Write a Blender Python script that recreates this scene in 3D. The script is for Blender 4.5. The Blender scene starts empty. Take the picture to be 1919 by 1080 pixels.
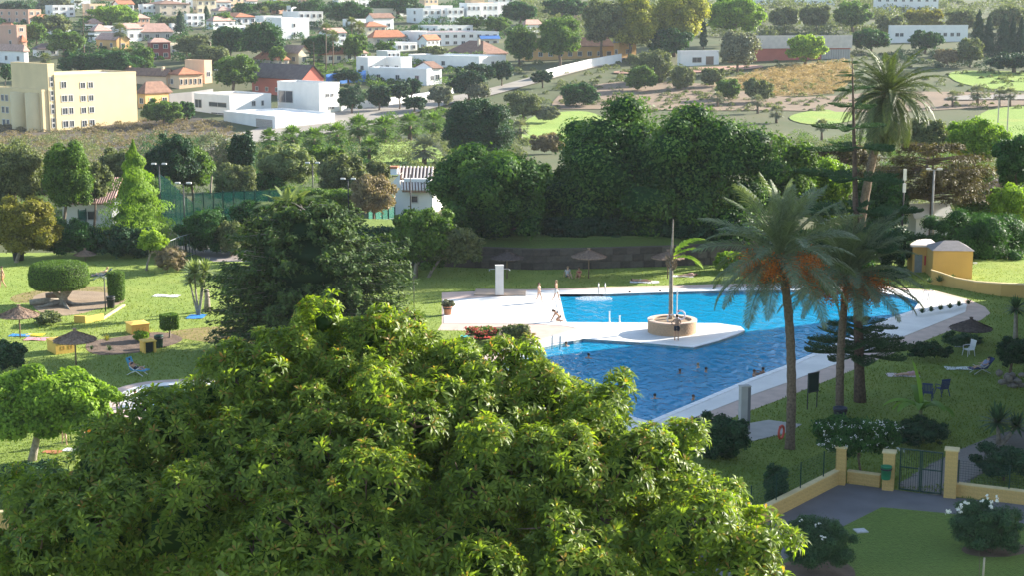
import bpy, bmesh, math, random
import numpy as np
from mathutils import Vector, Matrix
from mathutils.geometry import tessellate_polygon

scene = bpy.context.scene
COL = scene.collection
R = math.radians

# ------------------------------------------------------------------ camera, world, sun, exposure
FPX, CAM_Z, PITCH = 3000.0, 22.0, math.atan(540 / 3000.0)
cd = bpy.data.cameras.new('camera'); cam = bpy.data.objects.new('camera', cd); COL.objects.link(cam)
cam.location = (0, 0, CAM_Z); cam.rotation_euler = (math.pi / 2 - PITCH, 0, 0)
cd.sensor_width = 36.0; cd.lens = 36.0 * FPX / 1919.0; cd.clip_start = 0.5; cd.clip_end = 6000
scene.camera = cam
SUN_AZ, SUN_EL = R(29), R(21)          # azimuth from +X towards +Y
SUN = Vector((math.cos(SUN_AZ) * math.cos(SUN_EL), math.sin(SUN_AZ) * math.cos(SUN_EL), math.sin(SUN_EL)))
world = bpy.data.worlds.new('World'); scene.world = world; world.use_nodes = True
wn = world.node_tree.nodes; wl = world.node_tree.links
sky = wn.new('ShaderNodeTexSky'); sky.sky_type = 'NISHITA'; sky.sun_disc = False
sky.sun_elevation = SUN_EL; sky.sun_rotation = math.pi / 2 - SUN_AZ
sky.air_density = 1.0; sky.dust_density = 1.0; sky.ozone_density = 1.0
wn['Background'].inputs['Strength'].default_value = 0.11
wl.new(sky.outputs['Color'], wn['Background'].inputs['Color'])
sd = bpy.data.lights.new('sun', 'SUN'); sun = bpy.data.objects.new('sun', sd); COL.objects.link(sun)
sd.energy = 5.0; sd.angle = R(0.53); sd.color = (1.0, 0.93, 0.82)
sun.location = (60, 60, 90); sun.rotation_euler = SUN.to_track_quat('Z', 'Y').to_euler()
scene.view_settings.view_transform = 'Standard'; scene.view_settings.look = 'None'
scene.view_settings.gamma = 1.0; scene.view_settings.use_curve_mapping = False
scene.view_settings.exposure = 1.65
scene.render.engine = 'CYCLES'
cy = scene.cycles
cy.use_denoising = True; cy.max_bounces = 6; cy.diffuse_bounces = 3; cy.glossy_bounces = 2
cy.transmission_bounces = 3; cy.transparent_max_bounces = 8; cy.volume_bounces = 0
cy.caustics_reflective = False; cy.caustics_refractive = False; cy.sample_clamp_indirect = 4.0

# ------------------------------------------------------------------ picture plane <-> ground
HY = [0, 150, 200, 300, 350, 400, 450, 500, 600, 700, 800, 900, 1050, 1200, 1700]
HZ = [0, 0, -1, -5, -6, -3.5, .5, 4, 11.5, 17, 21, 24.5, 28, 31, 36]
def hgt(x, y):
    z = np.interp(y, HY, HZ)
    k = np.clip((np.asarray(y) - 170) / 90.0, 0, 1)
    return z + k * .5 * np.sin(np.asarray(x) / 31.0 + 1.3) * np.sin(np.asarray(y) / 43.0)
SP, CP = math.sin(PITCH), math.cos(PITCH)
def ray(u, v):
    X = (u - 959.5) / FPX; Z = -(v - 540) / FPX
    return Vector((X, CP + Z * SP, -SP + Z * CP))
def at(u, v, y):                       # point seen at (u, v) and standing y metres away
    d = ray(u, v); t = y / d.y
    return Vector((d.x * t, y, CAM_Z + d.z * t))
def grd(u, v, z0=None):                # ground point seen at (u, v)
    d = ray(u, v)
    if z0 is not None:
        t = (z0 - CAM_Z) / d.z
        return Vector((d.x * t, d.y * t, z0))
    lo = hi = 20.0 if v > 520 else 100.0
    while hi < 1500:
        if CAM_Z + d.z * hi < hgt(d.x * hi, d.y * hi): break
        lo = hi; hi += 4 if hi < 160 else 9
    for _ in range(25):
        m = (lo + hi) / 2
        if CAM_Z + d.z * m < hgt(d.x * m, d.y * m): hi = m
        else: lo = m
    return Vector((d.x * hi, d.y * hi, float(hgt(d.x * hi, d.y * hi))))
def mpp(y): return y / FPX             # metres per photograph pixel at depth y

# ------------------------------------------------------------------ materials
MATS = {}
def mat(name, col, rough=.8, var=.18, scale=3.0, bump=0.0, bscale=None, spec=.3, metal=0.0, col2=None, coord='Object'):
    if name in MATS: return MATS[name]
    m = bpy.data.materials.new(name); m.use_nodes = True
    nt = m.node_tree; b = nt.nodes['Principled BSDF']
    b.inputs['Roughness'].default_value = rough; b.inputs['Metallic'].default_value = metal
    b.inputs['Specular IOR Level'].default_value = spec
    tc = nt.nodes.new('ShaderNodeTexCoord')
    nz = nt.nodes.new('ShaderNodeTexNoise'); nz.inputs['Scale'].default_value = scale; nz.inputs['Detail'].default_value = 6
    nt.links.new(tc.outputs[coord], nz.inputs['Vector'])
    rp = nt.nodes.new('ShaderNodeValToRGB')
    c2 = col2 if col2 else tuple(min(1, c * (1 + var)) for c in col)
    c1 = col if col2 else tuple(c * (1 - var) for c in col)
    rp.color_ramp.elements[0].color = (*c1, 1); rp.color_ramp.elements[1].color = (*c2, 1)
    rp.color_ramp.elements[0].position = .33; rp.color_ramp.elements[1].position = .67
    nt.links.new(nz.outputs['Fac'], rp.inputs['Fac']); nt.links.new(rp.outputs['Color'], b.inputs['Base Color'])
    if bump:
        n2 = nt.nodes.new('ShaderNodeTexNoise'); n2.inputs['Scale'].default_value = bscale or scale * 6; n2.inputs['Detail'].default_value = 4
        nt.links.new(tc.outputs[coord], n2.inputs['Vector'])
        bp = nt.nodes.new('ShaderNodeBump'); bp.inputs['Strength'].default_value = bump; bp.inputs['Distance'].default_value = .05
        nt.links.new(n2.outputs['Fac'], bp.inputs['Height']); nt.links.new(bp.outputs['Normal'], b.inputs['Normal'])
    MATS[name] = m
    return m
def leafmat(name, dark, light, trans=.3, rough=.55, spec=.16, tip=None, tcol=None):
    """foliage: colour runs dark to light with tint, which also carries painted sun and shade"""
    if name in MATS: return MATS[name]
    m = bpy.data.materials.new(name); m.use_nodes = True
    nt = m.node_tree; b = nt.nodes['Principled BSDF']; out = nt.nodes['Material Output']
    at_ = nt.nodes.new('ShaderNodeAttribute'); at_.attribute_name = 'tint'
    rp = nt.nodes.new('ShaderNodeValToRGB')
    rp.color_ramp.elements[0].color = (*dark, 1); rp.color_ramp.elements[1].color = (*light, 1)
    rp.color_ramp.elements[1].position = .9
    if tip:
        e = rp.color_ramp.elements.new(.985); e.color = (*tip, 1)
    nt.links.new(at_.outputs['Fac'], rp.inputs['Fac'])
    nt.links.new(rp.outputs['Color'], b.inputs['Base Color'])
    b.inputs['Roughness'].default_value = rough; b.inputs['Specular IOR Level'].default_value = spec
    tr = nt.nodes.new('ShaderNodeBsdfTranslucent')
    hs = nt.nodes.new('ShaderNodeMixRGB'); hs.blend_type = 'MULTIPLY'; hs.inputs['Fac'].default_value = 1
    hs.inputs['Color2'].default_value = (*(tcol or (1.5, 1.6, .6)), 1)
    nt.links.new(rp.outputs['Color'], hs.inputs['Color1']); nt.links.new(hs.outputs['Color'], tr.inputs['Color'])
    mx = nt.nodes.new('ShaderNodeMixShader'); mx.inputs['Fac'].default_value = trans
    nt.links.new(b.outputs['BSDF'], mx.inputs[1]); nt.links.new(tr.outputs['BSDF'], mx.inputs[2])
    nt.links.new(mx.outputs['Shader'], out.inputs['Surface'])
    MATS[name] = m
    return m

# ------------------------------------------------------------------ mesh helpers
class MB:
    def __init__(s): s.v = []; s.f = []
    def add(s, vs, fs):
        o = len(s.v); s.v.extend([tuple(v) for v in vs]); s.f.extend([tuple(i + o for i in f) for f in fs]); return s
    def box(s, x0, x1, y0, y1, z0, z1):
        return s.add([(x0, y0, z0), (x1, y0, z0), (x1, y1, z0), (x0, y1, z0), (x0, y0, z1), (x1, y0, z1), (x1, y1, z1), (x0, y1, z1)],
                     [(0, 3, 2, 1), (4, 5, 6, 7), (0, 1, 5, 4), (1, 2, 6, 5), (2, 3, 7, 6), (3, 0, 4, 7)])
    def tube(s, pts, rad, n=8, cap=True):
        pts = [Vector(p) for p in pts]
        if not hasattr(rad, '__len__'): rad = [rad] * len(pts)
        vs = []; fs = []
        ref = Vector((0, 0, 1)) if abs((pts[-1] - pts[0]).normalized().z) < .9 else Vector((1, 0, 0))
        for i, p in enumerate(pts):
            t = (pts[min(i + 1, len(pts) - 1)] - pts[max(i - 1, 0)]).normalized()
            a = t.cross(ref).normalized(); b = t.cross(a)
            for k in range(n):
                an = 2 * math.pi * k / n
                vs.append(p + (a * math.cos(an) + b * math.sin(an)) * rad[i])
        for i in range(len(pts) - 1):
            for k in range(n):
                fs.append((i * n + k, i * n + (k + 1) % n, (i + 1) * n + (k + 1) % n, (i + 1) * n + k))
        if cap:
            fs.append(tuple(range(n - 1, -1, -1))); fs.append(tuple((len(pts) - 1) * n + k for k in range(n)))
        return s.add(vs, fs)
    def lathe(s, prof, n=20, c=(0, 0, 0)):
        vs = []; fs = []
        for r, z in prof:
            for k in range(n):
                an = 2 * math.pi * k / n
                vs.append((c[0] + r * math.cos(an), c[1] + r * math.sin(an), c[2] + z))
        for i in range(len(prof) - 1):
            for k in range(n):
                fs.append((i * n + k, i * n + (k + 1) % n, (i + 1) * n + (k + 1) % n, (i + 1) * n + k))
        return s.add(vs, fs)
    def ball(s, c, r, n=8, m=6):
        if not hasattr(r, '__len__'): r = (r, r, r)
        vs = []; fs = []
        for i in range(m + 1):
            th = math.pi * i / m
            for k in range(n):
                an = 2 * math.pi * k / n
                vs.append((c[0] + r[0] * math.sin(th) * math.cos(an), c[1] + r[1] * math.sin(th) * math.sin(an), c[2] + r[2] * math.cos(th)))
        for i in range(m):
            for k in range(n):
                fs.append((i * n + k, (i + 1) * n + k, (i + 1) * n + (k + 1) % n, i * n + (k + 1) % n))
        return s.add(vs, fs)
    def prism(s, poly, z0, z1, holes=()):     # poly: xy list; vertical sides, flat top and bottom
        loops = [list(poly)] + [list(h) for h in holes]
        flat = [p for l in loops for p in l]
        tris = tessellate_polygon([[Vector((p[0], p[1], 0)) for p in l] for l in loops])
        n = len(flat)
        vs = [(p[0], p[1], z1) for p in flat] + [(p[0], p[1], z0) for p in flat]
        fs = []
        for t in tris:
            a, b, c = (Vector((flat[i][0], flat[i][1], 0)) for i in t)
            if (b - a).cross(c - a).z < 0: t = (t[0], t[2], t[1])
            fs.append(tuple(t)); fs.append((t[0] + n, t[2] + n, t[1] + n))
        o = 0
        for l in loops:
            k = len(l)
            for i in range(k):
                a, b = o + i, o + (i + 1) % k
                fs.append((a, a + n, b + n, b))
            o += k
        return s.add(vs, fs)
    def mesh(s, name):
        me = bpy.data.meshes.new(name); me.from_pydata(s.v, [], s.f); me.update(); return me
    def build(s, name, m, parent=None, smooth=False, loc=None, rz=None):
        me = s.mesh(name)
        if smooth: me.polygons.foreach_set('use_smooth', [True] * len(me.polygons))
        else:
            bm = bmesh.new(); bm.from_mesh(me); bmesh.ops.recalc_face_normals(bm, faces=bm.faces); bm.to_mesh(me); bm.free()
        return link(name, me, m, parent, loc, rz)
def link(name, me, m, parent=None, loc=None, rz=None):
    o = bpy.data.objects.new(name, me); COL.objects.link(o)
    if m is not None and not me.materials: me.materials.append(m)
    if parent is not None: o.parent = parent
    if loc is not None: o.location = loc
    if rz is not None: o.rotation_euler.z = rz
    return o
def tag(o, label, cat=None, group=None):
    o['label'] = label; o['kind'] = 'thing'
    if cat: o['category'] = cat
    if group: o['group'] = group
    return o
def thing(name, label, cat, loc=(0, 0, 0), rz=0, group=None):
    o = bpy.data.objects.new(name, None); COL.objects.link(o); o.empty_display_size = .2
    o.location = loc; o.rotation_euler.z = rz
    return tag(o, label, cat, group)
def struct(o, kind='structure'):
    o['kind'] = kind; return o
def mirror_copy(o, parent, loc=None, rot=None, scale=None):
    c = o.copy(); COL.objects.link(c); c.parent = parent
    if loc is not None: c.location = loc
    if rot is not None: c.rotation_euler = rot
    if scale is not None: c.scale = scale if hasattr(scale, '__len__') else (scale,) * 3
    return c
def fastmesh(name, verts, faces, tint=None, smooth=False):
    """verts (n,3), faces (m,k) numpy; per-face tint"""
    me = bpy.data.meshes.new(name)
    n, m, k = len(verts), len(faces), faces.shape[1]
    me.vertices.add(n); me.vertices.foreach_set('co', np.ascontiguousarray(verts, dtype=np.float32).ravel())
    me.loops.add(m * k); me.loops.foreach_set('vertex_index', np.ascontiguousarray(faces, dtype=np.int32).ravel())
    me.polygons.add(m); me.polygons.foreach_set('loop_start', np.arange(0, m * k, k, dtype=np.int32))
    if smooth: me.polygons.foreach_set('use_smooth', np.ones(m, dtype=bool))
    if tint is not None:
        a = me.attributes.new('tint', 'FLOAT', 'FACE'); a.data.foreach_set('value', np.ascontiguousarray(tint, dtype=np.float32))
    me.update(calc_edges=True)
    return me
def unit(a): return a / np.maximum(np.linalg.norm(a, axis=-1, keepdims=True), 1e-9)
# ------------------------------------------------------------------ foliage generators
def leaves(cent, nrm, L, W, rng, droop=.3, dirs=None):
    """diamond leaves (one folded quad each) -> verts, faces"""
    n = len(cent)
    L = np.broadcast_to(np.asarray(L, float), (n,))[:, None]; W = np.broadcast_to(np.asarray(W, float), (n,))[:, None]
    nrm = unit(nrm)
    if dirs is None: dirs = rng.normal(size=(n, 3))
    t = unit(dirs - nrm * (dirs * nrm).sum(1, keepdims=True))
    b = np.cross(nrm, t)
    v = np.empty((n, 4, 3))
    v[:, 0] = cent - t * L * .5
    v[:, 1] = cent + b * W * .5 + t * L * .05
    v[:, 2] = cent + t * L * .5 - nrm * L * droop * .5
    v[:, 3] = cent - b * W * .5 + t * L * .05
    return v.reshape(-1, 3), np.arange(n * 4).reshape(n, 4)
def lobes_in(rx, ry, rz, n, rng, lr=(.3, .46), flat=None):
    """lobe centres and radii that fill an ellipsoid unevenly"""
    c = []; r = []
    g = math.pi * (3 - 5 ** .5)
    for i in range(n):
        zz = 1 - 2 * (i + .5) / n; a = g * i + rng.uniform(0, .7)
        q = math.sqrt(max(0, 1 - zz * zz))
        if n > 10 and rng.uniform() < .10: continue
        r.append(rng.uniform(*lr) * rng.uniform(.68, 1.28)); k = rng.uniform(.55, 1.02 - .7 * r[-1]) if i % 4 else rng.uniform(.3, .6)
        dx, dy, dz = (math.copysign(abs(w_) ** .78, w_) for w_ in (q * math.cos(a), q * math.sin(a), zz))
        c.append((dx * rx * k, dy * ry * k, dz * rz * k))
    c.append((0, 0, 0)); r.append(.72)
    r = np.array(r)
    return np.array(c), np.stack([r * rx, r * ry, r * rz], 1) * .62 + (r * min(rx, ry, rz) * .38)[:, None]
def shell_points(c, r, n, rng, cut=-.75, jit=.12):
    """points on the outside of a cluster of ellipsoid lobes"""
    w = r[:, 0] * r[:, 2]; w = w / w.sum()
    out_p = []; out_n = []; have = 0
    for _ in range(8):
        k = int(n * 1.7)
        i = rng.choice(len(c), k, p=w)
        d = unit(rng.normal(size=(k, 3)))
        keep = d[:, 2] > cut + rng.uniform(-.2, .2, k); i = i[keep]; d = d[keep]
        p = c[i] + d * r[i] * (1 + rng.uniform(-jit * 2, jit, len(d)) + np.where(rng.uniform(size=len(d)) < .16, rng.uniform(0, jit * 2.2, len(d)), 0))[:, None]
        ins = np.zeros(len(p), bool)
        for j in range(len(c)):
            q = ((p - c[j]) / (r[j] * .86))
            ins |= ((q * q).sum(1) < 1) & (i != j)
        p = p[~ins]; d = d[~ins]
        out_p.append(p); out_n.append(d); have += len(p)
        if have >= n: break
    return np.concatenate(out_p)[:n], np.concatenate(out_n)[:n]
def core_balls(c, r, k, n=9, m=6, rng=None, wob=.12):
    """added dark lumps inside the leaf shell: block light, imitate inner shade"""
    V = []; F = []; o = 0
    th = np.linspace(0, math.pi, m + 1); an = np.arange(n) * 2 * math.pi / n
    S = np.stack([np.outer(np.sin(th), np.cos(an)), np.outer(np.sin(th), np.sin(an)), np.outer(np.cos(th), np.ones(n))], 2).reshape(-1, 3)
    f = np.array([(i * n + q, (i + 1) * n + q, (i + 1) * n + (q + 1) % n, i * n + (q + 1) % n) for i in range(m) for q in range(n)])
    for i in range(len(c)):
        s = S * (1 + (rng.uniform(-wob, wob, (len(S), 1)) if rng is not None else 0))
        V.append(c[i] + s * r[i] * k); F.append(f + o); o += len(S)
    return np.concatenate(V), np.concatenate(F)
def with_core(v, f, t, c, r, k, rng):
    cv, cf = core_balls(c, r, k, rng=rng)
    return np.concatenate([v, cv]), np.concatenate([f, cf + len(v)]), np.concatenate([t, np.zeros(len(cf))])  # core faces keep the darkest tint as painted inner shade
def crown_mesh(name, rx, ry, rz, n, L, rng, nl=18, lr=(.3, .46), W=None, up=.35, rough=.7, cut=-.75, jit=.12, lobes=None, bright=.5, core=.80):
    c, r = lobes if lobes is not None else lobes_in(rx, ry, rz, nl, rng, lr)
    p, d = shell_points(c, r, n, rng, cut, jit)
    nn = d + np.array([0, 0, up]) + rng.normal(size=d.shape) * rough
    ln = L * rng.uniform(.6, 1.3, len(p))
    v, f = leaves(p, nn, ln, ln * .62 if W is None else ln * W, rng)
    t = np.clip(rng.normal(bright, .22, len(p)), 0, 1)
    ex = max(1e-3, float(np.abs(p - p.mean(0)).max())); ph = rng.uniform(0, 6.28, 6); w_ = p / ex * 9
    t = np.clip(t + .17 * (np.sin(w_[:, 0] + ph[0] + 1.3 * np.sin(w_[:, 2] * .8 + ph[1])) + np.sin(w_[:, 2] * 1.3 + ph[2] + 1.3 * np.sin(w_[:, 1] + ph[3])) ), 0, 1)  # tint patches imitate sunlit and shaded clumps
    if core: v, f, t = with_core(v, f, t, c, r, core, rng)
    return fastmesh(name, v, f, t)
def trunk_mb(base, top, r0, limbs=(), rng=None, bend=.25, n=9):
    mb = MB(); base = Vector(base); top = Vector(top)
    L = (top - base).length
    pts = [base]
    for k in range(1, 5):
        q = base.lerp(top, k / 4)
        if k < 4: q = q + Vector((rng.uniform(-1, 1), rng.uniform(-1, 1), 0)) * L * .04 * bend * 4
        pts.append(q)
    rad = [r0 * 1.35, r0, r0 * .85, r0 * .7, r0 * .5]
    mb.tube(pts, rad, n)
    for l in limbs:
        l = Vector(l)
        k = rng.uniform(.45, .95)
        s = base.lerp(top, k)
        m = s.lerp(l, .5) + Vector((0, 0, -(l - s).length * .08))
        mb.tube([s, m, l], [r0 * .45, r0 * .28, r0 * .08], 6)
    return mb
BARK = mat('bark', (.16, .12, .085), .95, .35, 6, .6)
BARKG = mat('bark_grey', (.30, .26, .21), .95, .3, 5, .6)
BARKP = mat('bark_palm', (.17, .125, .09), .95, .35, 9, .8)
LM = {
 'green':  leafmat('leaf_green', (0.050, 0.105, 0.020), (0.140, 0.231, 0.041)),
 'dark':   leafmat('leaf_dark', (0.020, 0.063, 0.017), (0.058, 0.150, 0.034), .22),
 'ficus':  leafmat('leaf_ficus', (.016, .060, .014), (.110, .205, .040), .26, .55, .12),
 'deep':   leafmat('leaf_deep', (0.016, 0.048, 0.022), (0.048, 0.107, 0.044), .15),
 'olive':  leafmat('leaf_olive', (0.085, 0.111, 0.048), (0.212, 0.238, 0.102), .25),
 'yellow': leafmat('leaf_yellow', (0.178, 0.204, 0.037), (0.408, 0.391, 0.076), .35),
 'bright': leafmat('leaf_bright', (0.099, 0.188, 0.020), (0.263, 0.392, 0.048), .35),
 'lime':   leafmat('leaf_lime', (0.140, 0.231, 0.025), (0.346, 0.461, 0.060), .38),
 'gold':   leafmat('leaf_gold', (.125, .125, .025), (.270, .250, .050), .32),
 'brown':  leafmat('leaf_brown', (0.162, 0.128, 0.076), (0.323, 0.255, 0.145), .2),
 'grey':   leafmat('leaf_grey', (0.119, 0.133, 0.088), (0.272, 0.281, 0.187), .2),
 'cedar':  leafmat('leaf_cedar', (.016, .046, .015), (.105, .160, .046), .22, .6, .12),
 'fore':   leafmat('leaf_foreground', (.030, .078, .012), (.270, .350, .048), .46, .42, .22, tip=(.34, .19, .06), tcol=(1.6, 1.7, .5)),
 'cpalm':  leafmat('leaf_canary', (.032, .058, .022), (.115, .150, .050), .2, .5, .3),
 'palm':   leafmat('leaf_palm', (.080, .112, .060), (.200, .240, .140), .22, .5, .3),
 'lpalm':  leafmat('leaf_palm_light', (0.128, 0.170, 0.068), (0.289, 0.340, 0.145), .25, .45),
 'grass':  leafmat('leaf_grass', (.075, .120, .020), (.175, .215, .042), .4, .7, .15),
 'umber':  leafmat('leaf_umber', (.050, .048, .022), (.150, .125, .055), .2),
 'olea':   leafmat('leaf_oleander', (0.034, 0.073, 0.034), (0.084, 0.162, 0.071), .18),
 'banana': leafmat('leaf_banana', (0.085, 0.170, 0.031), (0.204, 0.340, 0.060), .4),
 'dry':    leafmat('leaf_dry', (.30, .23, .10), (.48, .37, .17), .3, tcol=(1.2, 1.1, .8)),
 'flower': leafmat('petal_white', (.75, .75, .70), (.85, .85, .82), .3, tcol=(1, 1, 1)),
 'red':    leafmat('petal_red', (.35, .06, .05), (.5, .16, .12), .3, tcol=(1.2, .8, .8)),
 'fruit':  leafmat('fruit_orange', (.46, .11, .02), (.66, .23, .04), .1, tcol=(1, 1, 1)),
}
_seed = [11]
def rng_new():
    _seed[0] += 1; return np.random.default_rng(_seed[0])

def tree(name, label, box, base, leaf='green', px=2.6, cov=5.0, nl=16, lr=(.3, .46), ry=None, trunk=True, group=None, cat='tree',
         bark=None, up=.35, rough=.7, cut=-.75, depth=None, tr=None, limbs=6, bright=.5, W=None, lean=None, jit=.16, sub='crown', core=.80, fine=True):
    """a broadleaf tree from the box its crown fills and the spot it stands on; px is the leaf length in photograph pixels"""
    rng = rng_new()
    if fine: px *= 1.45; nl = int(nl * 1.9) + 6; lr = (lr[0] * .56, lr[1] * .66); rough = rough * 1.15
    x0, y0, x1, y1 = box
    if depth is None: g = grd(*base)
    else:
        g = at(base[0], base[1], depth); g.z = float(hgt(g.x, depth))
    s = mpp(g.y)
    cen = at((x0 + x1) / 2, (y0 + y1) / 2, g.y)
    rx = (x1 - x0) / 2 * s; rz = (y1 - y0) / 2 * s; ryy = ry if ry else min(rx, max(rz * 1.15, rx * .75))
    cen.z = max(cen.z, g.z + rz * .9) if not trunk else cen.z
    t = thing(name, label, cat, g, 0, group)
    area = math.pi * (x1 - x0) / 2 * (y1 - y0) / 2
    n = int(np.clip(cov * 2.4 * area / (px * px * .45), 150, 42000))
    L = px * s * 1.15
    c, r = lobes_in(rx, ryy, rz, nl, rng, lr)
    off = np.array(cen - g)
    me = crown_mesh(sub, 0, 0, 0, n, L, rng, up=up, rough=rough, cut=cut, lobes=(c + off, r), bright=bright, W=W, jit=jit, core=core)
    link(sub, me, LM[leaf], t)
    if trunk:
        top = Vector(off) + Vector((0, 0, rz * .35))
        r0 = tr if tr else max(.1, rx * .06)
        pick = rng.choice(len(c), min(limbs, len(c)), replace=False)
        trunk_mb((0, 0, -.3), top, r0, [tuple(c[i] + off) for i in pick], rng).build('trunk', bark or BARK, t, True)
    return t
def bush(name, label, box, base, leaf='green', px=2.4, group=None, cat='shrub', **k):
    return tree(name, label, box, base, leaf, px, trunk=k.pop('trunk', False), group=group, cat=cat, sub='foliage', cut=k.pop('cut', -1.2), **k)

def cone_tree(name, label, box, base, leaf='dark', px=2.4, group=None, cov=5, depth=None, p=1.0, wob=.16, cat='tree', bright=.5):
    """cypress: a narrow leafy spire"""
    rng = rng_new(); x0, y0, x1, y1 = box
    g = grd(*base) if depth is None else at(base[0], base[1], depth)
    s = mpp(g.y); top = at((x0 + x1) / 2, y0, g.y).z - g.z; bot = at((x0 + x1) / 2, y1, g.y).z - g.z
    rx = (x1 - x0) / 2 * s; H = top - bot
    t = thing(name, label, cat, g, 0, group)
    n = int(np.clip(cov * 2.2 * (x1 - x0) * (y1 - y0) * .55 / (px * px * .45), 200, 16000))
    k = rng.uniform(0, 1, n) ** 1.35; a = rng.uniform(0, 2 * math.pi, n)
    ph = rng.uniform(0, 6.28, 4)
    lump = 1 + wob * (np.sin(a * 3 + k * 17 + ph[0]) + np.sin(a * 2 - k * 29 + ph[1]) + .8 * np.sin(k * 41 + a + ph[2]))
    rad = rx * np.minimum(1, (1 - k) ** p * 1.25) * np.minimum(1, k * 9 + .55) * lump * rng.uniform(.72, 1.08, n)
    cx = (x0 + x1) / 2; off = at(cx, y1, g.y) - g
    pts = np.stack([off.x + rad * np.cos(a), rad * np.sin(a), bot + H * k], 1)
    nn = np.stack([np.cos(a), np.sin(a), np.full(n, .35)], 1) + rng.normal(size=(n, 3)) * .5
    L = px * s * 1.2 * rng.uniform(.7, 1.3, n)
    dirs = np.stack([np.cos(a) * .3, np.sin(a) * .3, np.ones(n)], 1) + rng.normal(size=(n, 3)) * .3
    v, f = leaves(pts, nn, L * 1.3, L * .55, rng, .1, dirs)
    kk = np.linspace(.06, .9, 9); cc = np.stack([np.full(9, off.x), np.zeros(9), bot + H * kk], 1); rr_ = np.stack([rx * np.minimum(1, (1 - kk) ** p * 1.25) * .72] * 2 + [np.full(9, H * .08)], 1)
    v, f, tt_ = with_core(v, f, np.clip(rng.normal(bright, .22, n), 0, 1), cc, rr_, 1.0, rng)
    link('crown', fastmesh('crown', v, f, tt_), LM[leaf], t)
    MB().tube([(0, 0, -.3), (off.x * .5, 0, bot + H * .3), (off.x, 0, bot + H * .8)], [max(.08, rx * .14), max(.06, rx * .1), .02], 7).build('trunk', BARK, t, True)
    return t

# palms ------------------------------------------------------------
def frond_mesh(name, L, rng, arch=.5, droop=.9, pairs=46, ll=.5, lw=.035, vee=.5, twist=.3):
    """feather frond along +X from the origin: a curved midrib with two rows of leaflets"""
    V = []; F = []; T = []
    def quad(a, b, c, d, t):
        o = len(V); V.extend([a, b, c, d]); F.append((o, o + 1, o + 2, o + 3)); T.append(t)
    def rib(k):
        return np.array([L * (k - .12 * droop * k ** 3), 0, L * (arch * k - droop * k ** 2 * .62)])
    S = 9
    for i in range(S):
        a, b = rib(i / S), rib((i + 1) / S); w0 = .05 * (1 - i / S) + .012; w1 = .05 * (1 - (i + 1) / S) + .012
        quad(a + [0, w0, 0], b + [0, w1, 0], b - [0, w1, 0], a - [0, w0, 0], .95)
        quad(a + [0, 0, w0], b + [0, 0, w1], b - [0, 0, w1], a - [0, 0, w0], .95)
    for i in range(pairs):
        k = .14 + .86 * (i + .5) / pairs
        p = rib(k); tg = rib(min(1, k + .02)) - rib(k - .02); tg /= np.linalg.norm(tg)
        le = ll * (math.sin(math.pi * min(1, k * .86 + .12)) ** .7) * rng.uniform(.82, 1.12)
        for sd in (-1, 1):
            side = np.array([0, sd, 0]); upv = np.cross(tg, [0, 1, 0]); upv = upv if upv[2] > 0 else -upv
            d = tg * (.62 + .35 * k) + side * .85 + upv * (vee * rng.uniform(.4, 1.2) * (1 - .6 * k)); d /= np.linalg.norm(d)
            w = tg * lw * rng.uniform(.8, 1.2)
            m = p + d * le * .55; e = p + d * le + np.array([0, 0, -1]) * le * .28 * rng.uniform(.5, 1.5)
            t = float(np.clip(rng.normal(.5, .22), 0, 1))
            quad(p - w * .6, m - w, m + w, p + w * .6, t)
            quad(m - w, e - w * .08, e + w * .08, m + w, t)
    return fastmesh(name, np.array(V), np.array(F), np.array(T))
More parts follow.
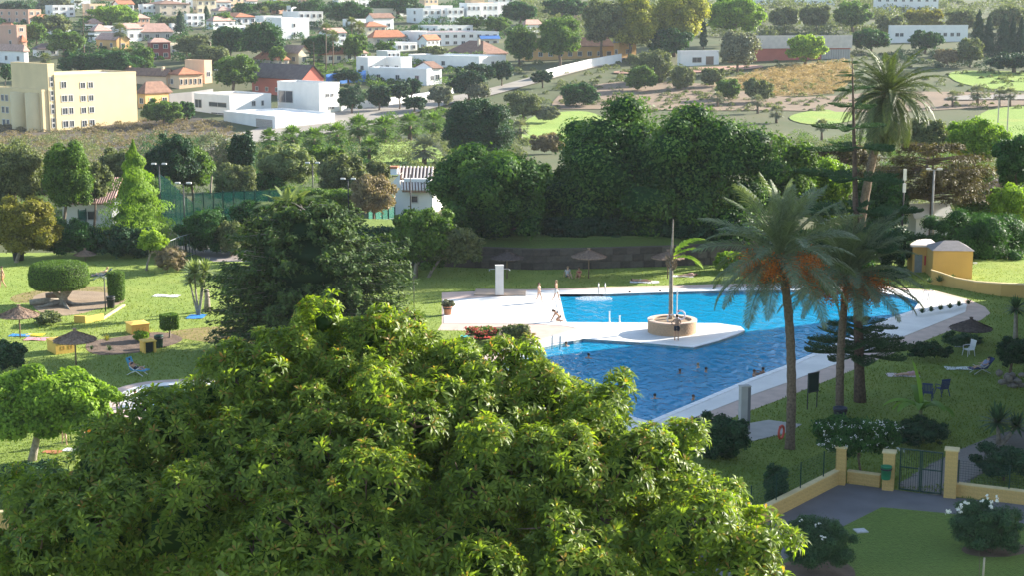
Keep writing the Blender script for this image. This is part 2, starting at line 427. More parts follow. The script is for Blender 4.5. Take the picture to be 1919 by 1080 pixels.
def palm(name, label, base, crown, rad_px, nf=44, trunk_r=.22, mid=None, leaf='palm', group=None, depth=None, low=-.85, high=1.25, ll=.5, fruit=0, seed=1, lw=.035, bark=None, arch=.5, droop=.9, toff=0, pairs=46):
    rng = np.random.default_rng(seed)
    if depth is None: g = grd(*base)
    else:
        g = at(base[0], base[1], depth); g.z = float(hgt(g.x, depth))
    t = thing(name, label, 'palm tree', g, 0, group)
    s = mpp(g.y); c = at(crown[0], crown[1], g.y) - g
    L = rad_px * s
    pts = [Vector((0, 0, -.2))]
    m = (at(mid[0], mid[1], g.y) - g) if mid else c * .5
    N = 26
    mb = MB(); P = []; Rr = []
    for i in range(N + 1):
        k = i / N
        q = Vector((0, 0, 0)) * (1 - k) ** 2 + m * 2 * k * (1 - k) * 1.0 + c * k * k
        if mid is None: q = c * k
        q = q + Vector((0, 0, -.2 * (1 - k)))
        P.append(q); Rr.append(trunk_r * (1.25 if i == 0 else 1.0 + (.07 if i % 2 else -.04)) * (1 - .18 * k) * (1.25 if k > .93 else 1))
    mb.tube(P, Rr, 12).build('trunk', bark or BARKP, t, True)
    # old leaf bases under the crown
    bb = MB()
    for i in range(26):
        a = i * 2.4; zz = c.z - .75 + .03 * i
        d = Vector((math.cos(a), math.sin(a), 0)); q = Vector((c.x, c.y, zz))
        bb.tube([q + d * trunk_r * .5, q + d * (trunk_r + .12) + Vector((0, 0, .16)), q + d * (trunk_r + .26) + Vector((0, 0, .46))], [.06, .05, .02], 4)
    bb.build('leaf_base', mat('leaf_base', (.20, .15, .09), .9, .3, 9), t)
    vs = [frond_mesh('frond', L, rng, arch * rng.uniform(.8, 1.15) * (.7 if q_ < 2 else 1), droop * rng.uniform(.8, 1.15) * (.55 if q_ < 2 else 1), pairs, ll, lw) for q_ in range(6)]
    for i in range(nf):
        k = (i + .5) / nf
        el = high - (high - low) * k ** .8 + rng.uniform(-.12, .12)
        o = link('frond', vs[i % 2] if k < .36 else vs[2 + i % 4], LM[leaf], t)
        o.location = (c.x, c.y, c.z + (1 - k) * .25)
        o.rotation_euler = Matrix.LocScale(None, None, None).to_3x3().to_euler() if False else (rng.uniform(-.35, .35), -el + arch * .35, i * 2.39996 + rng.uniform(-.2, .2) + toff)
        sc = rng.uniform(.82, 1.05) * (1.0 if k > .2 else .86); o.scale = (sc, sc, sc)
    for i in range(fruit):
        a = -math.pi / 2 + (i / (fruit - 1) - .5) * 4.2 + rng.uniform(-.15, .15)
        d = Vector((math.cos(a), math.sin(a), 0)); q = Vector((c.x, c.y, c.z - .15))
        o = MB().tube([q, q + d * .9 + Vector((0, 0, .2)), q + d * 1.45 + Vector((0, 0, -.1))], [.03, .022, .012], 5).build('fruit_stalk', mat('fruit_stalk', (.5, .25, .05), .7), t)
        e = q + d * 1.5 + Vector((0, 0, -.38))
        n = 1200
        pp = rng.normal(size=(n, 3)) * [.30, .28, .34] + np.array(e)
        v, f = leaves(pp, rng.normal(size=(n, 3)), .085, .08, rng, 0)
        link('fruit_bunch', fastmesh('fruit_bunch', v, f, rng.uniform(0, 1, n)), LM['fruit'], t)
    return t
def fan_mesh(name, R_, rng, n=42, trunkh=0.0):
    """low fan palm head: a ball of pleated fans, older ones hanging"""
    V = []; F = []; T = []
    for i in range(n):
        k = i / n; el = 1.4 - 2.1 * k; a = i * 2.4 + rng.uniform(-.3, .3)
        d = np.array([math.cos(a) * math.cos(el), math.sin(a) * math.cos(el), math.sin(el)])
        hub = d * R_ * rng.uniform(.42, .56)
        sd = np.array([-math.sin(a), math.cos(a), 0]); up = np.cross(d, sd)
        t0 = .25 + .55 * (1 - k)
        for j in range(9):
            b = (j - 4) * .3
            q = d * math.cos(b) + sd * math.sin(b) + up * rng.uniform(-.12, .12)
            e = hub + q * R_ * .56 * rng.uniform(.65, 1.2) * (1 - .03 * abs(j - 4)) + np.array([0, 0, -.12 * R_])
            w = np.cross(q, up); w /= np.linalg.norm(w); w *= R_ * .055
            o = len(V); m = hub + (e - hub) * .5
            V.extend([hub, m + w, e, m - w]); F.append((o, o + 1, o + 2, o + 3)); T.append(float(np.clip(rng.normal(t0, .15), 0, 1)))
        o = len(V); w = sd * .03 * R_
        V.extend([w * .5, hub + w * .5, hub - w * .5, -w * .5]); F.append((o, o + 1, o + 2, o + 3)); T.append(.6)
    return fastmesh(name, np.array(V), np.array(F), np.array(T))
_rf = np.random.default_rng(5)
FANS = [fan_mesh('fronds', 1.0, _rf) for _ in range(4)]
def fan_palm(label, c, r_px, base, group, leaf='olive', depth=None, i=0, name='fan_palm', tw=.13):
    g = grd(*base) if depth is None else at(base[0], base[1], depth)
    if depth is not None: g.z = float(hgt(g.x, g.y))
    t = thing(name, label, 'palm tree', g, 0, group); s = mpp(g.y)
    q = at(c[0], c[1], g.y) - g
    me = FANS[i % 4]
    if me.users and me.materials and me.materials[0] != LM[leaf]:
        me = me.copy(); me.materials.clear()
    o = link('fronds', me, LM[leaf], t); o.location = q; sc = r_px * s; o.scale = (sc, sc, sc * 1.0); o.rotation_euler.z = i * 1.9
    MB().tube([(0, 0, -.2), Vector(q) * .5, Vector(q)], [tw * sc * 1.3, tw * sc, tw * sc], 8).build('trunk', BARKP, t, True)
    return t
# norfolk pine -----------------------------------------------------
def arau_branch(name, rng, n=26):
    """a unit branch along +X: rope-like twigs in a flat spray that turns up at the tip"""
    V = []; F = []; T = []
    def rib(k): return np.array([k, 0, .06 * k - .26 * k * k + .22 * k ** 3])
    cen = []; dr = []
    for i in range(9):
        a, b = rib(i / 9), rib((i + 1) / 9); w = .016 * (1 - i / 10) + .003
        o = len(V); V.extend([a + [0, w, 0], b + [0, w, 0], b - [0, w, 0], a - [0, w, 0]]); F.append((o, o + 1, o + 2, o + 3)); T.append(.1)
        o = len(V); V.extend([a + [0, 0, w], b + [0, 0, w], b - [0, 0, w], a - [0, 0, w]]); F.append((o, o + 1, o + 2, o + 3)); T.append(.1)
    for i in range(n):
        k = .22 + .78 * (i + .5) / n; p = rib(k); tg = rib(min(1, k + .03)) - rib(k - .03); tg /= np.linalg.norm(tg)
        le = .34 * math.sin(math.pi * min(1, .2 + k * .72)) * rng.uniform(.8, 1.15)
        for sd in (-1, 1):
            d = tg * .75 + np.array([0, sd * .8, 0]) + np.array([0, 0, .28]); d /= np.linalg.norm(d)
            for q in range(11):
                kk = (q + .5) / 11; c = p + d * le * kk + np.array([0, 0, .10 * le * kk * kk])
                for _ in range(2):
                    dd = d * .8 + rng.normal(size=3) * .5; dd /= np.linalg.norm(dd)
                    nn = rng.normal(size=3); b = np.cross(dd, nn); b /= np.linalg.norm(b); l = .05; w = b * .010
                    o = len(V); V.extend([c - dd * l * .4, c + w, c + dd * l * .6, c - w]); F.append((o, o + 1, o + 2, o + 3)); T.append(float(np.clip(rng.normal(.45, .2), 0, 1)))
    return fastmesh(name, np.array(V), np.array(F), np.array(T))
_ra = np.random.default_rng(8)
ARAU = [arau_branch('branch', _ra) for _ in range(3)]
ALT = {}
def norfolk(label, base, top, tiers, depth=None, per=5, leaf='deep', tr=.28, tilt=0.0, seed=3):
    """tiers: (pixel row of the whorl, reach in pixels)"""
    rng = np.random.default_rng(seed)
    g = grd(*base) if depth is None else at(base[0], base[1], depth)
    if depth is not None: g.z = float(hgt(g.x, g.y))
    t = thing('norfolk_pine', label, 'tree', g); s = mpp(g.y); q = at(top[0], top[1], g.y) - g
    MB().tube([Vector(q) * k + Vector((0, 0, -.2 * (1 - k))) for k in (0, .1, .3, .6, .9, 1)], [tr * 1.3, tr, tr * .85, tr * .55, tr * .2, .02], 10).build('trunk', mat('bark_pine', (.13, .09, .07), .95, .35, 7, .7), t, True)
    for j, (v, w) in enumerate(tiers):
        z = at(top[0], v, g.y).z - g.z; k = z / q.z
        a0 = rng.uniform(0, 6)
        nper = per + 4 if v > 600 else per
        for i in range(nper):
            me = ARAU[(i + j) % 3]
            
            if me.materials and me.materials[0] != LM[leaf]:
                me = ALT.setdefault((me.name, leaf), None) or me.copy(); ALT[(ARAU[(i + j) % 3].name, leaf)] = me
                me.materials.clear(); me.materials.append(LM[leaf])
            o = link('branch', me, LM[leaf], t); sc = w * s * rng.uniform(.85, 1.1)
            o.location = (q.x * k, q.y * k, z + rng.uniform(-.1, .1)); o.scale = (sc, sc * min(1, 1.1), sc)
            o.rotation_euler = (0, tilt + rng.uniform(-.06, .06), a0 + 2 * math.pi * i / nper + rng.uniform(-.12, .12))
    return t
# ------------------------------------------------------------------ people
SKIN = {'tan': mat('skin_tan', (.48, .27, .17), .55, .06, 6), 'fair': mat('skin_fair', (.60, .38, .27), .55, .06, 6), 'brown': mat('skin_brown', (.30, .16, .10), .55, .06, 6)}
HAIR = {'dark': mat('hair_dark', (.02, .014, .01), .6, .3, 20), 'brown': mat('hair_brown', (.09, .05, .03), .6, .3, 20), 'blond': mat('hair_blond', (.36, .24, .12), .6, .2, 20)}
EYE = mat('eye', (.02, .02, .02), .2)
def cloth(c): return mat('swim_%d_%d_%d' % tuple(int(x * 99) for x in c), c, .8, .1, 8)
BASE = dict(pel=(0, 0, .95), wai=(0, -.01, 1.10), che=(0, 0, 1.31), nec=(0, .01, 1.48), hd0=(0, -.02, 1.57), hd1=(0, -.02, 1.68),
            hL=(.09, 0, .90), kL=(.10, -.02, .50), aL=(.10, .02, .08), tL=(.11, -.13, .03), hR=(-.09, 0, .90), kR=(-.10, -.02, .50), aR=(-.10, .02, .08), tR=(-.11, -.13, .03),
            sL=(.17, .01, 1.42), eL=(.23, .03, 1.14), wL=(.24, -.06, .90), pL=(.24, -.09, .82), sR=(-.17, .01, 1.42), eR=(-.23, .03, 1.14), wR=(-.24, -.06, .90), pR=(-.24, -.09, .82))
POSES = {
 'stand': {},
 'walk': dict(kL=(.09, -.16, .52), aL=(.09, -.22, .10), tL=(.10, -.37, .05), kR=(-.09, .06, .50), aR=(-.09, .28, .12), tR=(-.10, .18, .03), eL=(.22, .10, 1.16), wL=(.24, .12, .92), pL=(.24, .11, .84), eR=(-.22, -.06, 1.16), wR=(-.2, -.24, .98), pR=(-.2, -.31, .95)),
 'akimbo': dict(eL=(.36, .06, 1.20), wL=(.20, -.02, 1.02), pL=(.14, -.06, .99), kL=(.12, -.05, .5), aL=(.13, .05, .08), eR=(-.26, -.12, 1.2), wR=(-.14, -.26, 1.12), pR=(-.08, -.30, 1.12)),
 'kneel': dict(pel=(0, .12, .34), wai=(0, .02, .46), che=(0, -.14, .62), nec=(0, -.26, .72), hd0=(0, -.33, .76), hd1=(0, -.41, .80), hL=(.09, .12, .32), kL=(.12, -.18, .10), aL=(.11, .26, .06), tL=(.11, .38, .03), hR=(-.09, .12, .32), kR=(-.12, -.18, .10), aR=(-.11, .26, .06), tR=(-.11, .38, .03),
               sL=(.16, -.18, .66), eL=(.19, -.32, .42), wL=(.16, -.45, .16), pL=(.15, -.52, .06), sR=(-.16, -.18, .66), eR=(-.19, -.32, .42), wR=(-.16, -.45, .16), pR=(-.15, -.52, .06)),
 'sit': dict(pel=(0, .1, .16), wai=(0, .10, .32), che=(0, .06, .52), nec=(0, .03, .69), hd0=(0, 0, .78), hd1=(0, -.01, .89), hL=(.09, .06, .13), kL=(.13, -.32, .40), aL=(.12, -.60, .08), tL=(.12, -.74, .05), hR=(-.09, .06, .13), kR=(-.13, -.32, .38), aR=(-.12, -.62, .08), tR=(-.12, -.76, .05),
             sL=(.17, .06, .63), eL=(.22, -.06, .42), wL=(.15, -.26, .42), pL=(.12, -.33, .42), sR=(-.17, .06, .63), eR=(-.24, .16, .38), wR=(-.25, .28, .12), pR=(-.25, .32, .05)),
 'lie': dict(pel=(0, 0, .13), wai=(0, .15, .13), che=(0, .36, .15), nec=(0, .53, .15), hd0=(0, .62, .16), hd1=(0, .73, .17), hL=(.09, -.05, .12), kL=(.11, -.45, .17), aL=(.11, -.86, .08), tL=(.12, -.92, .18), hR=(-.09, -.05, .12), kR=(-.11, -.45, .13), aR=(-.11, -.87, .08), tR=(-.12, -.92, .18),
             sL=(.17, .47, .13), eL=(.28, .24, .09), wL=(.27, 0, .09), pL=(.27, -.07, .08), sR=(-.17, .47, .13), eR=(-.30, .62, .10), wR=(-.20, .80, .12), pR=(-.14, .84, .14)),
 'recline': dict(pel=(0, .12, .50), wai=(0, .22, .60), che=(0, .36, .76), nec=(0, .48, .88), hd0=(0, .50, .96), hd1=(0, .51, 1.06), hL=(.09, .08, .47), kL=(.12, -.32, .62), aL=(.12, -.66, .40), tL=(.12, -.76, .48), hR=(-.09, .08, .47), kR=(-.12, -.34, .54), aR=(-.12, -.72, .38), tR=(-.12, -.82, .46),
             sL=(.17, .42, .84), eL=(.27, .24, .68), wL=(.2, .02, .70), pL=(.17, -.05, .72), sR=(-.17, .42, .84), eR=(-.27, .24, .68), wR=(-.2, .02, .70), pR=(-.17, -.05, .72)),
 'swim': dict(eL=(.42, -.12, 1.30), wL=(.58, -.30, 1.36), pL=(.62, -.36, 1.38), eR=(-.40, -.14, 1.28), wR=(-.52, -.34, 1.34), pR=(-.55, -.41, 1.36), kL=(.12, -.15, .52), aL=(.12, .1, .15), kR=(-.12, .02, .5), aR=(-.12, .25, .14)),
 'lean': dict(eL=(.30, -.26, 1.36), wL=(.16, -.46, 1.42), pL=(.08, -.50, 1.43), eR=(-.30, -.26, 1.36), wR=(-.16, -.46, 1.42), pR=(-.08, -.52, 1.43)),
}
RAD = dict(pel=(.145, .105), wai=(.125, .09), che=(.155, .105), nec=.055, hd0=(.075, .09), hd1=(.07, .085), hL=.088, kL=.056, aL=.038, tL=.032, hR=.088, kR=.056, aR=.038, tR=.032, sL=.058, eL=.042, wL=.029, pL=(.038, .026), sR=.058, eR=.042, wR=.029, pR=(.038, .026))
BONES = [('pel', 'wai'), ('wai', 'che'), ('che', 'nec'), ('nec', 'hd0'), ('hd0', 'hd1'), ('pel', 'hL'), ('hL', 'kL'), ('kL', 'aL'), ('aL', 'tL'), ('pel', 'hR'), ('hR', 'kR'), ('kR', 'aR'), ('aR', 'tR'), ('che', 'sL'), ('sL', 'eL'), ('eL', 'wL'), ('wL', 'pL'), ('che', 'sR'), ('sR', 'eR'), ('eR', 'wR'), ('wR', 'pR')]
_BODY = {}
def body_mesh(J):
    bm = bmesh.new(); sl = bm.verts.layers.skin.verify(); V = {}
    for k, p in J.items():
        v = bm.verts.new(p); r = RAD[k]; v[sl].radius = r if hasattr(r, '__len__') else (r, r); V[k] = v
        v[sl].use_root = (k == 'pel')
    for a, b in BONES: bm.edges.new((V[a], V[b]))
    me = bpy.data.meshes.new('tmp'); bm.to_mesh(me); bm.free()
    o = bpy.data.objects.new('tmp', me); COL.objects.link(o)
    o.modifiers.new('s', 'SKIN').use_smooth_shade = True
    m = o.modifiers.new('d', 'SUBSURF'); m.levels = 1; m.render_levels = 1
    dg = bpy.context.evaluated_depsgraph_get()
    me2 = bpy.data.meshes.new_from_object(o.evaluated_get(dg)); bpy.data.objects.remove(o)
    # fingers and nose joined to the body
    mb = MB()
    for s in 'LR':
        w, p = Vector(J['w' + s]), Vector(J['p' + s]); d = (p - w).normalized(); sd = d.cross(Vector((0, 0, 1)) if abs(d.z) < .8 else Vector((0, 1, 0))).normalized(); up = sd.cross(d)
        for i, L in enumerate((.062, .075, .080, .070)):
            q = p + sd * (.027 - .018 * i); mb.tube([q - d * .02, q + d * L * .55, q + d * L * .9 - up * .02], [.0095, .0085, .006], 5)
        q = p + sd * .03 - d * .035; mb.tube([q, q + sd * .028 + d * .025, q + sd * .035 + d * .055], [.011, .009, .006], 5)
    h0, h1 = Vector(J['hd0']), Vector(J['hd1']); ax = (h1 - h0).normalized()
    fr = Vector((0, -1, 0)); fr = (fr - ax * fr.dot(ax)); fr = fr.normalized() if fr.length > .2 else Vector((0, 0, 1))
    c = (h0 + h1) / 2; mb.tube([c + fr * .075 + ax * .01, c + fr * .115 - ax * .025], [.008, .016], 5)
    sd = ax.cross(fr)
    for s in (-1, 1): mb.ball(tuple(c + sd * s * .082 - ax * .005), (.014, .02, .03), 6, 4)
    bm = bmesh.new(); bm.from_mesh(me2); n = len(bm.verts)
    vs = [bm.verts.new(v) for v in mb.v]
    for f in mb.f: bm.faces.new([vs[i] for i in f])
    bm.to_mesh(me2); bm.free()
    me2.polygons.foreach_set('use_smooth', [True] * len(me2.polygons)); me2.materials.clear()
    return me2, c, ax, fr, sd
BODIES = {k: body_mesh({**BASE, **v}) for k, v in POSES.items()}
for v_ in BODIES.values(): v_[0].name = 'body'
# ------------------------------------------------------------------ the ground
def xy(pts, z=0.0): return [tuple(grd(u, v, z).xy) for u, v in pts]
def smooth_loop(p, it=2):
    for _ in range(it):
        q = []
        for i in range(len(p)):
            a, b = p[i], p[(i + 1) % len(p)]
            q.append((a[0] * .75 + b[0] * .25, a[1] * .75 + b[1] * .25)); q.append((a[0] * .25 + b[0] * .75, a[1] * .25 + b[1] * .75))
        p = q
    return p
POOL = xy([(1048, 553), (1130, 553), (1220, 550), (1333, 547), (1450, 545), (1560, 546), (1650, 550), (1692, 556), (1722, 568), (1712, 583), (1655, 602), (1560, 648),
           (1477, 685), (1400, 714), (1320, 748), (1230, 786), (1215, 792), (1040, 740), (985, 672), (1000, 657), (1092, 637), (1200, 644), (1300, 653), (1345, 641), (1385, 627),
           (1396, 621), (1388, 614), (1345, 608), (1220, 607), (1062, 606), (1058, 597), (1054, 578)])
KID = smooth_loop(xy([(246, 745), (262, 731), (310, 723), (420, 722), (470, 735), (470, 757), (420, 775), (320, 780), (256, 768)]), 2)
GROUND = mat('dry_ground', (.105, .105, .045), 1, .3, .05, .5, 1.2, col2=(.065, .09, .03))
def terrain():
    ys = np.concatenate([np.arange(-30, 30, 10), np.arange(30, 160, 5), np.arange(160, 420, 6), np.arange(420, 1000, 14), np.arange(1000, 1701, 50)])
    ts = np.linspace(-1, 1, 121)
    V = []
    for y in ys:
        w = .5 * max(y, 0) + 90
        x = ts * w; z = hgt(x, y) - .03
        dip = (y > 45) & (y < 134) & (np.abs(x) < 46)
        V.append(np.stack([x, np.full_like(x, y), np.where(dip, z - 3.3, z)], 1))
    V = np.concatenate(V); n = 121; F = []
    for i in range(len(ys) - 1):
        a = np.arange(n - 1) + i * n
        F.append(np.stack([a, a + 1, a + n + 1, a + n], 1))
    return struct(link('ground', fastmesh('ground', V, np.concatenate(F), None, True), GROUND))
terrain()
def grassmat(name, a, b, c=None, sc=.35):
    m = mat(name, a, .9, 0, sc, 1.0, 14, .15, col2=b)
    nt = m.node_tree; bs = nt.nodes['Principled BSDF']
    bs.inputs['Sheen Weight'].default_value = .35; bs.inputs['Sheen Tint'].default_value = (.7, .9, .25, 1); bs.inputs['Sheen Roughness'].default_value = .4
    # patches of drier turf
    tc = nt.nodes.new('ShaderNodeTexCoord'); nz = nt.nodes.new('ShaderNodeTexNoise'); nz.inputs['Scale'].default_value = .11; nz.inputs['Detail'].default_value = 5
    n2 = nt.nodes.new('ShaderNodeTexNoise'); n2.inputs['Scale'].default_value = 5.0; n2.inputs['Detail'].default_value = 8
    nt.links.new(tc.outputs['Object'], nz.inputs['Vector']); nt.links.new(tc.outputs['Object'], n2.inputs['Vector'])
    rp = nt.nodes.new('ShaderNodeValToRGB'); rp.color_ramp.elements[0].position = .56; rp.color_ramp.elements[1].position = .72
    nt.links.new(nz.outputs['Fac'], rp.inputs['Fac'])
    src = bs.inputs['Base Color'].links[0].from_socket
    mx = nt.nodes.new('ShaderNodeMixRGB'); mx.inputs['Color2'].default_value = (*(c or (.20, .17, .05)), 1)
    sc_ = nt.nodes.new('ShaderNodeMath'); sc_.operation = 'MULTIPLY'; sc_.inputs[1].default_value = .6
    nt.links.new(rp.outputs['Color'], sc_.inputs[0]); nt.links.new(sc_.outputs[0], mx.inputs['Fac']); nt.links.new(src, mx.inputs['Color1'])
    m2 = nt.nodes.new('ShaderNodeMixRGB'); m2.blend_type = 'OVERLAY'; m2.inputs['Fac'].default_value = .75
    nt.links.new(mx.outputs['Color'], m2.inputs['Color1']); nt.links.new(n2.outputs['Fac'], m2.inputs['Color2'])
    nt.links.new(m2.outputs['Color'], bs.inputs['Base Color'])
    return m
LAWN = grassmat('lawn_grass', (.078, .125, .020), (.145, .180, .034))
FAIRWAY = grassmat('fairway_grass', (.070, .125, .028), (.110, .165, .036), sc=.1)
lawn_mb = MB().prism([(-85, 22), (85, 22), (85, 140), (-85, 140)], -.06, 0, [POOL, KID])
struct(lawn_mb.build('lawn', LAWN))

def drape(name, pts, m, off_=.25, cuts=5, kind='structure', world_pts=None):
    off = .12 + (off_ if name in ('road', 'golf_path', 'school_yard') else 0) * .4; bm = bmesh.new()
    vs = [bm.verts.new((x, y, 0)) for x, y in smooth_loop([tuple(grd(u, v).xy) for u, v in pts], 2)]
    bm.faces.new(vs); bmesh.ops.triangulate(bm, faces=bm.faces)
    for _ in range(cuts):
        lng = [e for e in bm.edges if e.calc_length() > 7]
        if not lng: break
        bmesh.ops.subdivide_edges(bm, edges=lng, cuts=1); bmesh.ops.triangulate(bm, faces=bm.faces)
    for v in bm.verts: v.co.z = float(hgt(v.co.x, v.co.y)) + off
    bmesh.ops.recalc_face_normals(bm, faces=bm.faces)
    for f in bm.faces:
        if f.normal.z < 0: f.normal_flip()
    me = bpy.data.meshes.new(name); bm.to_mesh(me); bm.free()
    return struct(link(name, me, m), kind)
SCRUB = mat('scrub_earth', (.060, .050, .036), 1, 0, .15, .8, 2, col2=(.095, .075, .055))
STRAW = mat('straw_grass', (.36, .25, .10), 1, 0, .1, .8, 3, col2=(.26, .20, .09))
EARTH = mat('bare_earth', (.27, .19, .125), 1, 0, .12, .8, 3, col2=(.20, .15, .10))
ROADM = mat('pale_asphalt', (.30, .27, .23), .95, .12, .3, .3)
drape('scrub_slope', [(-60, 232), (100, 243), (250, 228), (330, 215), (420, 228), (480, 268), (470, 300), (300, 330), (-60, 300)], SCRUB, .2)
drape('fairway', [(700, 262), (740, 268), (790, 262), (840, 290), (800, 330), (700, 330), (690, 290)], FAIRWAY, .25)
drape('fairway', [(980, 222), (1040, 210), (1110, 207), (1160, 240), (1050, 275), (960, 262)], FAIRWAY, .3)
drape('fairway', [(1470, 222), (1500, 210), (1560, 204), (1610, 214), (1600, 228), (1520, 236)], FAIRWAY, .3)
drape('fairway', [(1770, 134), (1850, 132), (1990, 138), (1990, 172), (1880, 170), (1790, 156)], FAIRWAY, .35)
drape('fairway', [(1815, 205), (1990, 195), (1990, 262), (1850, 262)], FAIRWAY, .3)
drape('straw_field', [(1330, 152), (1400, 138), (1480, 122), (1590, 112), (1600, 150), (1560, 178), (1440, 182), (1350, 172)], STRAW, .4)
drape('bare_slope', [(1020, 205), (1060, 165), (1180, 150), (1330, 156), (1450, 184), (1570, 180), (1640, 172), (1800, 172), (1990, 178), (1990, 192), (1800, 204), (1640, 212), (1440, 206), (1330, 208), (1110, 204)], EARTH, .2)
drape('golf_path', [(1770, 182), (1880, 178), (1990, 182), (1990, 190), (1880, 187), (1775, 190)], ROADM, .6)
# the road that climbs past the villas
rl = [(380, 290), (480, 262), (560, 238), (640, 222), (720, 210), (820, 198), (900, 186), (1000, 158), (1080, 136), (1150, 118), (1180, 108)]
rr = [(1180, 101), (1150, 108), (1080, 124), (1000, 144), (900, 172), (820, 186), (720, 199), (640, 210), (560, 223), (480, 240), (360, 270)]
drape('road', rl + rr, ROADM, .45)
drape('school_yard', [(1150, 133), (1330, 127), (1420, 122), (1440, 128), (1300, 138), (1150, 140)], mat('clay_court', (.42, .24, .17), .95, .12, .2), .5)

# ------------------------------------------------------------------ swimming pool
WHITE = mat('white_deck', (.78, .755, .71), .65, .09, .5, .12, 20)
PINK = mat('pink_paving', (.56, .42, .35), .8, .10, 1.2, .15, 12)
def watermat(name, tintc, sc, strength, dist, body=(.008, .40, .70)):
    m = bpy.data.materials.new(name); m.use_nodes = True; nt = m.node_tree; nt.nodes.remove(nt.nodes['Principled BSDF'])
    out = nt.nodes['Material Output']; tr = nt.nodes.new('ShaderNodeBsdfTransparent'); tr.inputs['Color'].default_value = (*tintc, 1)
    gl = nt.nodes.new('ShaderNodeBsdfGlossy'); gl.inputs['Roughness'].default_value = .06
    fr = nt.nodes.new('ShaderNodeFresnel'); fr.inputs['IOR'].default_value = 1.19
    tc = nt.nodes.new('ShaderNodeTexCoord'); mp = nt.nodes.new('ShaderNodeMapping'); mp.inputs['Scale'].default_value = (1.0, .55, 1)
    nz = nt.nodes.new('ShaderNodeTexNoise'); nz.inputs['Scale'].default_value = sc; nz.inputs['Detail'].default_value = 4; nz.inputs['Distortion'].default_value = .6
    nt.links.new(tc.outputs['Object'], mp.inputs['Vector']); nt.links.new(mp.outputs['Vector'], nz.inputs['Vector'])
    bp = nt.nodes.new('ShaderNodeBump'); bp.inputs['Strength'].default_value = strength; bp.inputs['Distance'].default_value = dist
    nt.links.new(nz.outputs['Fac'], bp.inputs['Height'])
    for q in (gl, fr): nt.links.new(bp.outputs['Normal'], q.inputs['Normal'])
    df = nt.nodes.new('ShaderNodeBsdfDiffuse'); df.inputs['Color'].default_value = (*body, 1)
    m0 = nt.nodes.new('ShaderNodeMixShader'); m0.inputs['Fac'].default_value = .58
    nt.links.new(tr.outputs['BSDF'], m0.inputs[1]); nt.links.new(df.outputs['BSDF'], m0.inputs[2])
    mx = nt.nodes.new('ShaderNodeMixShader'); nt.links.new(fr.outputs['Fac'], mx.inputs['Fac'])
    nt.links.new(m0.outputs['Shader'], mx.inputs[1]); nt.links.new(gl.outputs['BSDF'], mx.inputs[2]); nt.links.new(mx.outputs['Shader'], out.inputs['Surface'])
    return m
WATER = watermat('pool_water', (.28, .85, .97), 1.7, 1.0, .16)
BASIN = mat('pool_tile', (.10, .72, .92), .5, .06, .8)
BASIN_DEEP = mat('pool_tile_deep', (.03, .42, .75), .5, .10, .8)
OUT = xy([(828, 549), (983, 543), (1133, 538), (1333, 533), (1500, 530), (1650, 535), (1755, 546), (1815, 562), (1846, 576), (1856, 588), (1838, 601), (1800, 613), (1664, 667), (1566, 708),
          (1477, 744), (1400, 773), (1230, 845), (1130, 870), (960, 760), (890, 690), (905, 668), (985, 642), (978, 622), (820, 620), (828, 608)])
INN = xy([(830, 563), (983, 555), (986, 546), (1133, 543), (1333, 539), (1500, 536), (1650, 541), (1745, 549), (1800, 563), (1812, 573), (1809, 586), (1681, 637), (1566, 684), (1477, 718),
          (1400, 745), (1230, 812), (1130, 845), (985, 745), (930, 690), (1000, 642), (1083, 617), (1060, 612), (1000, 608), (832, 607)])
struct(MB().prism(OUT, -.3, .006, [POOL]).build('pool_surround', PINK))
struct(MB().prism(INN, -.3, .03, [POOL]).build('pool_deck', WHITE))
# coping stones round the water: each stone is a piece of the deck
def ring_offset(p, d):
    n = len(p); ar = sum(p[i][0] * p[(i + 1) % n][1] - p[(i + 1) % n][0] * p[i][1] for i in range(n)); sg = 1 if ar > 0 else -1
    q = []
    for i in range(n):
        a, b, c = Vector(p[i - 1]), Vector(p[i]), Vector(p[(i + 1) % n])
        e1 = (b - a).normalized(); e2 = (c - b).normalized()
        nn = (Vector((e1.y, -e1.x)) + Vector((e2.y, -e2.x))) * sg
        k = nn.length; nn = nn.normalized() / max(.5, k / 2)
        q.append((b.x + nn.x * d, b.y + nn.y * d))
    return q
cop_o = ring_offset(POOL, .38)
cop = MB()
for i in range(len(POOL)):
    j = (i + 1) % len(POOL)
    a, b, c, d = Vector(POOL[i]), Vector(POOL[j]), Vector(cop_o[j]), Vector(cop_o[i])
    k = max(1, int((b - a).length / .8))
    for q in range(k):
        s, e = q / k + .006, (q + 1) / k - .006
        cop.prism([a.lerp(b, s), a.lerp(b, e), d.lerp(c, e), d.lerp(c, s)], -.14, .055)
o = cop.build('coping', mat('coping_white', (.86, .85, .83), .5, .05, 2)); o['kind'] = 'structure'
wall = MB(); n = len(POOL)
wall.add([(x, y, 0.0) for x, y in POOL] + [(x, y, -2.6) for x, y in POOL], [(i, (i + 1) % n, (i + 1) % n + n, i + n) for i in range(n)])
struct(wall.build('pool_wall', BASIN))
fl = MB().add([(-6, 107.5, -1.15), (44, 107.5, -1.15), (44, 132, -1.05), (-6, 132, -1.05)], [(0, 1, 2, 3)])
struct(fl.build('pool_floor', BASIN))
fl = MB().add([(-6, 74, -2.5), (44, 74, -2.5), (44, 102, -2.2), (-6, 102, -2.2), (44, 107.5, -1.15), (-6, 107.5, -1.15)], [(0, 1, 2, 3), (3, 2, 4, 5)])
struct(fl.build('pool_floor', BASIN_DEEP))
fl = MB().add([(x, y, -.13) for x, y in POOL], [tuple(range(n))])
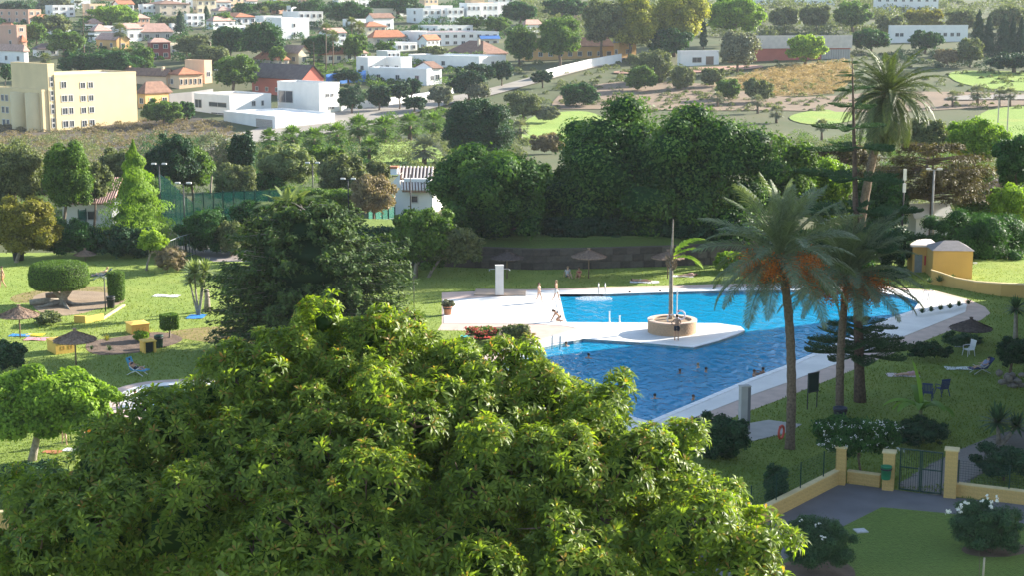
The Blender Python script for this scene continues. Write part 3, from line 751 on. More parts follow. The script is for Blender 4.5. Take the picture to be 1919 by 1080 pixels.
me = bpy.data.meshes.new('pool_water'); bm = bmesh.new(); vs = [bm.verts.new((x, y, -.13)) for x, y in POOL]; bm.faces.new(vs); bmesh.ops.triangulate(bm, faces=bm.faces)
for f in bm.faces:
    f.normal_update()
    if f.normal.z < 0: f.normal_flip()
bm.to_mesh(me); bm.free(); struct(link('pool_water', me, WATER))
# paddling pool on the far side of the big foreground tree
kid_o = ring_offset(KID, .75); kid_c = ring_offset(KID, 1.5)
struct(MB().prism(kid_c, -.2, .006, [KID]).build('paddling_pool_surround', PINK))
struct(MB().prism(kid_o, -.2, .03, [KID]).build('paddling_pool_deck', WHITE))
n = len(KID); wall = MB().add([(x, y, 0) for x, y in KID] + [(x, y, -.7) for x, y in KID], [(i, (i + 1) % n, (i + 1) % n + n, i + n) for i in range(n)] + [tuple(range(n, 2 * n))])
struct(wall.build('paddling_pool_basin', mat('paddling_tile', (.10, .50, .70), .5, .05, 1)))
struct(MB().add([(x, y, -.1) for x, y in KID], [tuple(range(n))]).build('paddling_pool_water', WATER))

# ------------------------------------------------------------------ retaining wall and bank under the big figs
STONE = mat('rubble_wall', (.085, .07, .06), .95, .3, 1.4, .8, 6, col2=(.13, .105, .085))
wb = [grd(u, v, 0) for u, v in [(560, 492), (700, 495), (890, 502), (1000, 506), (1110, 504), (1240, 500), (1330, 496), (1420, 490)]]
rw = MB(); k = len(wb)
top = 1.75
rw.prism([(p.x, p.y) for p in wb] + [(p.x, p.y + .5) for p in reversed(wb)], -.3, top)
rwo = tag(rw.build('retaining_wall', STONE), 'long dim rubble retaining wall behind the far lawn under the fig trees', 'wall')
rs = random.Random(4)
stone_me = [MB().box(-.5, .5, -.06, .02, -.5, .5).mesh('stone') for _ in range(1)][0]
stone_me.materials.append(STONE)
stones = [stone_me]
for q_, (c1_, c2_) in enumerate([((.06, .05, .042), (.10, .08, .065)), ((.10, .085, .07), (.15, .125, .10))]):
    m_ = stone_me.copy(); m_.materials.clear(); m_.materials.append(mat('stone_%d' % q_, c1_, .95, 0, 2.5, .9, 7, col2=c2_)); stones.append(m_)
for i in range(2, k - 1):
    a, b = wb[i], wb[i + 1]; L = (b - a).length
    for rowz in range(3):
        xk = -rs.uniform(0, .4)
        while xk < L:
            w = rs.uniform(.6, 1.2)
            s = max(0, xk); e = min(L, xk + w)
            if e - s > .2:
                p = a.lerp(b, (s + e) / 2 / L)
                o = link('stone', stones[rs.randrange(3)], None, rwo); o.location = (p.x, p.y - rs.uniform(-.01, .08), .3 + rowz * .58); o.scale = (e - s - .03, 1, .55 + rs.uniform(-.03, 0))
                o.rotation_euler.z = math.atan2(b.y - a.y, b.x - a.x)
            xk += w
bank = MB(); zz = [top - .05, top + .35, top + .6, .2]; oo = [.45, 3, 11, 17]
for i in range(k - 1):
    for j in range(3):
        bank.add([(wb[i].x, wb[i].y + oo[j], zz[j]), (wb[i + 1].x, wb[i + 1].y + oo[j], zz[j]), (wb[i + 1].x, wb[i + 1].y + oo[j + 1], zz[j + 1]), (wb[i].x, wb[i].y + oo[j + 1], zz[j + 1])], [(0, 1, 2, 3)])
struct(bank.build('grass_bank', grassmat('bank_grass_shaded', (.03, .055, .010), (.05, .08, .016)), None, True))  # grass colour darkened to carry the deep shade under the figs

# ------------------------------------------------------------------ forecourt by the gate
struct(MB().prism(xy([(1300, 1050), (1440, 975), (1576, 906), (1660, 917), (1766, 931), (1919, 947), (2060, 962), (2100, 1300), (1200, 1300)]), -.05, .004).build('asphalt_path', mat('grey_asphalt', (.15, .145, .15), .9, .15, .6, .4, 18)))
SHADE_LAWN = grassmat('shade_toned_lawn', (.050, .092, .015), (.078, .120, .022))  # same turf painted darker to carry the shade lying here
struct(MB().prism(xy([(1652, 952), (1770, 963), (1919, 983), (2060, 1002), (2100, 1300), (1300, 1300), (1470, 1050), (1582, 987)]), -.03, .012).build('shade_toned_lawn', SHADE_LAWN))
pv = MB()
struct(MB().prism(xy([(1684, 918), (1766, 931), (1795, 931), (1812, 906), (1852, 882), (1960, 838), (1960, 790), (1860, 818), (1765, 860), (1686, 907)]), -.05, .008).build('paver_path', mat('paver_bed', (.16, .14, .125), .9, .1, 4)))
def dist_poly(u, v): pass
pave_me = MB().box(-.19, .19, -.09, .09, 0, .03).mesh('paver'); PAVE = mat('paver', (.27, .235, .21), .85, .14, 3, .2)
pave_me.materials.append(PAVE)
pp_obj = [o for o in COL.objects if o.name == 'paver_path'][0]
poly = [Vector(p) for p in xy([(1690, 918), (1766, 929), (1793, 929), (1810, 906), (1850, 882), (1900, 861), (1900, 806), (1860, 820), (1765, 862), (1690, 907)])]
def inside(p, poly):
    c = False
    for i in range(len(poly)):
        a, b = poly[i], poly[i - 1]
        if (a.y > p[1]) != (b.y > p[1]) and p[0] < (b.x - a.x) * (p[1] - a.y) / (b.y - a.y) + a.x: c = not c
    return c
cnt = 0
for i in range(60):
    for j in range(160):
        p = (17 + i * .40 + (.2 if j % 2 else 0), 66.5 + j * .20)
        if inside(p, poly) and cnt < 300:
            o = link('paver', pave_me, None, pp_obj); o.location = (p[0], p[1], .0085 + rs.uniform(0, .004)); cnt += 1
slab = MB().prism(xy([(1372, 812), (1400, 796), (1440, 789), (1502, 797), (1478, 812), (1412, 828)]), -.03, .035).build('shower_slab', mat('slab_concrete', (.42, .39, .36), .85, .08, 1.5)); struct(slab)
struct(MB().prism(xy([(888, 555), (985, 556), (985, 545), (892, 544)]), -.03, .10).build('shower_slab', mat('slab_tan', (.44, .34, .26), .85, .1, 1.5)))
DIRT = mat('dirt', (.15, .105, .075), 1, .25, 1.5, .8, 9)
DIRTL = mat('dirt_light', (.30, .22, .145), 1, .2, .8, .7, 9)
def patch(name, pts, m, z=.01, s=2): return struct(MB().prism(smooth_loop(xy(pts), s), -.02, z).build(name, m))
patch('soil_bed', [(1440, 1075), (1480, 1050), (1560, 1048), (1605, 1065), (1600, 1100), (1500, 1120)], DIRT, .018)
patch('soil_bed', [(1795, 1030), (1830, 1020), (1900, 1018), (1940, 1030), (1900, 1046), (1820, 1045)], DIRT, .018)
patch('soil_bed', [(60, 552), (120, 545), (200, 548), (240, 560), (225, 572), (190, 578), (150, 590), (100, 595), (60, 580)], DIRTL)
patch('soil_bed', [(158, 655), (165, 640), (230, 632), (290, 622), (330, 628), (348, 638), (310, 652), (250, 664), (180, 668)], DIRT, .012)
patch('worn_turf', [(10, 560), (60, 545), (180, 535), (240, 540), (210, 550), (110, 556), (40, 572)], mat('worn_turf', (.24, .19, .07), 1, .2, 1, .6, 9), .006)
patch('worn_turf', [(330, 620), (420, 610), (520, 630), (480, 650), (360, 640), (300, 626)], MATS['worn_turf'], .006)
patch('flower_soil', [(862, 633), (890, 616), (960, 612), (1000, 618), (985, 634), (920, 640)], DIRT, .01)
# ------------------------------------------------------------------ houses on the hillside
WALLS = {
 'white': mat('render_white', (.80, .79, .77), .85, .05, .4, .1, 8),
 'cream': mat('render_cream', (.72, .62, .44), .85, .05, .4, .1, 8),
 'yellow': mat('render_yellow', (.70, .56, .32), .85, .05, .3, .1, 8),
 'peach': mat('render_peach', (.72, .50, .33), .85, .06, .4, .1, 8),
 'orange': mat('render_orange', (.70, .42, .17), .85, .06, .4, .1, 8),
 'red': mat('render_red', (.50, .15, .11), .85, .08, .4, .1, 8),
 'maroon': mat('render_maroon', (.28, .08, .07), .85, .08, .4, .1, 8),
 'grey': mat('render_grey', (.42, .39, .37), .85, .06, .4, .1, 8),
 'beige': mat('render_beige', (.55, .46, .36), .85, .06, .4, .1, 8),
 'pink': mat('render_pink', (.62, .36, .26), .85, .06, .4, .1, 8),
}
ROOFS = {
 'terra': mat('roof_terracotta', (.42, .17, .09), .9, .2, 1.2, .5, 5),
 'brown': mat('roof_brown', (.24, .14, .10), .9, .2, 1.2, .5, 5),
 'dark': mat('roof_slate', (.13, .10, .095), .85, .2, 1.2, .5, 5),
 'rose': mat('roof_rose', (.48, .30, .24), .9, .15, 1.2, .4, 5),
 'gravel': mat('roof_gravel', (.40, .36, .31), .95, .12, 2, .3, 9),
 'white': WALLS['white'], 'pale': mat('roof_pale', (.62, .55, .50), .9, .08, 1, .2, 6),
}
GLASS = mat('window_glass', (.045, .055, .07), .15, .2, .5, spec=.6)
FRAME = mat('window_frame', (.62, .60, .57), .6, .05, 3)
DARKM = mat('dark_metal', (.035, .035, .04), .5, .1, 3)
def window(h, face, a0, a1, z0, z1, glass=None, frame=None, name='window'):
    """one framed window on the face x..: R is the wall y = 0, L the wall x = 0"""
    f = min(.12, (a1 - a0) * .12)
    mb = MB(); pn = MB()
    def bx(m, p, q, r, t, d0, d1):
        if face == 'R': m.box(p, q, -d1, -d0, r, t)
        else: m.box(-d1, -d0, p, q, r, t)
    bx(mb, a0, a1, z0, z0 + f, .002, .10); bx(mb, a0, a1, z1 - f, z1, .002, .10)
    bx(mb, a0, a0 + f, z0 + f, z1 - f, .002, .10); bx(mb, a1 - f, a1, z0 + f, z1 - f, .002, .10)
    if a1 - a0 > .9: bx(mb, (a0 + a1) / 2 - f * .3, (a0 + a1) / 2 + f * .3, z0 + f, z1 - f, .002, .07)
    w = mb.build(name, frame or FRAME, h)
    bx(pn, a0 + f, a1 - f, z0 + f, z1 - f, .003, .03); pn.build('pane', glass or GLASS, w)
    return w
def roof_part(h, kind, m, W, D, H, rise=1.6, oh=.4):
    mb = MB(); t = .18
    if kind == 'flat':
        mb.box(.25, W - .25, .25, D - .25, H - .12, H + .05)
        r = mb.build('roof', m, h)
        p = MB(); p.box(-.04, W + .04, -.04, .25, H, H + .45); p.box(-.04, W + .04, D - .25, D + .04, H, H + .45)
        p.box(-.04, .25, .25, D - .25, H, H + .45); p.box(W - .25, W + .04, .25, D - .25, H, H + .45)
        p.build('parapet', h['_wall'] if False else WALLS['white'] if False else MATS[h['wallmat']], h)
        return r
    if kind == 'gx':       # ridge runs along x, gable over the left face
        a = [(-oh, -oh, H - .1), (W + oh, -oh, H - .1), (W + oh, D / 2, H + rise), (-oh, D / 2, H + rise), (W + oh, D + oh, H - .1), (-oh, D + oh, H - .1)]
        fs = [(0, 1, 2, 3), (3, 2, 4, 5)]
        MB().add([(0, 0, H), (0, D, H), (0, D / 2, H + rise - .1), (W, 0, H), (W, D, H), (W, D / 2, H + rise - .1)], [(0, 2, 1), (3, 4, 5), (0, 3, 5, 2), (1, 2, 5, 4)]).build('gable', MATS[h['wallmat']], h)
    elif kind == 'gy':     # ridge runs along y, gable over the right face
        a = [(-oh, -oh, H - .1), (-oh, D + oh, H - .1), (W / 2, D + oh, H + rise), (W / 2, -oh, H + rise), (W + oh, D + oh, H - .1), (W + oh, -oh, H - .1)]
        fs = [(0, 3, 2, 1), (3, 5, 4, 2)]
        MB().add([(0, 0, H), (W, 0, H), (W / 2, 0, H + rise - .1), (0, D, H), (W, D, H), (W / 2, D, H + rise - .1)], [(0, 1, 2), (3, 5, 4), (0, 2, 5, 3), (1, 4, 5, 2)]).build('gable', MATS[h['wallmat']], h)
    else:                  # hip
        q = min(W, D) / 2
        if W >= D: r0, r1 = (q, D / 2), (W - q, D / 2)
        else: r0, r1 = (W / 2, q), (W / 2, D - q)
        a = [(-oh, -oh, H - .1), (W + oh, -oh, H - .1), (W + oh, D + oh, H - .1), (-oh, D + oh, H - .1), (*r0, H + rise), (*r1, H + rise)]
        fs = [(0, 1, 5, 4), (1, 2, 5), (2, 3, 4, 5), (3, 0, 4)] if W >= D else [(0, 1, 4), (1, 2, 5, 4), (2, 3, 5), (3, 0, 4, 5)]
    n = len(a)
    mb.add([(x, y, z + t) for x, y, z in a] + a, fs + [tuple(i + n for i in reversed(f)) for f in fs])
    r = mb.build('roof', m, h)
    # fascia closes the eaves
    return r
def house(label, cx, by, lpx, rpx, hpx, a=50, wall='white', roof=('flat', 'gravel'), wr=(0, 0), wl=(0, 0), rise=1.6, cat='house', group=None, name='house', extra=(), chim=None, depth=None, ws=1.0):
    g = grd(cx, by) if depth is None else at(cx, by, depth)
    s = mpp(g.y); A = R(a)
    kr = (cx + rpx - 959.5) / FPX / ray(cx, by).y; kl = (cx - lpx - 959.5) / FPX / ray(cx, by).y
    W = max(1.5, (kr * g.y - g.x) / (math.cos(A) - kr * math.sin(A))); D = max(1.5, (g.x - kl * g.y) / (math.sin(A) + kl * math.cos(A))); H = hpx * s
    h = thing(name, label, cat, g, A, group); h['wallmat'] = WALLS[wall].name
    MB().box(0, W, 0, D, -4, H).build('wall', WALLS[wall], h)
    rp = roof_part(h, roof[0], ROOFS[roof[1]], W, D, H, rise)
    for face, (c, rws), Lf in (('R', wr, W), ('L', wl, D)):
        for i in range(c):
            for j in range(rws):
                fh = H / rws; w = min(1.5 * ws, Lf / c * .5); hh = min(1.45 * ws, fh * .52)
                m = Lf * (i + .5) / c; z = fh * j + fh * .3
                window(h, face, m - w / 2, m + w / 2, z, z + hh)
    for e in extra:          # (face, u0, u1, v0, v1, kind) in fractions of the face
        f, u0, u1, v0, v1, kd = e; Lf = W if f == 'R' else D
        if kd == 'door':
            mb = MB()
            (mb.box(u0 * Lf, u1 * Lf, -.05, -.002, v0 * H, v1 * H) if f == 'R' else mb.box(-.05, -.002, u0 * Lf, u1 * Lf, v0 * H, v1 * H)).build('door', mat('door_wood', (.22, .16, .12), .7, .15, 2), h)
        elif kd == 'garage':
            gd = thing_part = MB(); nsl = 6
            for q in range(nsl):
                z0 = v0 * H + (v1 - v0) * H * q / nsl; z1 = v0 * H + (v1 - v0) * H * (q + .93) / nsl
                (gd.box(u0 * Lf, u1 * Lf, -.05, -.002, z0, z1) if f == 'R' else gd.box(-.05, -.002, u0 * Lf, u1 * Lf, z0, z1))
            gd.build('garage_door', mat('garage_grey', (.36, .33, .31), .6, .06, 2), h)
        elif kd == 'awning':
            mb = MB()
            if f == 'R': mb.add([(u0 * Lf, -.02, v1 * H), (u1 * Lf, -.02, v1 * H), (u1 * Lf, -1.4, v0 * H), (u0 * Lf, -1.4, v0 * H)], [(0, 1, 2, 3)])
            else: mb.add([(-.02, u0 * Lf, v1 * H), (-.02, u1 * Lf, v1 * H), (-1.4, u1 * Lf, v0 * H), (-1.4, u0 * Lf, v0 * H)], [(0, 1, 2, 3)])
            mb.build('awning', mat('awning_blue', (.05, .16, .42), .8, .1, 2), h)
        else: window(h, f, u0 * Lf, u1 * Lf, v0 * H, v1 * H)
    if chim:
        for (u, v) in chim:
            MB().box(u * W - .35, u * W + .35, v * D - .35, v * D + .35, H - .2, H + rise + .7).build('chimney', WALLS[wall], h)
    return h
VG = 'white villas on the hillside'
# the tall yellow apartment block
yb = dict(a=48, wall='yellow', cat='apartment block', name='apartment_block')
house('yellow apartment stair tower with a slit of dark windows', 95, 247, 68, 12, 123, a=48, wall='yellow', cat='tower', name='stair_tower',
      extra=[('R', .25, .75, b, b + .075, 'w') for b in (.06, .14, .27, .35, .47, .55, .68, .76)])
house('main wing of the yellow apartment block with a blank end wall', 107, 246, 60, 152, 102, extra=
      [('R', .07, .14, v, v + .13, 'w') for v in (.06, .30, .53, .78)] + [('R', .15, .21, v, v + .13, 'w') for v in (.06, .30, .53)] +
      [('R', u, u + .065, v, v + .12, 'w') for u in (.30, .395) for v in (.06, .30, .52, .76)], roof=('flat', 'pale'), **yb)
hw = house('low left wing of the yellow apartment block with curved bays', 82, 248, 110, 10, 76, extra=
      [('L', u, u + .05, v, v + .17, 'w') for u in (.17, .22, .42, .47, .56, .63) for v in (.08, .40, .70)], roof=('flat', 'pale'), **yb)
ww = [c for c in hw.children if c.name.startswith('wall')][0]
D_ = max(v[1] for v in (tuple(q.co) for q in ww.data.vertices)); H_ = max(q.co.z for q in ww.data.vertices)
for u in (.10, .34):
    b = MB().lathe([(1.9, .02), (1.9, H_ * .96), (.02, H_ * .96)], 18, (-.2, D_ * (u + .02), 0)).build('bay', WALLS['yellow'], hw, True)
house('orange house with a hipped brown roof beside the yellow block', 273, 203, 14, 48, 28, 50, 'orange', ('hip', 'brown'), (2, 1), (1, 1), 2.6)
house('peach terrace house with two chimneys behind the yellow block', 312, 163, 110, 16, 20, 52, 'peach', ('gy', 'brown'), (1, 1), (0, 0), 1.8, chim=[(.4, .1), (.6, .7)])
house('peach row house with a shallow terracotta roof', 336, 166, 26, 44, 26, 42, 'peach', ('hip', 'terra'), (5, 1), (1, 1), 1.6)
house('tall blank peach block at the end of the terrace', 384, 156, 36, 14, 40, 50, 'peach', ('flat', 'rose'), (1, 1))
house('white flat roofed villa with black strip windows above the garage wall', 431, 217, 66, 78, 35, 45, 'white', ('flat', 'gravel'),
      extra=[('L', .08, .58, .42, .70, 'w'), ('L', .78, .98, .30, .78, 'w'), ('L', .15, .52, .03, .14, 'w'), ('R', .52, .62, .45, .75, 'w'), ('R', .75, .82, .45, .75, 'w')])
house('long low white boundary wall with a grey garage door', 516, 243, 96, 112, 22, 40, 'white', ('flat', 'white'), extra=[('L', .05, .36, .02, .82, 'garage')], cat='wall', name='garage_wall')
house('red house with a dark roof and a round gable window', 567, 186, 94, 40, 37, 46, 'red', ('gy', 'dark'), (1, 1), (5, 1), 3.4, ws=.8)
house('white modern villa in front of the red house', 599, 212, 78, 38, 53, 48, 'white', ('flat', 'gravel'), extra=[('L', .62, .98, .30, .74, 'w'), ('R', .30, .48, .55, .68, 'w'), ('R', .56, .70, .55, .68, 'w'), ('R', .45, .72, .12, .22, 'w')])
house('white stepped villa behind the dark road trees', 800, 160, 108, 20, 28, 55, 'white', ('flat', 'white'), (1, 1), (3, 1), cat='house')
house('small white gabled house with a brown roof above the road', 812, 158, 34, 16, 30, 42, 'white', ('gx', 'brown'), (1, 1), (1, 1), 1.6)
house('white house with a raised square tower above the road', 752, 142, 34, 20, 32, 50, 'white', ('flat', 'white'), (0, 0), (2, 1))
house('white house with arched bays behind the dark hedge', 690, 142, 22, 40, 32, 45, 'white', ('flat', 'white'), (4, 1), (1, 1))
house('long plain white hall below the big brown roof', 898, 132, 132, 50, 24, 52, 'white', ('flat', 'white'), (1, 1), (1, 1), cat='hall')
house('broad hall with a huge brown hipped roof', 905, 107, 70, 46, 6, 45, 'beige', ('hip', 'brown'), (6, 1), (0, 0), 3.8, cat='hall', chim=[(.3, .3)])
house('long white row with a blue awning', 800, 87, 52, 135, 24, 26, 'white', ('flat', 'rose'), (9, 2), (2, 2), group=VG, extra=[('R', .72, 1.0, .55, .82, 'awning')])
house('white block at the foot of the upper terrace', 820, 64, 36, 66, 14, 35, 'white', ('flat', 'rose'), (4, 1), (3, 1), group=VG)
for i, (cx, by, l, r, hh, lb) in enumerate([(793, 44, 31, 34, 26, 'leftmost white villa of the upper terrace'), (838, 42, 12, 32, 25, 'second white villa of the upper terrace'), (875, 40, 14, 26, 32, 'third and taller white villa of the upper terrace'),
        (904, 38, 10, 30, 30, 'fourth white villa of the upper terrace'), (936, 36, 10, 36, 30, 'last white villa at the right end of the upper terrace')]):
    house(lb, cx, by, l, r, hh, 35, 'white', ('flat', 'white'), (3, 2), (1, 2), group=VG)
house('white house with a low roof by the tall fan palms', 700, 58, 14, 38, 24, 40, 'white', ('gx', 'brown'), (2, 1), (1, 1), 1.6, group=VG)
house('white block behind the low roofed white house', 676, 36, 4, 66, 18, 30, 'cream', ('flat', 'rose'), (4, 1), (0, 0), group=VG)
house('house with orange tiled roof in front of the white block', 700, 86, 10, 60, 16, 35, 'beige', ('hip', 'terra'), (3, 1), (0, 0), 2.2)
house('white villa with a blank blue shaded wall and two windows', 528, 74, 28, 52, 38, 38, 'white', ('flat', 'white'), extra=[('R', .42, .50, .60, .78, 'w'), ('R', .42, .50, .18, .36, 'w')], group=VG)
house('white villa with a warm parapet behind the blank walled one', 560, 50, 30, 46, 26, 36, 'white', ('flat', 'rose'), (4, 2), (1, 1), group=VG)
house('white villa at the far edge of the pine clump', 495, 56, 16, 34, 24, 38, 'white', ('flat', 'white'), (3, 2), (1, 1), group=VG)
house('small white house alone on the upper slope', 520, 16, 8, 22, 16, 40, 'white', ('gx', 'rose'), (2, 1), (1, 1), 1.2, group=VG)
house('low orange roofed house left of the norfolk pine', 520, 126, 44, 22, 14, 40, 'beige', ('hip', 'terra'), (2, 1), (2, 1), 2.0)
house('pale house with a broad gable behind the red house', 560, 122, 36, 20, 22, 45, 'cream', ('gy', 'rose'), (1, 1), (2, 1), 2.2)
house('orange roofed house right of the norfolk pine', 612, 118, 8, 46, 16, 40, 'cream', ('hip', 'terra'), (3, 1), (0, 0), 2.0)
house('yellow gabled house among the hillside palms', 219, 95, 38, 24, 20, 42, 'orange', ('gy', 'rose'), (1, 1), (2, 1), 2.0)
house('dark red house with a deep porch', 284, 112, 6, 36, 32, 30, 'maroon', ('hip', 'rose'), (2, 2), (0, 0), 1.2)
house('grey house with a rose hipped roof above the dark red house', 266, 76, 6, 58, 16, 28, 'grey', ('hip', 'rose'), (3, 1), (1, 1), 2.8)
house('white house with a rose roof left of the cypress', 240, 78, 30, 30, 24, 45, 'white', ('gx', 'rose'), (2, 1), (1, 1), 1.6, group=VG)
house('white house behind the left norfolk pine', 178, 80, 12, 32, 22, 38, 'white', ('hip', 'rose'), (2, 1), (1, 1), 2.0, group=VG)
house('tall pink block at the left edge with lit end', 33, 90, 50, 18, 40, 46, 'pink', ('flat', 'rose'), (1, 3), (2, 2), cat='apartment block', name='apartment_block')
house('terracotta terrace block at the upper left', 54, 44, 70, 24, 24, 46, 'pink', ('flat', 'terra'), (2, 2), (5, 2), cat='apartment block', name='apartment_block')
house('white house with small brown roofs at the left edge', 46, 122, 66, 8, 26, 48, 'white', ('hip', 'rose'), (0, 0), (3, 1), 1.8)
house('red roofed house under the tall pink block', 42, 90, 30, 6, 12, 48, 'pink', ('hip', 'terra'), (0, 0), (1, 1), 2.0)
house('low dark roofed white house among the left palms', 70, 106, 8, 40, 14, 35, 'white', ('hip', 'dark'), (2, 1), (0, 0), 1.6)
for i, (cx, by, l, r, hh, w, rf, lb) in enumerate([
        (300, 30, 30, 56, 22, 'beige', 'brown', 'beige villa with brown roof at the top left'), (370, 26, 8, 36, 26, 'cream', 'rose', 'cream villa at the top beside the beige one'),
        (268, 30, 8, 26, 20, 'white', 'white', 'white villa at the top left behind the trees'), (405, 18, 10, 28, 14, 'white', 'rose', 'white villa with a rose roof on the skyline'),
        (442, 46, 38, 38, 14, 'white', 'terra', 'white house with an orange gable near the skyline'), (350, 50, 4, 34, 22, 'white', 'white', 'white villa hidden behind the cypress'),
        (462, 16, 4, 20, 14, 'white', 'rose', 'small white villa on the skyline by the pine wood'), (190, 14, 10, 40, 14, 'cream', 'rose', 'cream villa half hidden at the very top'),
        (140, 16, 8, 30, 14, 'white', 'white', 'white villa at the very top left')]):
    house(lb, cx, by, l, r, hh, 38, w, ('hip' if rf != 'white' else 'flat', rf), (3, 2 if hh > 18 else 1), (1, 1), 1.5, group=VG)
for i, (cx, by, l, r, hh, w, rf, lb) in enumerate([
        (100, 66, 14, 34, 18, 'white', 'rose', 'white villa below the hazy trees at the upper left'), (130, 94, 10, 30, 18, 'white', 'white', 'white villa peeping over the dark trees behind the stair tower'), (322, 62, 6, 24, 16, 'white', 'white', 'flat white villa left of the dark cypress'),
        (410, 34, 14, 30, 14, 'cream', 'rose', 'cream villa below the skyline villas'), (478, 60, 10, 18, 16, 'white', 'white', 'white cube house above the pine clump'), (588, 30, 10, 34, 18, 'white', 'white', 'white villa in front of the ridge wood'),
        (640, 34, 8, 26, 16, 'white', 'rose', 'white villa half buried in the ridge wood'), (612, 92, 16, 36, 20, 'white', 'white', 'white terrace wall house below the thin palms'), (726, 120, 20, 24, 22, 'white', 'white', 'white cube behind the square tower'),
        (742, 96, 26, 40, 14, 'white', 'white', 'low white house between orange roof and brown roof'), (648, 116, 12, 40, 16, 'white', 'rose', 'white house under the thin palms with rose roof'), (540, 104, 20, 30, 14, 'white', 'white', 'white parapet house above the orange roofs'),
        (770, 76, 12, 30, 16, 'white', 'white', 'white cube at the left end of the blue awning row'), (985, 62, 6, 30, 16, 'white', 'rose', 'white house right of the upper terrace'), (235, 46, 14, 26, 16, 'cream', 'brown', 'cream house with a brown roof under the skyline trees'),
        (168, 60, 8, 24, 16, 'white', 'rose', 'white house half hidden by the left norfolk pine'), (20, 66, 20, 10, 14, 'orange', 'terra', 'orange house behind the tall pink block'), (455, 96, 14, 28, 12, 'beige', 'terra', 'terracotta roof house inside the pine clump')]):
    house(lb, cx, by, l, r, hh, 38, w, ('hip' if rf != 'white' else 'flat', rf), (3, 2 if hh > 17 else 1), (1, 1), 1.6, group=VG)
# the packed rows of the hillside town, counted from the left in each row
def town():
    tr_ = random.Random(17); used = [(o.location.x, o.location.y) for o in COL.objects if o.get('category') in ('house', 'apartment block', 'hall') and o.location.y > 300]
    ORD = ['first', 'second', 'third', 'fourth', 'fifth', 'sixth', 'seventh', 'eighth', 'ninth', 'tenth', 'eleventh', 'twelfth']
    rows = [('highest', 14, 250, 960, 62), ('second highest', 30, 90, 980, 66), ('third highest', 50, 70, 780, 66), ('fourth highest', 72, 60, 700, 70), ('fifth highest', 98, 300, 860, 70), ('lowest', 132, 420, 700, 80)]
    for rn, by, x0, x1, st in rows:
        k = 0; x = x0
        while x < x1:
            u = x + tr_.uniform(-14, 14); v = by + tr_.uniform(-5, 5); x += st
            g = grd(u, v)
            if any(abs(g.x - a) < 9 and abs(g.y - b) < 16 for a, b in used): continue
            q = tr_.random(); w = 'white' if q < .66 else ('cream' if q < .8 else ('peach' if q < .92 else 'pink'))
            rf = tr_.choice(['white', 'white', 'rose', 'terra', 'gravel']); flat = rf in ('white', 'gravel')
            col = {'white': 'white', 'cream': 'cream', 'peach': 'peach', 'pink': 'pink'}[w]; rt = {'white': 'flat white', 'gravel': 'flat grey', 'rose': 'rose tiled', 'terra': 'orange tiled'}[rf]
            hh = tr_.uniform(15, 24)
            house('%s house with %s roof, %s along the %s town street' % (col, rt, ORD[k], rn), u, v, tr_.uniform(9, 18), tr_.uniform(22, 42), hh, tr_.uniform(32, 52), w, ('flat' if flat else tr_.choice(['hip', 'gx']), rf), (3, 2 if hh > 17 else 1), (1, 1), 1.5, group='houses packed on the hillside')
            k += 1
town()
# school, sports hall and flats on the right
house('long ochre school building behind the pale trunks', 985, 114, 6, 165, 26, 20, 'orange', ('hip', 'brown'), (9, 1), (0, 0), 2.6, cat='school', name='school')
house('yellow end house with a grey gable by the blue fence', 1160, 110, 10, 32, 30, 35, 'orange', ('gy', 'gravel'), (1, 1), (1, 1), 3.0)
house('red tiled house glimpsed between the eucalyptus trees', 1082, 38, 6, 40, 14, 30, 'pink', ('hip', 'terra'), (2, 1), (0, 0), 2.4)
house('white pavilion with slim posts on the clay yard', 1275, 124, 6, 72, 26, 18, 'white', ('flat', 'pale'), extra=[('R', .30, .55, .25, .65, 'w'), ('R', .66, .86, .1, .7, 'door')], cat='pavilion', name='pavilion')
sh = house('red sports hall with a pale roof band', 1365, 116, 4, 228, 45, 12, 'red', ('flat', 'rose'), (0, 0), (0, 0), cat='sports hall', name='sports_hall')
_w = [c for c in sh.children if c.name.startswith('wall')][0]; _W = max(q.co.x for q in _w.data.vertices); _H = max(q.co.z for q in _w.data.vertices)
MB().box(-.3, _W + .3, -.5, -.045, _H * .55, _H + .6).build('roof_band', ROOFS['pale'], sh)
for i in range(12): MB().box(_W * .76 + i * _W * .02, _W * .76 + i * _W * .02 + _W * .017, -.3, -.002, 0, _H * .5).build('panel', WALLS['grey'], sh)
house('long low white building beside the dark cypresses', 1668, 80, 4, 145, 30, 10, 'white', ('flat', 'rose'), extra=[('R', u, u + .05, .38, .62, 'w') for u in (.06, .12, .30, .36, .60, .68, .77, .85)], cat='hall', name='hall')
house('white flats on the skyline with brown balconies', 1640, 24, 4, 118, 32, 12, 'white', ('flat', 'white'), (8, 2), cat='apartment block', name='apartment_block')
house('long flat pale roofed hall on the skyline', 1415, 8, 4, 150, 8, 8, 'white', ('flat', 'pale'), (6, 1), cat='hall', name='hall')
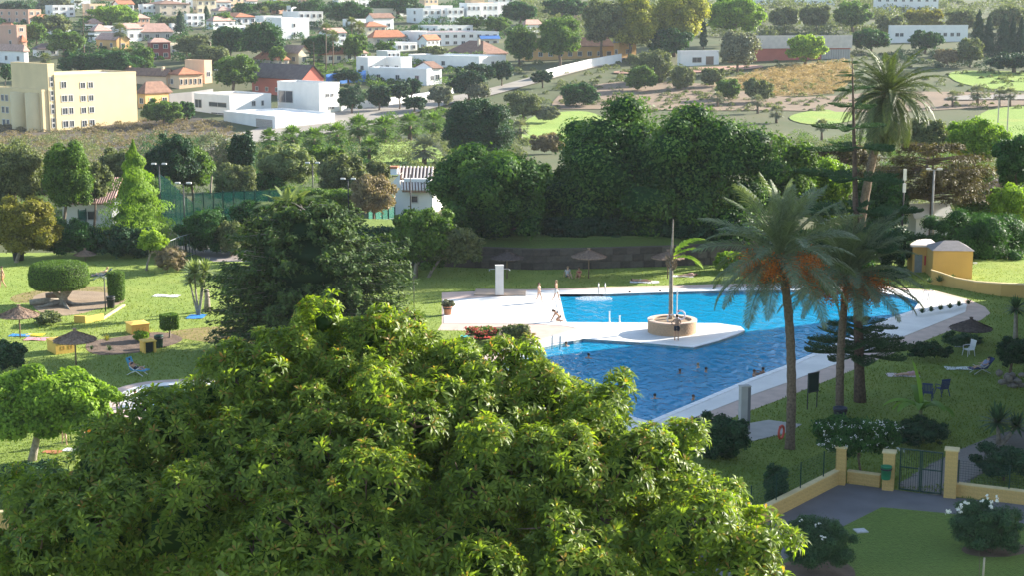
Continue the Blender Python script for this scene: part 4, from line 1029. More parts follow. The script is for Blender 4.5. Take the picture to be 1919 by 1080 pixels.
# pavilion posts
# white boundary walls by the road and the school
def low_wall(label, pts, h, m, name='boundary_wall', th=.3, off=0, cap=None):
    P = [grd(u, v) for u, v in pts]
    t = thing(name, label, 'wall', P[0])
    mb = MB()
    for a, b in zip(P, P[1:]):
        d = (b - a); d.z = 0; nn = Vector((-d.y, d.x, 0)).normalized() * th
        q = [a - P[0], b - P[0], b - P[0] + nn, a - P[0] + nn]
        mb.add([(p.x, p.y, p.z - 1) for p in q] + [(p.x, p.y, p.z + h) for p in q], [(0, 3, 2, 1), (4, 5, 6, 7), (0, 1, 5, 4), (1, 2, 6, 5), (2, 3, 7, 6), (3, 0, 4, 7)])
    mb.build('wall', m, t)
    return t
low_wall('pale wall with blue railing running below the school', [(1010, 152), (1060, 138), (1110, 126), (1165, 116)], 2.6, WALLS['white'])
low_wall('white garden wall climbing beside the road trees', [(640, 208), (720, 198), (800, 186), (860, 172)], 1.8, WALLS['white'])
low_wall('bright blue court wall beside the white villas', [(612, 160), (650, 155), (686, 152)], 3.0, mat('court_blue', (.05, .18, .5), .8, .08, 1), 'court_wall')
low_wall('grey stone wall between the yellow block and the white villa', [(318, 200), (360, 196), (400, 190)], 3.2, WALLS['grey'])
# ------------------------------------------------------------------ the block of flats out of frame on the right, whose shadow lies over the near garden
def flats():
    a, b = Vector((27.0, 70)), Vector((39.8, 119.3)); d = (b - a).normalized(); L = (b - a).length
    t = thing('apartment_block', 'cream block of flats beside the pool garden, right of the picture', 'apartment block', (a.x, a.y, 0), math.atan2(d.y, d.x))
    Hh = 20.5
    MB().box(0, L, -14, 0, -.3, Hh).build('wall', WALLS['cream'], t)
    MB().box(-.3, L + .3, -14.3, .3, Hh, Hh + .4).build('roof', ROOFS['gravel'], t)
    for f in range(7):
        for i in range(8):
            x = 2 + i * 6.3; z = f * 2.9 + .9
            w = MB().box(x, x + 2.2, .003, .08, z, z + 1.5).build('window', FRAME, t)
            MB().box(x + .12, x + 2.08, .081, .09, z + .12, z + 1.38).build('pane', GLASS, w)
        if f: MB().box(1, L - 1, .003, 1.0, f * 2.9 - .1, f * 2.9 + .08).build('balcony', WALLS['white'], t)
flats()
# ------------------------------------------------------------------ big trees round the pool
def fore_tree():
    rng = np.random.default_rng(77)
    base = Vector((-3.0, 41.0, 0))
    t = thing('broadleaf_tree', 'huge glossy tree with whorled leaves filling the foreground', 'tree', base)
    spec = [(606, 606, 48, 41), (700, 640, 58, 41.2), (770, 645, 50, 41.6), (440, 700, 56, 40.4), (510, 690, 64, 40.4), (560, 650, 50, 40.8), (860, 690, 50, 41.4), (640, 690, 95, 41), (735, 665, 72, 41.4), (815, 705, 72, 41.6), (480, 735, 85, 40), (400, 745, 62, 40.5), (310, 795, 78, 40), (200, 880, 88, 39), (100, 960, 98, 38),
            (968, 682, 52, 41), (1015, 735, 75, 40.6), (905, 770, 95, 40), (1098, 772, 72, 40), (1148, 752, 50, 39.6), (1150, 860, 105, 38.6), (1245, 885, 82, 38.6), (1315, 940, 72, 38.2), (1392, 1040, 84, 37),
            (1250, 1020, 125, 37.2), (1050, 900, 125, 38.2), (1080, 1060, 135, 36.4), (900, 885, 125, 38.2), (880, 1040, 135, 36.4), (740, 805, 115, 39), (700, 950, 135, 37.2), (680, 1080, 130, 36),
            (560, 860, 125, 38.4), (520, 1020, 135, 36.6), (400, 860, 112, 39), (340, 985, 130, 37.2), (180, 1030, 125, 37), (40, 1070, 100, 37), (255, 905, 90, 38.6), (1410, 1110, 78, 36.6),
            (700, 760, 110, 43), (1000, 850, 150, 43), (450, 850, 140, 43), (850, 900, 170, 44), (600, 950, 170, 44), (1150, 980, 150, 42), (300, 980, 140, 42)]
    C = []; Rr = []
    for (u, v, r, y) in spec:
        p = at(u, v, y); C.append(np.array(p - base)); q = r * mpp(y); Rr.append((q * 1.02, q * 1.1, q * .92))
    C = np.array(C); Rr = np.array(Rr); C0_ = C
    sc_, sr_ = [], []
    for c_, r_ in zip(C, Rr):                        # each limb carries its own bunches of twigs
        k_ = 9
        dd = unit(rng.normal(size=(k_, 3)) + np.array([0, -.5, .35]))
        sc_.append(c_ + dd * r_ * rng.uniform(.74, .98, (k_, 1))); sr_.append(np.repeat(r_[None] * .4, k_, 0) * rng.uniform(.75, 1.15, (k_, 1)))
    C = np.concatenate([C] + sc_); Rr = np.concatenate([Rr * .74] + sr_)
    p, d = shell_points(C, Rr, 13500, rng, -.5, .16)
    ax = unit(d + np.array([0, 0, .75]) + rng.normal(size=d.shape) * .28)
    # whorl meshes: a ring of long leaves, younger and paler ones at the heart
    def whorl(seed, n):
        rr = np.random.default_rng(seed); V = []; F = []; T = []
        for i in range(n):
            k = i / n; a = i * 2.4 + rr.uniform(-.25, .25); el = .95 - 1.15 * k + rr.uniform(-.16, .16)
            L = (.15 + .10 * min(1, k * 1.8)) * rr.uniform(.85, 1.15); w = L * rr.uniform(.13, .17)
            dd = np.array([math.cos(a) * math.cos(el), math.sin(a) * math.cos(el), math.sin(el)])
            sd = np.array([-math.sin(a), math.cos(a), 0]); up = np.cross(dd, sd) * -1
            if up[2] < 0: up = -up
            s = dd * .02; m = s + dd * L * .55 + np.array([0, 0, .0]); e = s + dd * L - np.array([0, 0, L * .26])
            q1 = s + dd * L * .25; fold = up * w * .35
            o = len(V); V.extend([s, m + sd * w + fold, e, m - sd * w + fold, m])
            tt = float(np.clip(.92 - .75 * k + rr.normal(0, .1), 0, .95))
            F.extend([(o, o + 4, o + 1), (o + 4, o + 2, o + 1), (o, o + 3, o + 4), (o + 4, o + 3, o + 2)]); T.extend([tt] * 4)
        return np.array(V), np.array(F), np.array(T)
    W = [whorl(s, n) for s, n in ((1, 12), (2, 14), (3, 11), (4, 13), (5, 15))]
    # the whorls nearest the camera and best in view become leaf clusters of their own
    view = unit(np.array([[0, 0, CAM_Z]]) - (p + np.array(base)))
    score = (d * view).sum(1) - .06 * (p[:, 1]) + rng.uniform(0, .5, len(p))
    inpic = (np.array([(base + Vector(q)).z for q in p]) > CAM_Z - .345 * (p[:, 1] + base.y))
    score[~inpic] = -9
    order = np.argsort(-score); near = set(order[:300].tolist())
    Vs = []; Fs = []; Ts = []; o = 0
    mes = []
    for (V, F, T) in W:
        me = fastmesh('leaf_whorl', V, F, T, True); me.materials.append(LM['fore']); mes.append(me)
    for i in range(len(p)):
        z = Vector(ax[i]); q = z.to_track_quat('Z', 'Y').to_matrix() @ Matrix.Rotation(rng.uniform(0, 6.28), 3, 'Z')
        k = i % 5; sc = rng.uniform(.82, 1.35)
        if i in near:
            ob = link('leaf_whorl', mes[k], None, t); M4 = q.to_4x4(); ob.location = p[i]; ob.rotation_euler = q.to_euler(); ob.scale = (sc, sc, sc); continue
        V, F, T = W[k]
        Vs.append((V * sc) @ np.array(q).T + p[i]); Fs.append(F + o)
        sh = rng.normal(0, .12); tip = rng.uniform() < .05
        tt = np.clip(T + sh, 0, .97)
        if tip: tt = np.where(T > .75, 1.0, tt)
        Ts.append(tt); o += len(V)
    cv, cf = core_balls(C0_, np.array([r_ for r_ in Rr[:len(C0_)]]) * np.where(Rr[:len(C0_), :1] < .75, .6, 1.0), .72, 12, 8, rng, .3)
    cf3 = np.concatenate([cf[:, [0, 1, 2]], cf[:, [0, 2, 3]]]); Vs.append(cv); Fs.append(cf3 + o); Ts.append(np.zeros(len(cf3)))  # added core at darkest tint: shade between whorls put into colour
    f = link('foliage', fastmesh('foliage', np.concatenate(Vs), np.concatenate(Fs), np.concatenate(Ts), True), LM['fore'], t); f['kind'] = 'stuff'
    mb = trunk_mb((0, 0, -.3), (0, 0, 7.5), .42, [tuple(c * .94) for c in C0_], rng, n=12)
    for i in order[:1500:3]:
        j = int(np.argmin(((C - p[i]) ** 2).sum(1)))
        mb.tube([C[j], (C[j] + p[i]) / 2 + np.array([0, 0, -.06]), p[i]], [.035, .02, .008], 4, False)
    mb.build('trunk', mat('bark_reddish', (.17, .11, .08), .9, .3, 6, .5), t, True)
fore_tree()
tree('round_headed_tree', 'round bright green tree with a bare pale trunk at the lower left', (-40, 684, 238, 828), (57, 864), 'bright', 5.0, 4.5, 26, (.28, .4), bark=BARKG, up=.6, tr=.18, jit=.08)
# conifers with flat drooping sprays
def spray_tree(name, label, base, box, leaf, nb=330, ns=120, trunk=(), seed=21, ry=.82, core=.7, L=(.20, .38), W=.45, layers=0, depth=None, low=-.98, tr=.4, sp0=.75, bark=None):
    rng = np.random.default_rng(seed)
    g = grd(*base) if depth is None else at(base[0], base[1], depth)
    if depth is not None: g.z = float(hgt(g.x, g.y))
    t = thing(name, label, 'tree', g)
    s = mpp(g.y); x0, y0, x1, y1 = box; cen = at((x0 + x1) / 2, (y0 + y1) / 2, g.y) - g
    rx, rz = (x1 - x0) / 2 * s, (y1 - y0) / 2 * s; cent = []; nr = []; dr = []; tn = []
    mb = MB(); mb.tube([(0, 0, -.3), (cen.x * .2, 0, 1.2), (cen.x * .5, .2, max(2, cen.z * .6)), (cen.x, .3, cen.z + rz * .75)], [tr * 1.05, tr * .9, tr * .75, .05], 12)
    lev = rng.uniform(-.9, .95, max(1, layers))
    for i in range(nb):
        k = rng.uniform(low, 1); a = rng.uniform(0, 6.28)
        if layers: k = lev[i % layers] + rng.uniform(-.11, .11)
        wdt = math.sqrt(max(.02, 1 - (max(k, -.2)) ** 2 * .9)) * rng.uniform(.62, 1.12)
        if k > .6: wdt *= .85
        e = np.array([cen.x + math.cos(a) * rx * wdt, math.sin(a) * rx * ry * wdt, cen.z + k * rz])
        b = np.array([cen.x * .7, .2, max(1.0, e[2] - rng.uniform(.2, .5 if layers else 1.6))])
        dirn = e - b; Ld = np.linalg.norm(dirn); dirn /= Ld
        mb.tube([b, b + (e - b) * .55 + [0, 0, .15], e], [.06, .035, .01], 4, False)
        n = ns
        q = rng.uniform(.42, 1.03, n) ** .8; sp = ((1.05 - q) * sp0 + .16) * (rx / 6.0) ** .5
        side = np.cross(dirn, [0, 0, 1]); side /= np.linalg.norm(side)
        off = rng.normal(size=n) * sp
        pp = b + dirn * (q * Ld)[:, None] + side * (off * .62)[:, None] + np.array([0, 0, 1]) * (rng.normal(size=n) * (.16 if layers else .14) - np.abs(off) * .12 - .25 * (q - .5) ** 2)[:, None]
        cent.append(pp); nr.append(np.tile([0, 0, 1.0], (n, 1)) + rng.normal(size=(n, 3)) * .6 + np.array([math.cos(a), math.sin(a), 0]) * .5)
        dr.append(np.tile(dirn + [0, 0, -.25], (n, 1)) + side * (np.sign(off) * .6)[:, None] + rng.normal(size=(n, 3)) * .25); tn.append(np.clip(rng.normal(.5, .2, n) + .3 * (q - .75) + rng.normal(0, .12), 0, 1))
    cent = np.concatenate(cent); LL = rng.uniform(*L, len(cent)); tn = np.concatenate(tn)
    v, f = leaves(cent, np.concatenate(nr), LL, LL * W, rng, .2, np.concatenate(dr))
    if core:
        cc = np.array([[cen.x, 0, cen.z + rz * q] for q in (-.55, -.3, 0, .3, .55)]); w = np.array([.78, .85, .85, .78, .6]) * core
        v, f, tn = with_core(v, f, tn, cc, np.stack([rx * w, rx * ry * w, np.full(5, rz * .34)], 1), 1.0, rng)
    link('crown', fastmesh('crown', v, f, tn), LM[leaf], t)
    mb.build('trunk', bark or BARKG, t, True)
    return t
cz = spray_tree('spreading_conifer', 'broad dark spreading conifer on two thick trunks in mid lawn', (567, 656), (392, 376, 768, 632), 'cedar', 460, 120, core=.66, L=(.22, .42), W=.44)
MB().tube([(-1.25, .9, -.2), (-1.2, .9, .9), (-1.0, .9, 2.3)], [.44, .38, .3], 10).build('second_trunk', BARK, cz, True)
tree('fig_tree', 'largest dark domed fig tree behind the pool', (1006, 184, 1500, 474), (1240, 455), 'ficus', 6.0, 4.4, 70, (.17, .27), fine=False, up=.6, tr=.5, limbs=14, rough=.6, depth=141, ry=8.5, cut=-.9, jit=.14)
tree('fig_tree', 'smaller dark round fig tree left of the largest one', (802, 262, 1046, 470), (930, 466), 'ficus', 5.8, 4.4, 44, (.18, .28), fine=False, up=.6, tr=.4, limbs=10, rough=.6, depth=137, ry=6.5, cut=-.9, jit=.14)
tree('fig_tree', 'lit fig tree right behind the near date palms', (1400, 250, 1530, 400), (1465, 440), 'green', 4.0, 4, 18, up=.6, depth=147, limbs=6)
tree('fig_tree', 'dark fig between the two domed ones', (985, 300, 1100, 470), (1040, 462), 'ficus', 5.6, 4.2, 26, (.22, .32), fine=False, up=.6, tr=.35, depth=146, jit=.1)
tree('umbrella_tree', 'leaning tree with rounded glossy crown right of the conifer', (722, 382, 868, 505), (778, 520), 'green', 3.6, 4.5, 20, (.26, .38), up=.6, tr=.17, bark=BARKG)
tree('umbrella_tree', 'low lit limb of a glossy tree beside the retaining wall', (778, 425, 914, 496), (800, 520), 'olive', 3.6, 4, 14, up=.6, tr=.12, bark=BARKG)
tree('acacia_tree', 'golden leaved round tree at the left edge of the lawn', (-30, 368, 122, 470), (28, 492), 'gold', 2.8, 4, 20, bark=BARKG, tr=.14)
tree('young_tree', 'slender young tree with a white trunk by the court fence', (252, 425, 314, 476), (274, 507), 'lime', 3.0, 3.5, 10, bark=BARKG, tr=.09)
cone_tree('bright_conifer', 'bright yellow green conifer with a leaning pointed top', (196, 262, 318, 462), (255, 474), 'bright', 3.0, cov=6, wob=.22, p=1.0)
tree('tall_bushy_tree', 'pale green bushy tree at the far left edge', (-40, 262, 84, 392), (20, 436), 'olive', 2.8, 4.5, 22)
tree('tall_bushy_tree', 'pale green bushy tree with two humps left of the bright conifer', (78, 258, 176, 400), (120, 440), 'green', 2.8, 4.5, 22)
tree('tall_bushy_tree', 'shorter bushy tree tucked beside the bright conifer', (140, 298, 210, 380), (175, 432), 'olive', 2.8, 4.5, 14)
tree('dark_tree', 'dark evergreen behind the court lights', (272, 250, 372, 350), (322, 392), 'deep', 2.8, 4.5, 18)
tree('dark_tree', 'dark evergreen behind the bare branched tree', (430, 240, 482, 330), (455, 372), 'deep', 2.8, 4, 14)
tree('bare_tree', 'grey bare branched tree in the scrub', (362, 234, 430, 335), (395, 372), 'grey', 2.2, 1.0, 16, bark=BARKG, limbs=20, core=0)
bush('garden_bush', 'light green rounded bush behind the green net', (395, 306, 484, 376), (440, 402), 'olive')
bush('garden_bush', 'bright bush on the near side of the green net', (330, 388, 440, 470), (385, 476), 'dark', ry=3)
bush('banana_thicket', 'thicket of broad leaved plants above the courts', (474, 268, 602, 352), (540, 392), 'lpalm', 5.5, W=.25, up=.8)
bush('banana_thicket', 'yellowish thicket next to the striped roof cottage', (588, 284, 690, 360), (640, 396), 'olive', 5.0, W=.3, up=.8)
bush('garden_bush', 'pale bush against the cottage wall', (682, 298, 735, 350), (708, 388), 'olive')
tree('dry_tree', 'brownish round tree before the striped roof cottage', (655, 322, 742, 408), (700, 430), 'brown', 2.6, 4, 14)
bush('undergrowth', 'dark undergrowth below the two pale bushy trees', (60, 410, 210, 478), (135, 482), 'dark', 2.8, ry=3)
bush('undergrowth', 'shady undergrowth below the bright conifer', (180, 420, 300, 482), (240, 484), 'deep', 2.8, ry=2.5)
bush('dry_grass_clump', 'straw coloured grasses along the court fence', (285, 458, 350, 510), (318, 510), 'brown', 4, W=.12, ry=1.5)
# ------------------------------------------------------------------ palms
palm('date_palm', 'nearest date palm leaning over the pool with orange fruit', (1480, 842), (1462, 482), 184, 56, .24, (1492, 620), fruit=6, seed=4, ll=.85, lw=.034, low=-.75, high=1.5, arch=.62, droop=.82)
palm('date_palm', 'second date palm with red fruit under its crown', (1574, 775), (1588, 522), 168, 58, .23, (1572, 640), fruit=7, seed=9, ll=.82, lw=.034, low=-.55, high=1.5, arch=.62, droop=.8)
palm('canary_palm', 'tall canary palm rising above the pines', (1606, 470), (1664, 178), 122, 92, .42, (1622, 330), depth=140, seed=12, ll=.85, lw=.045, low=-1.35, high=1.5, droop=1.05, bark=BARK, leaf='cpalm')
palm('feather_palm', 'palm head showing behind the broad conifer', (540, 486), (538, 398), 78, 34, .3, None, seed=15, leaf='lpalm', ll=.7, lw=.045)
qp = palm('queen_palm', 'thin palm on the round planter with one bright frond', (1257, 604), (1258, 486), 82, 3, .15, None, seed=23, leaf='lime', ll=.62, lw=.05, low=.1, high=.75, bark=BARKG, depth=grd(1260, 620, 0).y)
_f = [o for o in qp.children if o.name.startswith('frond')]
for o, (e_, a_) in zip(_f, ((.35, -.15), (.55, .35), (.1, -.5))): o.rotation_euler = (0, -e_ + .15, a_)
_c = _f[0].location
MB().tube([(_c.x, _c.y, _c.z - .3), (_c.x + .05, _c.y, _c.z + 1.2), (_c.x + .08, _c.y, _c.z + 2.5)], [.12, .06, .03], 8).build('dead_spear', BARKG, qp, True)
norfolk('tall thin norfolk pine with tiered branches among the date palms', (1612, 754), (1597, 108),
        [(118, 20), (138, 27), (166, 40), (200, 46), (240, 70), (278, 88), (335, 108), (395, 120), (450, 128), (515, 110), (612, 66), (640, 96), (664, 100)], seed=5, per=5, leaf='olea')
bush('low_branches', 'dark low conifer branches over the pool edge', (1490, 610, 1600, 676), (1545, 700), 'deep', 3.0, ry=1.4, W=.3) if False else None
cone = None
def rosette(name, label, c, r_px, base, leaf, n=44, ll=1.0, w=.09, cat='plant', trunk=.08, depth=None, group=None, heads=None, el0=1.4, el1=-.5):
    """yucca, dracaena, agave: stiff sword leaves round one or more heads"""
    rng = rng_new(); g = grd(*base) if depth is None else at(base[0], base[1], depth); s = mpp(g.y)
    t = thing(name, label, cat, g, 0, group); V = []; F = []; T = []; mb = MB()
    for (hu, hv, hr) in (heads or [(c[0], c[1], r_px)]):
        q = np.array(at(hu, hv, g.y) - g); Rr = hr * s
        for i in range(n):
            el = el0 + (el1 - el0) * i / n + rng.uniform(-.1, .1); a = i * 2.4 + rng.uniform(-.2, .2)
            d = np.array([math.cos(a) * math.cos(el), math.sin(a) * math.cos(el), math.sin(el)]); sd = np.array([-math.sin(a), math.cos(a), 0])
            L = Rr * rng.uniform(.8, 1.08); wd = sd * Rr * w
            m = q + d * L * .5; e = q + d * L + np.array([0, 0, -.12 * L * (1 - abs(math.sin(el)))])
            o = len(V); V.extend([q - wd * .5, m - wd, m + wd, q + wd * .5, e]); tt = float(np.clip(rng.normal(.5, .2), 0, 1))
            F.extend([(o, o + 1, o + 2), (o, o + 2, o + 3), (o + 1, o + 4, o + 2)]); T.extend([tt] * 3)
        if trunk and q[2] > .3: mb.tube([(0, 0, -.1), (q[0] * .6, q[1], q[2] * .5), tuple(q)], [trunk * 1.5, trunk, trunk * .8], 7)
    link('leaves', fastmesh('leaves', np.array(V), np.array(F), np.array(T)), LM[leaf], t)
    if mb.v: mb.build('trunk', BARKG, t, True)
    return t
rosette('yucca', 'pale trunked yucca with two heads beside the conifer', 0, 0, (372, 592), 'lpalm', heads=[(364, 512, 32), (384, 508, 28), (356, 528, 22), (378, 532, 22)], trunk=.07, n=70)
rosette('yucca', 'dark dragon tree at the right edge of the lawn', 0, 0, (1903, 655), 'olea', heads=[(1904, 580, 30)], n=60, trunk=.14)
rosette('yucca', 'dark spiky yucca above the clipped hedge', 0, 0, (1872, 835), 'olea', heads=[(1870, 792, 46), (1905, 800, 34)], n=60, trunk=.1)
rosette('agave', 'grey green agave in the middle of the flower bed', (205, 658), 14, (205, 665), 'lpalm', trunk=0, el1=.1, n=30, w=.08)
rosette('aloe', 'reddish aloe behind the agave', (200, 640), 14, (200, 648), 'gold', trunk=0, el1=.1, n=30, w=.08)
rosette('aloe', 'low aloe at the left end of the flower bed', (172, 656), 10, (172, 662), 'olea', trunk=0, el1=.1, n=24, w=.09)
for i, (u, v, r) in enumerate([(1728, 588, 13), (1745, 585, 13), (1762, 582, 13), (1780, 579, 13), (1797, 575, 14), (1815, 571, 12)]):
    rosette('spiky_plant', ['leftmost', 'second', 'third', 'fourth', 'fifth', 'rightmost'][i] + ' spiky plant of the row on the pool beach', (u, v), r, (u, v + 5), 'deep', trunk=0, el1=.25, n=34, w=.09, group='spiky plants on the pool beach')
for i, (u, v, r) in enumerate([(1760, 528, 14), (1785, 524, 13), (1742, 530, 12)]):
    rosette('spiky_plant', ['middle', 'right', 'left'][i] + ' spiky plant against the curved yellow wall', (u, v), r, (u, v + 8), 'olea', trunk=0, el1=.25, n=30, w=.09, group='spiky plants by the yellow wall')
def banana():
    rng = np.random.default_rng(31); g = grd(1722, 832); t = thing('banana_plant', 'banana plant with one broad upright leaf on the shaded lawn', 'plant', g); s = mpp(g.y)
    MB().tube([(0, 0, -.1), (.03, 0, .8), (0, 0, 2.0)], [.16, .13, .08], 9).build('stem', mat('banana_stem', (.16, .17, .07), .7, .2, 4), t, True)
    def leaf(a, el, L, w, droop):
        V = []; F = []; S = 12
        d = np.array([math.cos(a), math.sin(a), 0]); sd = np.array([-math.sin(a), math.cos(a), 0]); p = np.array([0, 0, 1.7]); e = el
        for i in range(S + 1):
            k = i / S; ww = w * math.sin(math.pi * min(1, .08 + k * .92)) ** .6 if k < 1 else .01
            up = d * -math.sin(e) + np.array([0, 0, math.cos(e)])
            V.extend([p + sd * ww + up * ww * .35, p, p - sd * ww + up * ww * .35]); 
            p = p + (d * math.cos(e) + np.array([0, 0, math.sin(e)])) * L / S; e -= droop / S
        for i in range(S):
            o = i * 3; F.extend([(o, o + 1, o + 4, o + 3), (o + 1, o + 2, o + 5, o + 4)])
        link('leaf', fastmesh('leaf', np.array(V), np.array(F), np.repeat(rng.uniform(.2, .8), len(F)), True), LM['banana'], t)
    leaf(2.6, 1.45, 2.6, .30, .2)
    for i in range(9): leaf(i * .7 + .2, rng.uniform(.5, 1.1), rng.uniform(1.7, 2.4), rng.uniform(.22, .3), rng.uniform(1.0, 2.0))
banana()
# ------------------------------------------------------------------ shrubs of the shaded garden on the right
bush('oleander', 'dark oleander bush beside the drive at the lower middle right', (1455, 962, 1610, 1072), (1530, 1072), 'olea', 3.6, W=.3, nl=22, up=.7)
bush('oleander', 'white flowered oleander at the lower right corner', (1768, 936, 1925, 1042), (1850, 1036), 'olea', 3.6, W=.3, nl=22, up=.7)
def flowers(parent_label, boxes, n, base, size=2.6, leafm='flower', name='oleander'):
    for o in COL.objects:
        if o.get('label') == parent_label: P = o
    rng = rng_new()
    y = P.location.y
    V = []
    for k in range(n):
        b = boxes[k % len(boxes)]
        p = at(rng.uniform(b[0], b[2]), rng.uniform(b[1], b[3]), y - rng.uniform(.3, 1.3)) - P.location; V.append(p)
    V = np.repeat(np.array(V), 5, 0) + rng.normal(size=(n * 5, 3)) * .04
    v, f = leaves(V, rng.normal(size=V.shape) + [0, -.5, .8], size * mpp(y) * 1.2, size * mpp(y), rng)
    link('blossom', fastmesh('blossom', v, f, rng.uniform(0, 1, len(V))), LM[leafm], P)
flowers('white flowered oleander at the lower right corner', [(1772, 950, 1800, 968), (1800, 940, 1870, 955), (1845, 930, 1880, 960)], 16, 0, 5)
flowers('dark oleander bush beside the drive at the lower middle right', [(1500, 970, 1545, 985), (1535, 1005, 1550, 1015)], 5, 0, 4)
bush('climbing_plant', 'white speckled climber over the fence pillars', (1518, 778, 1706, 856), (1612, 898), 'dark', 3.4, nl=22, ry=1.3, trunk=True, tr=.06)
flowers('white speckled climber over the fence pillars', [(1530, 790, 1700, 848)], 110, 0, 2.0)
bush('round_shrub', 'dark round shrub hiding the shower slab', (1282, 772, 1410, 862), (1345, 862), 'deep', 3.4, nl=20)
bush('clipped_hedge', 'dark clipped hedge beside the paved path', (1820, 834, 1945, 892), (1880, 902), 'deep', 3.0, nl=20, up=.9, ry=1.5, trunk=True, tr=.06)
bush('fence_creeper', 'dark creeper on the wire fence by the low wall', (1428, 868, 1478, 945), (1452, 950), 'deep', 3.2, ry=.6)
tree('small_tree', 'small round tree beside the rock pile', (1862, 628, 1945, 690), (1892, 708), 'deep', 3.0, 4, 14, tr=.09)
bush('shrub_border', 'low dark shrubs along the pool path', (1690, 640, 1790, 672), (1740, 676), 'deep', 3.0, ry=1.0)
bush('shrub_border', 'feathery shrubs at the far end of the path border', (1760, 622, 1842, 655), (1800, 660), 'olea', 3.0, ry=1.0, W=.25)
bush('fern_clump', 'ferny plants at the foot of the banana plant', (1650, 780, 1790, 838), (1720, 842), 'deep', 5, W=.2, ry=1.5, up=.9)
bush('bush', 'rounded grey green bush under the left parasol', (60, 584, 122, 608), (92, 609), 'olive', 2.8, ry=1.2)
bush('bush', 'dark wispy bush at the left edge of the lawn', (-14, 636, 52, 694), (18, 697), 'deep', 3.2)
bush('bush', 'small bright shrub beside the yellow box', (248, 620, 282, 640), (266, 642), 'bright', 2.6)
bush('bush', 'leafy hedge at the lower left corner behind the tree', (-20, 866, 135, 935), (60, 940), 'deep', 3.4, nl=24)
bush('flower_shrub', 'reddish flowering shrubs in the bed by the deck', (868, 613, 945, 632), (906, 636), 'green', 2.6, ry=1.0)
flowers('reddish flowering shrubs in the bed by the deck', [(870, 614, 930, 630)], 70, 0, 2.4, 'red')
bush('flower_shrub', 'thin leafed plants at the deck end of the bed', (935, 606, 1000, 640), (968, 640), 'olive', 2.6, ry=1.0)
# clipped shapes
def topiary(name, label, prof, base, c_off, leaf='green', trunk=None, squash=1.0, n=9000, box=None):
    rng = rng_new(); g = grd(*base); t = thing(name, label, 'topiary', g)
    s = mpp(g.y); P = []; N = []
    if box:
        X, Y, Z = box; Z0 = c_off
        ar = np.array([X * Z, X * Z, Y * Z, Y * Z, X * Y]); fi = rng.choice(5, n, p=ar / ar.sum()); u = rng.uniform(-.5, .5, (n, 2))
        P = np.zeros((n, 3)); N = np.zeros((n, 3))
        for k, (nx, ny, nz) in enumerate([(0, -1, 0), (0, 1, 0), (-1, 0, 0), (1, 0, 0), (0, 0, 1)]):
            m = fi == k
            if nz: P[m] = np.stack([u[m, 0] * X, u[m, 1] * Y, np.full(m.sum(), Z0 + Z)], 1)
            elif ny: P[m] = np.stack([u[m, 0] * X, np.full(m.sum(), ny * Y / 2), Z0 + (u[m, 1] + .5) * Z], 1)
            else: P[m] = np.stack([np.full(m.sum(), nx * X / 2), u[m, 0] * Y, Z0 + (u[m, 1] + .5) * Z], 1)
            N[m] = (nx, ny, nz)
        a = R(28); rot = np.array([[math.cos(a), -math.sin(a), 0], [math.sin(a), math.cos(a), 0], [0, 0, 1]]); P = P @ rot.T; N = N @ rot.T
    else:
        pr = np.array(prof, float); seg = np.linalg.norm(np.diff(pr, axis=0), axis=1) * (pr[1:, 0] + pr[:-1, 0] + .05)
        i = rng.choice(len(seg), n, p=seg / seg.sum()); k = rng.uniform(0, 1, n)[:, None]; q = pr[i] * (1 - k) + pr[i + 1] * k
        d = pr[i + 1] - pr[i]; a = rng.uniform(0, 6.283, n); nr_, nz_ = d[:, 1], -d[:, 0]
        P = np.stack([q[:, 0] * np.cos(a), q[:, 0] * np.sin(a), q[:, 1]], 1); N = np.stack([nr_ * np.cos(a), nr_ * np.sin(a), nz_], 1); N = unit(N) + [0, 0, .1]
    P = P + rng.normal(size=P.shape) * .03
    v, f = leaves(P, unit(N) + rng.normal(size=N.shape) * .6, rng.uniform(.07, .14, n), .07, rng)
    if box: kb = MB().box(-box[0] * .46, box[0] * .46, -box[1] * .46, box[1] * .46, c_off + .04, c_off + box[2] * .96); kb.v = [tuple(rot @ np.array(q)) for q in kb.v]
    else: kb = MB().lathe([(max(.01, r_ - .05), z_ * .985 + .01) for r_, z_ in prof], 20)
    kb.build('shade_core', mat('shade_core', (.030, .045, .014), .95, .3, 9, .5), t)  # added opaque core: blocks leaking light, painted dark as inner shade
    link('crown', fastmesh('crown', v, f, np.clip(rng.normal(.5, .2, n), 0, 1)), LM[leaf], t)
    if trunk: 
        mb = MB()
        for pts, rad in trunk: mb.tube(pts, rad, 9)
        mb.build('trunk', BARKG, t, True)
    return t
gt = grd(122, 572); st = mpp(gt.y)
topiary('topiary_tree', 'wide flat topped topiary with a gnarled root trunk', [(0, 1.35), (1.75, 1.3), (2.1, 1.6), (2.14, 2.3), (2.0, 2.95), (1.6, 3.14), (0, 3.2)], (113, 572), 0, 'green', n=15000,
        trunk=[([(.2, 0, -.1), (.25, 0, .5), (.3, .1, 1.0), (.1, 0, 1.8)], [.48, .30, .28, .30]), ([(.25, 0, .4), (-.3, -.2, 1.0), (-.8, 0, 1.7)], [.22, .14, .08]), ([(.3, 0, .5), (.8, .2, 1.1), (1.2, .1, 1.7)], [.2, .13, .08]),
               ([(.3, 0, .25), (1.0, -.3, .12), (2.4, .2, .02)], [.22, .12, .03]), ([(.2, 0, .25), (-.6, -.7, .12), (-1.5, -1.0, 0)], [.22, .13, .03]), ([(.2, 0, .25), (.7, -1, .12), (1.2, -1.9, 0)], [.2, .12, .03])])
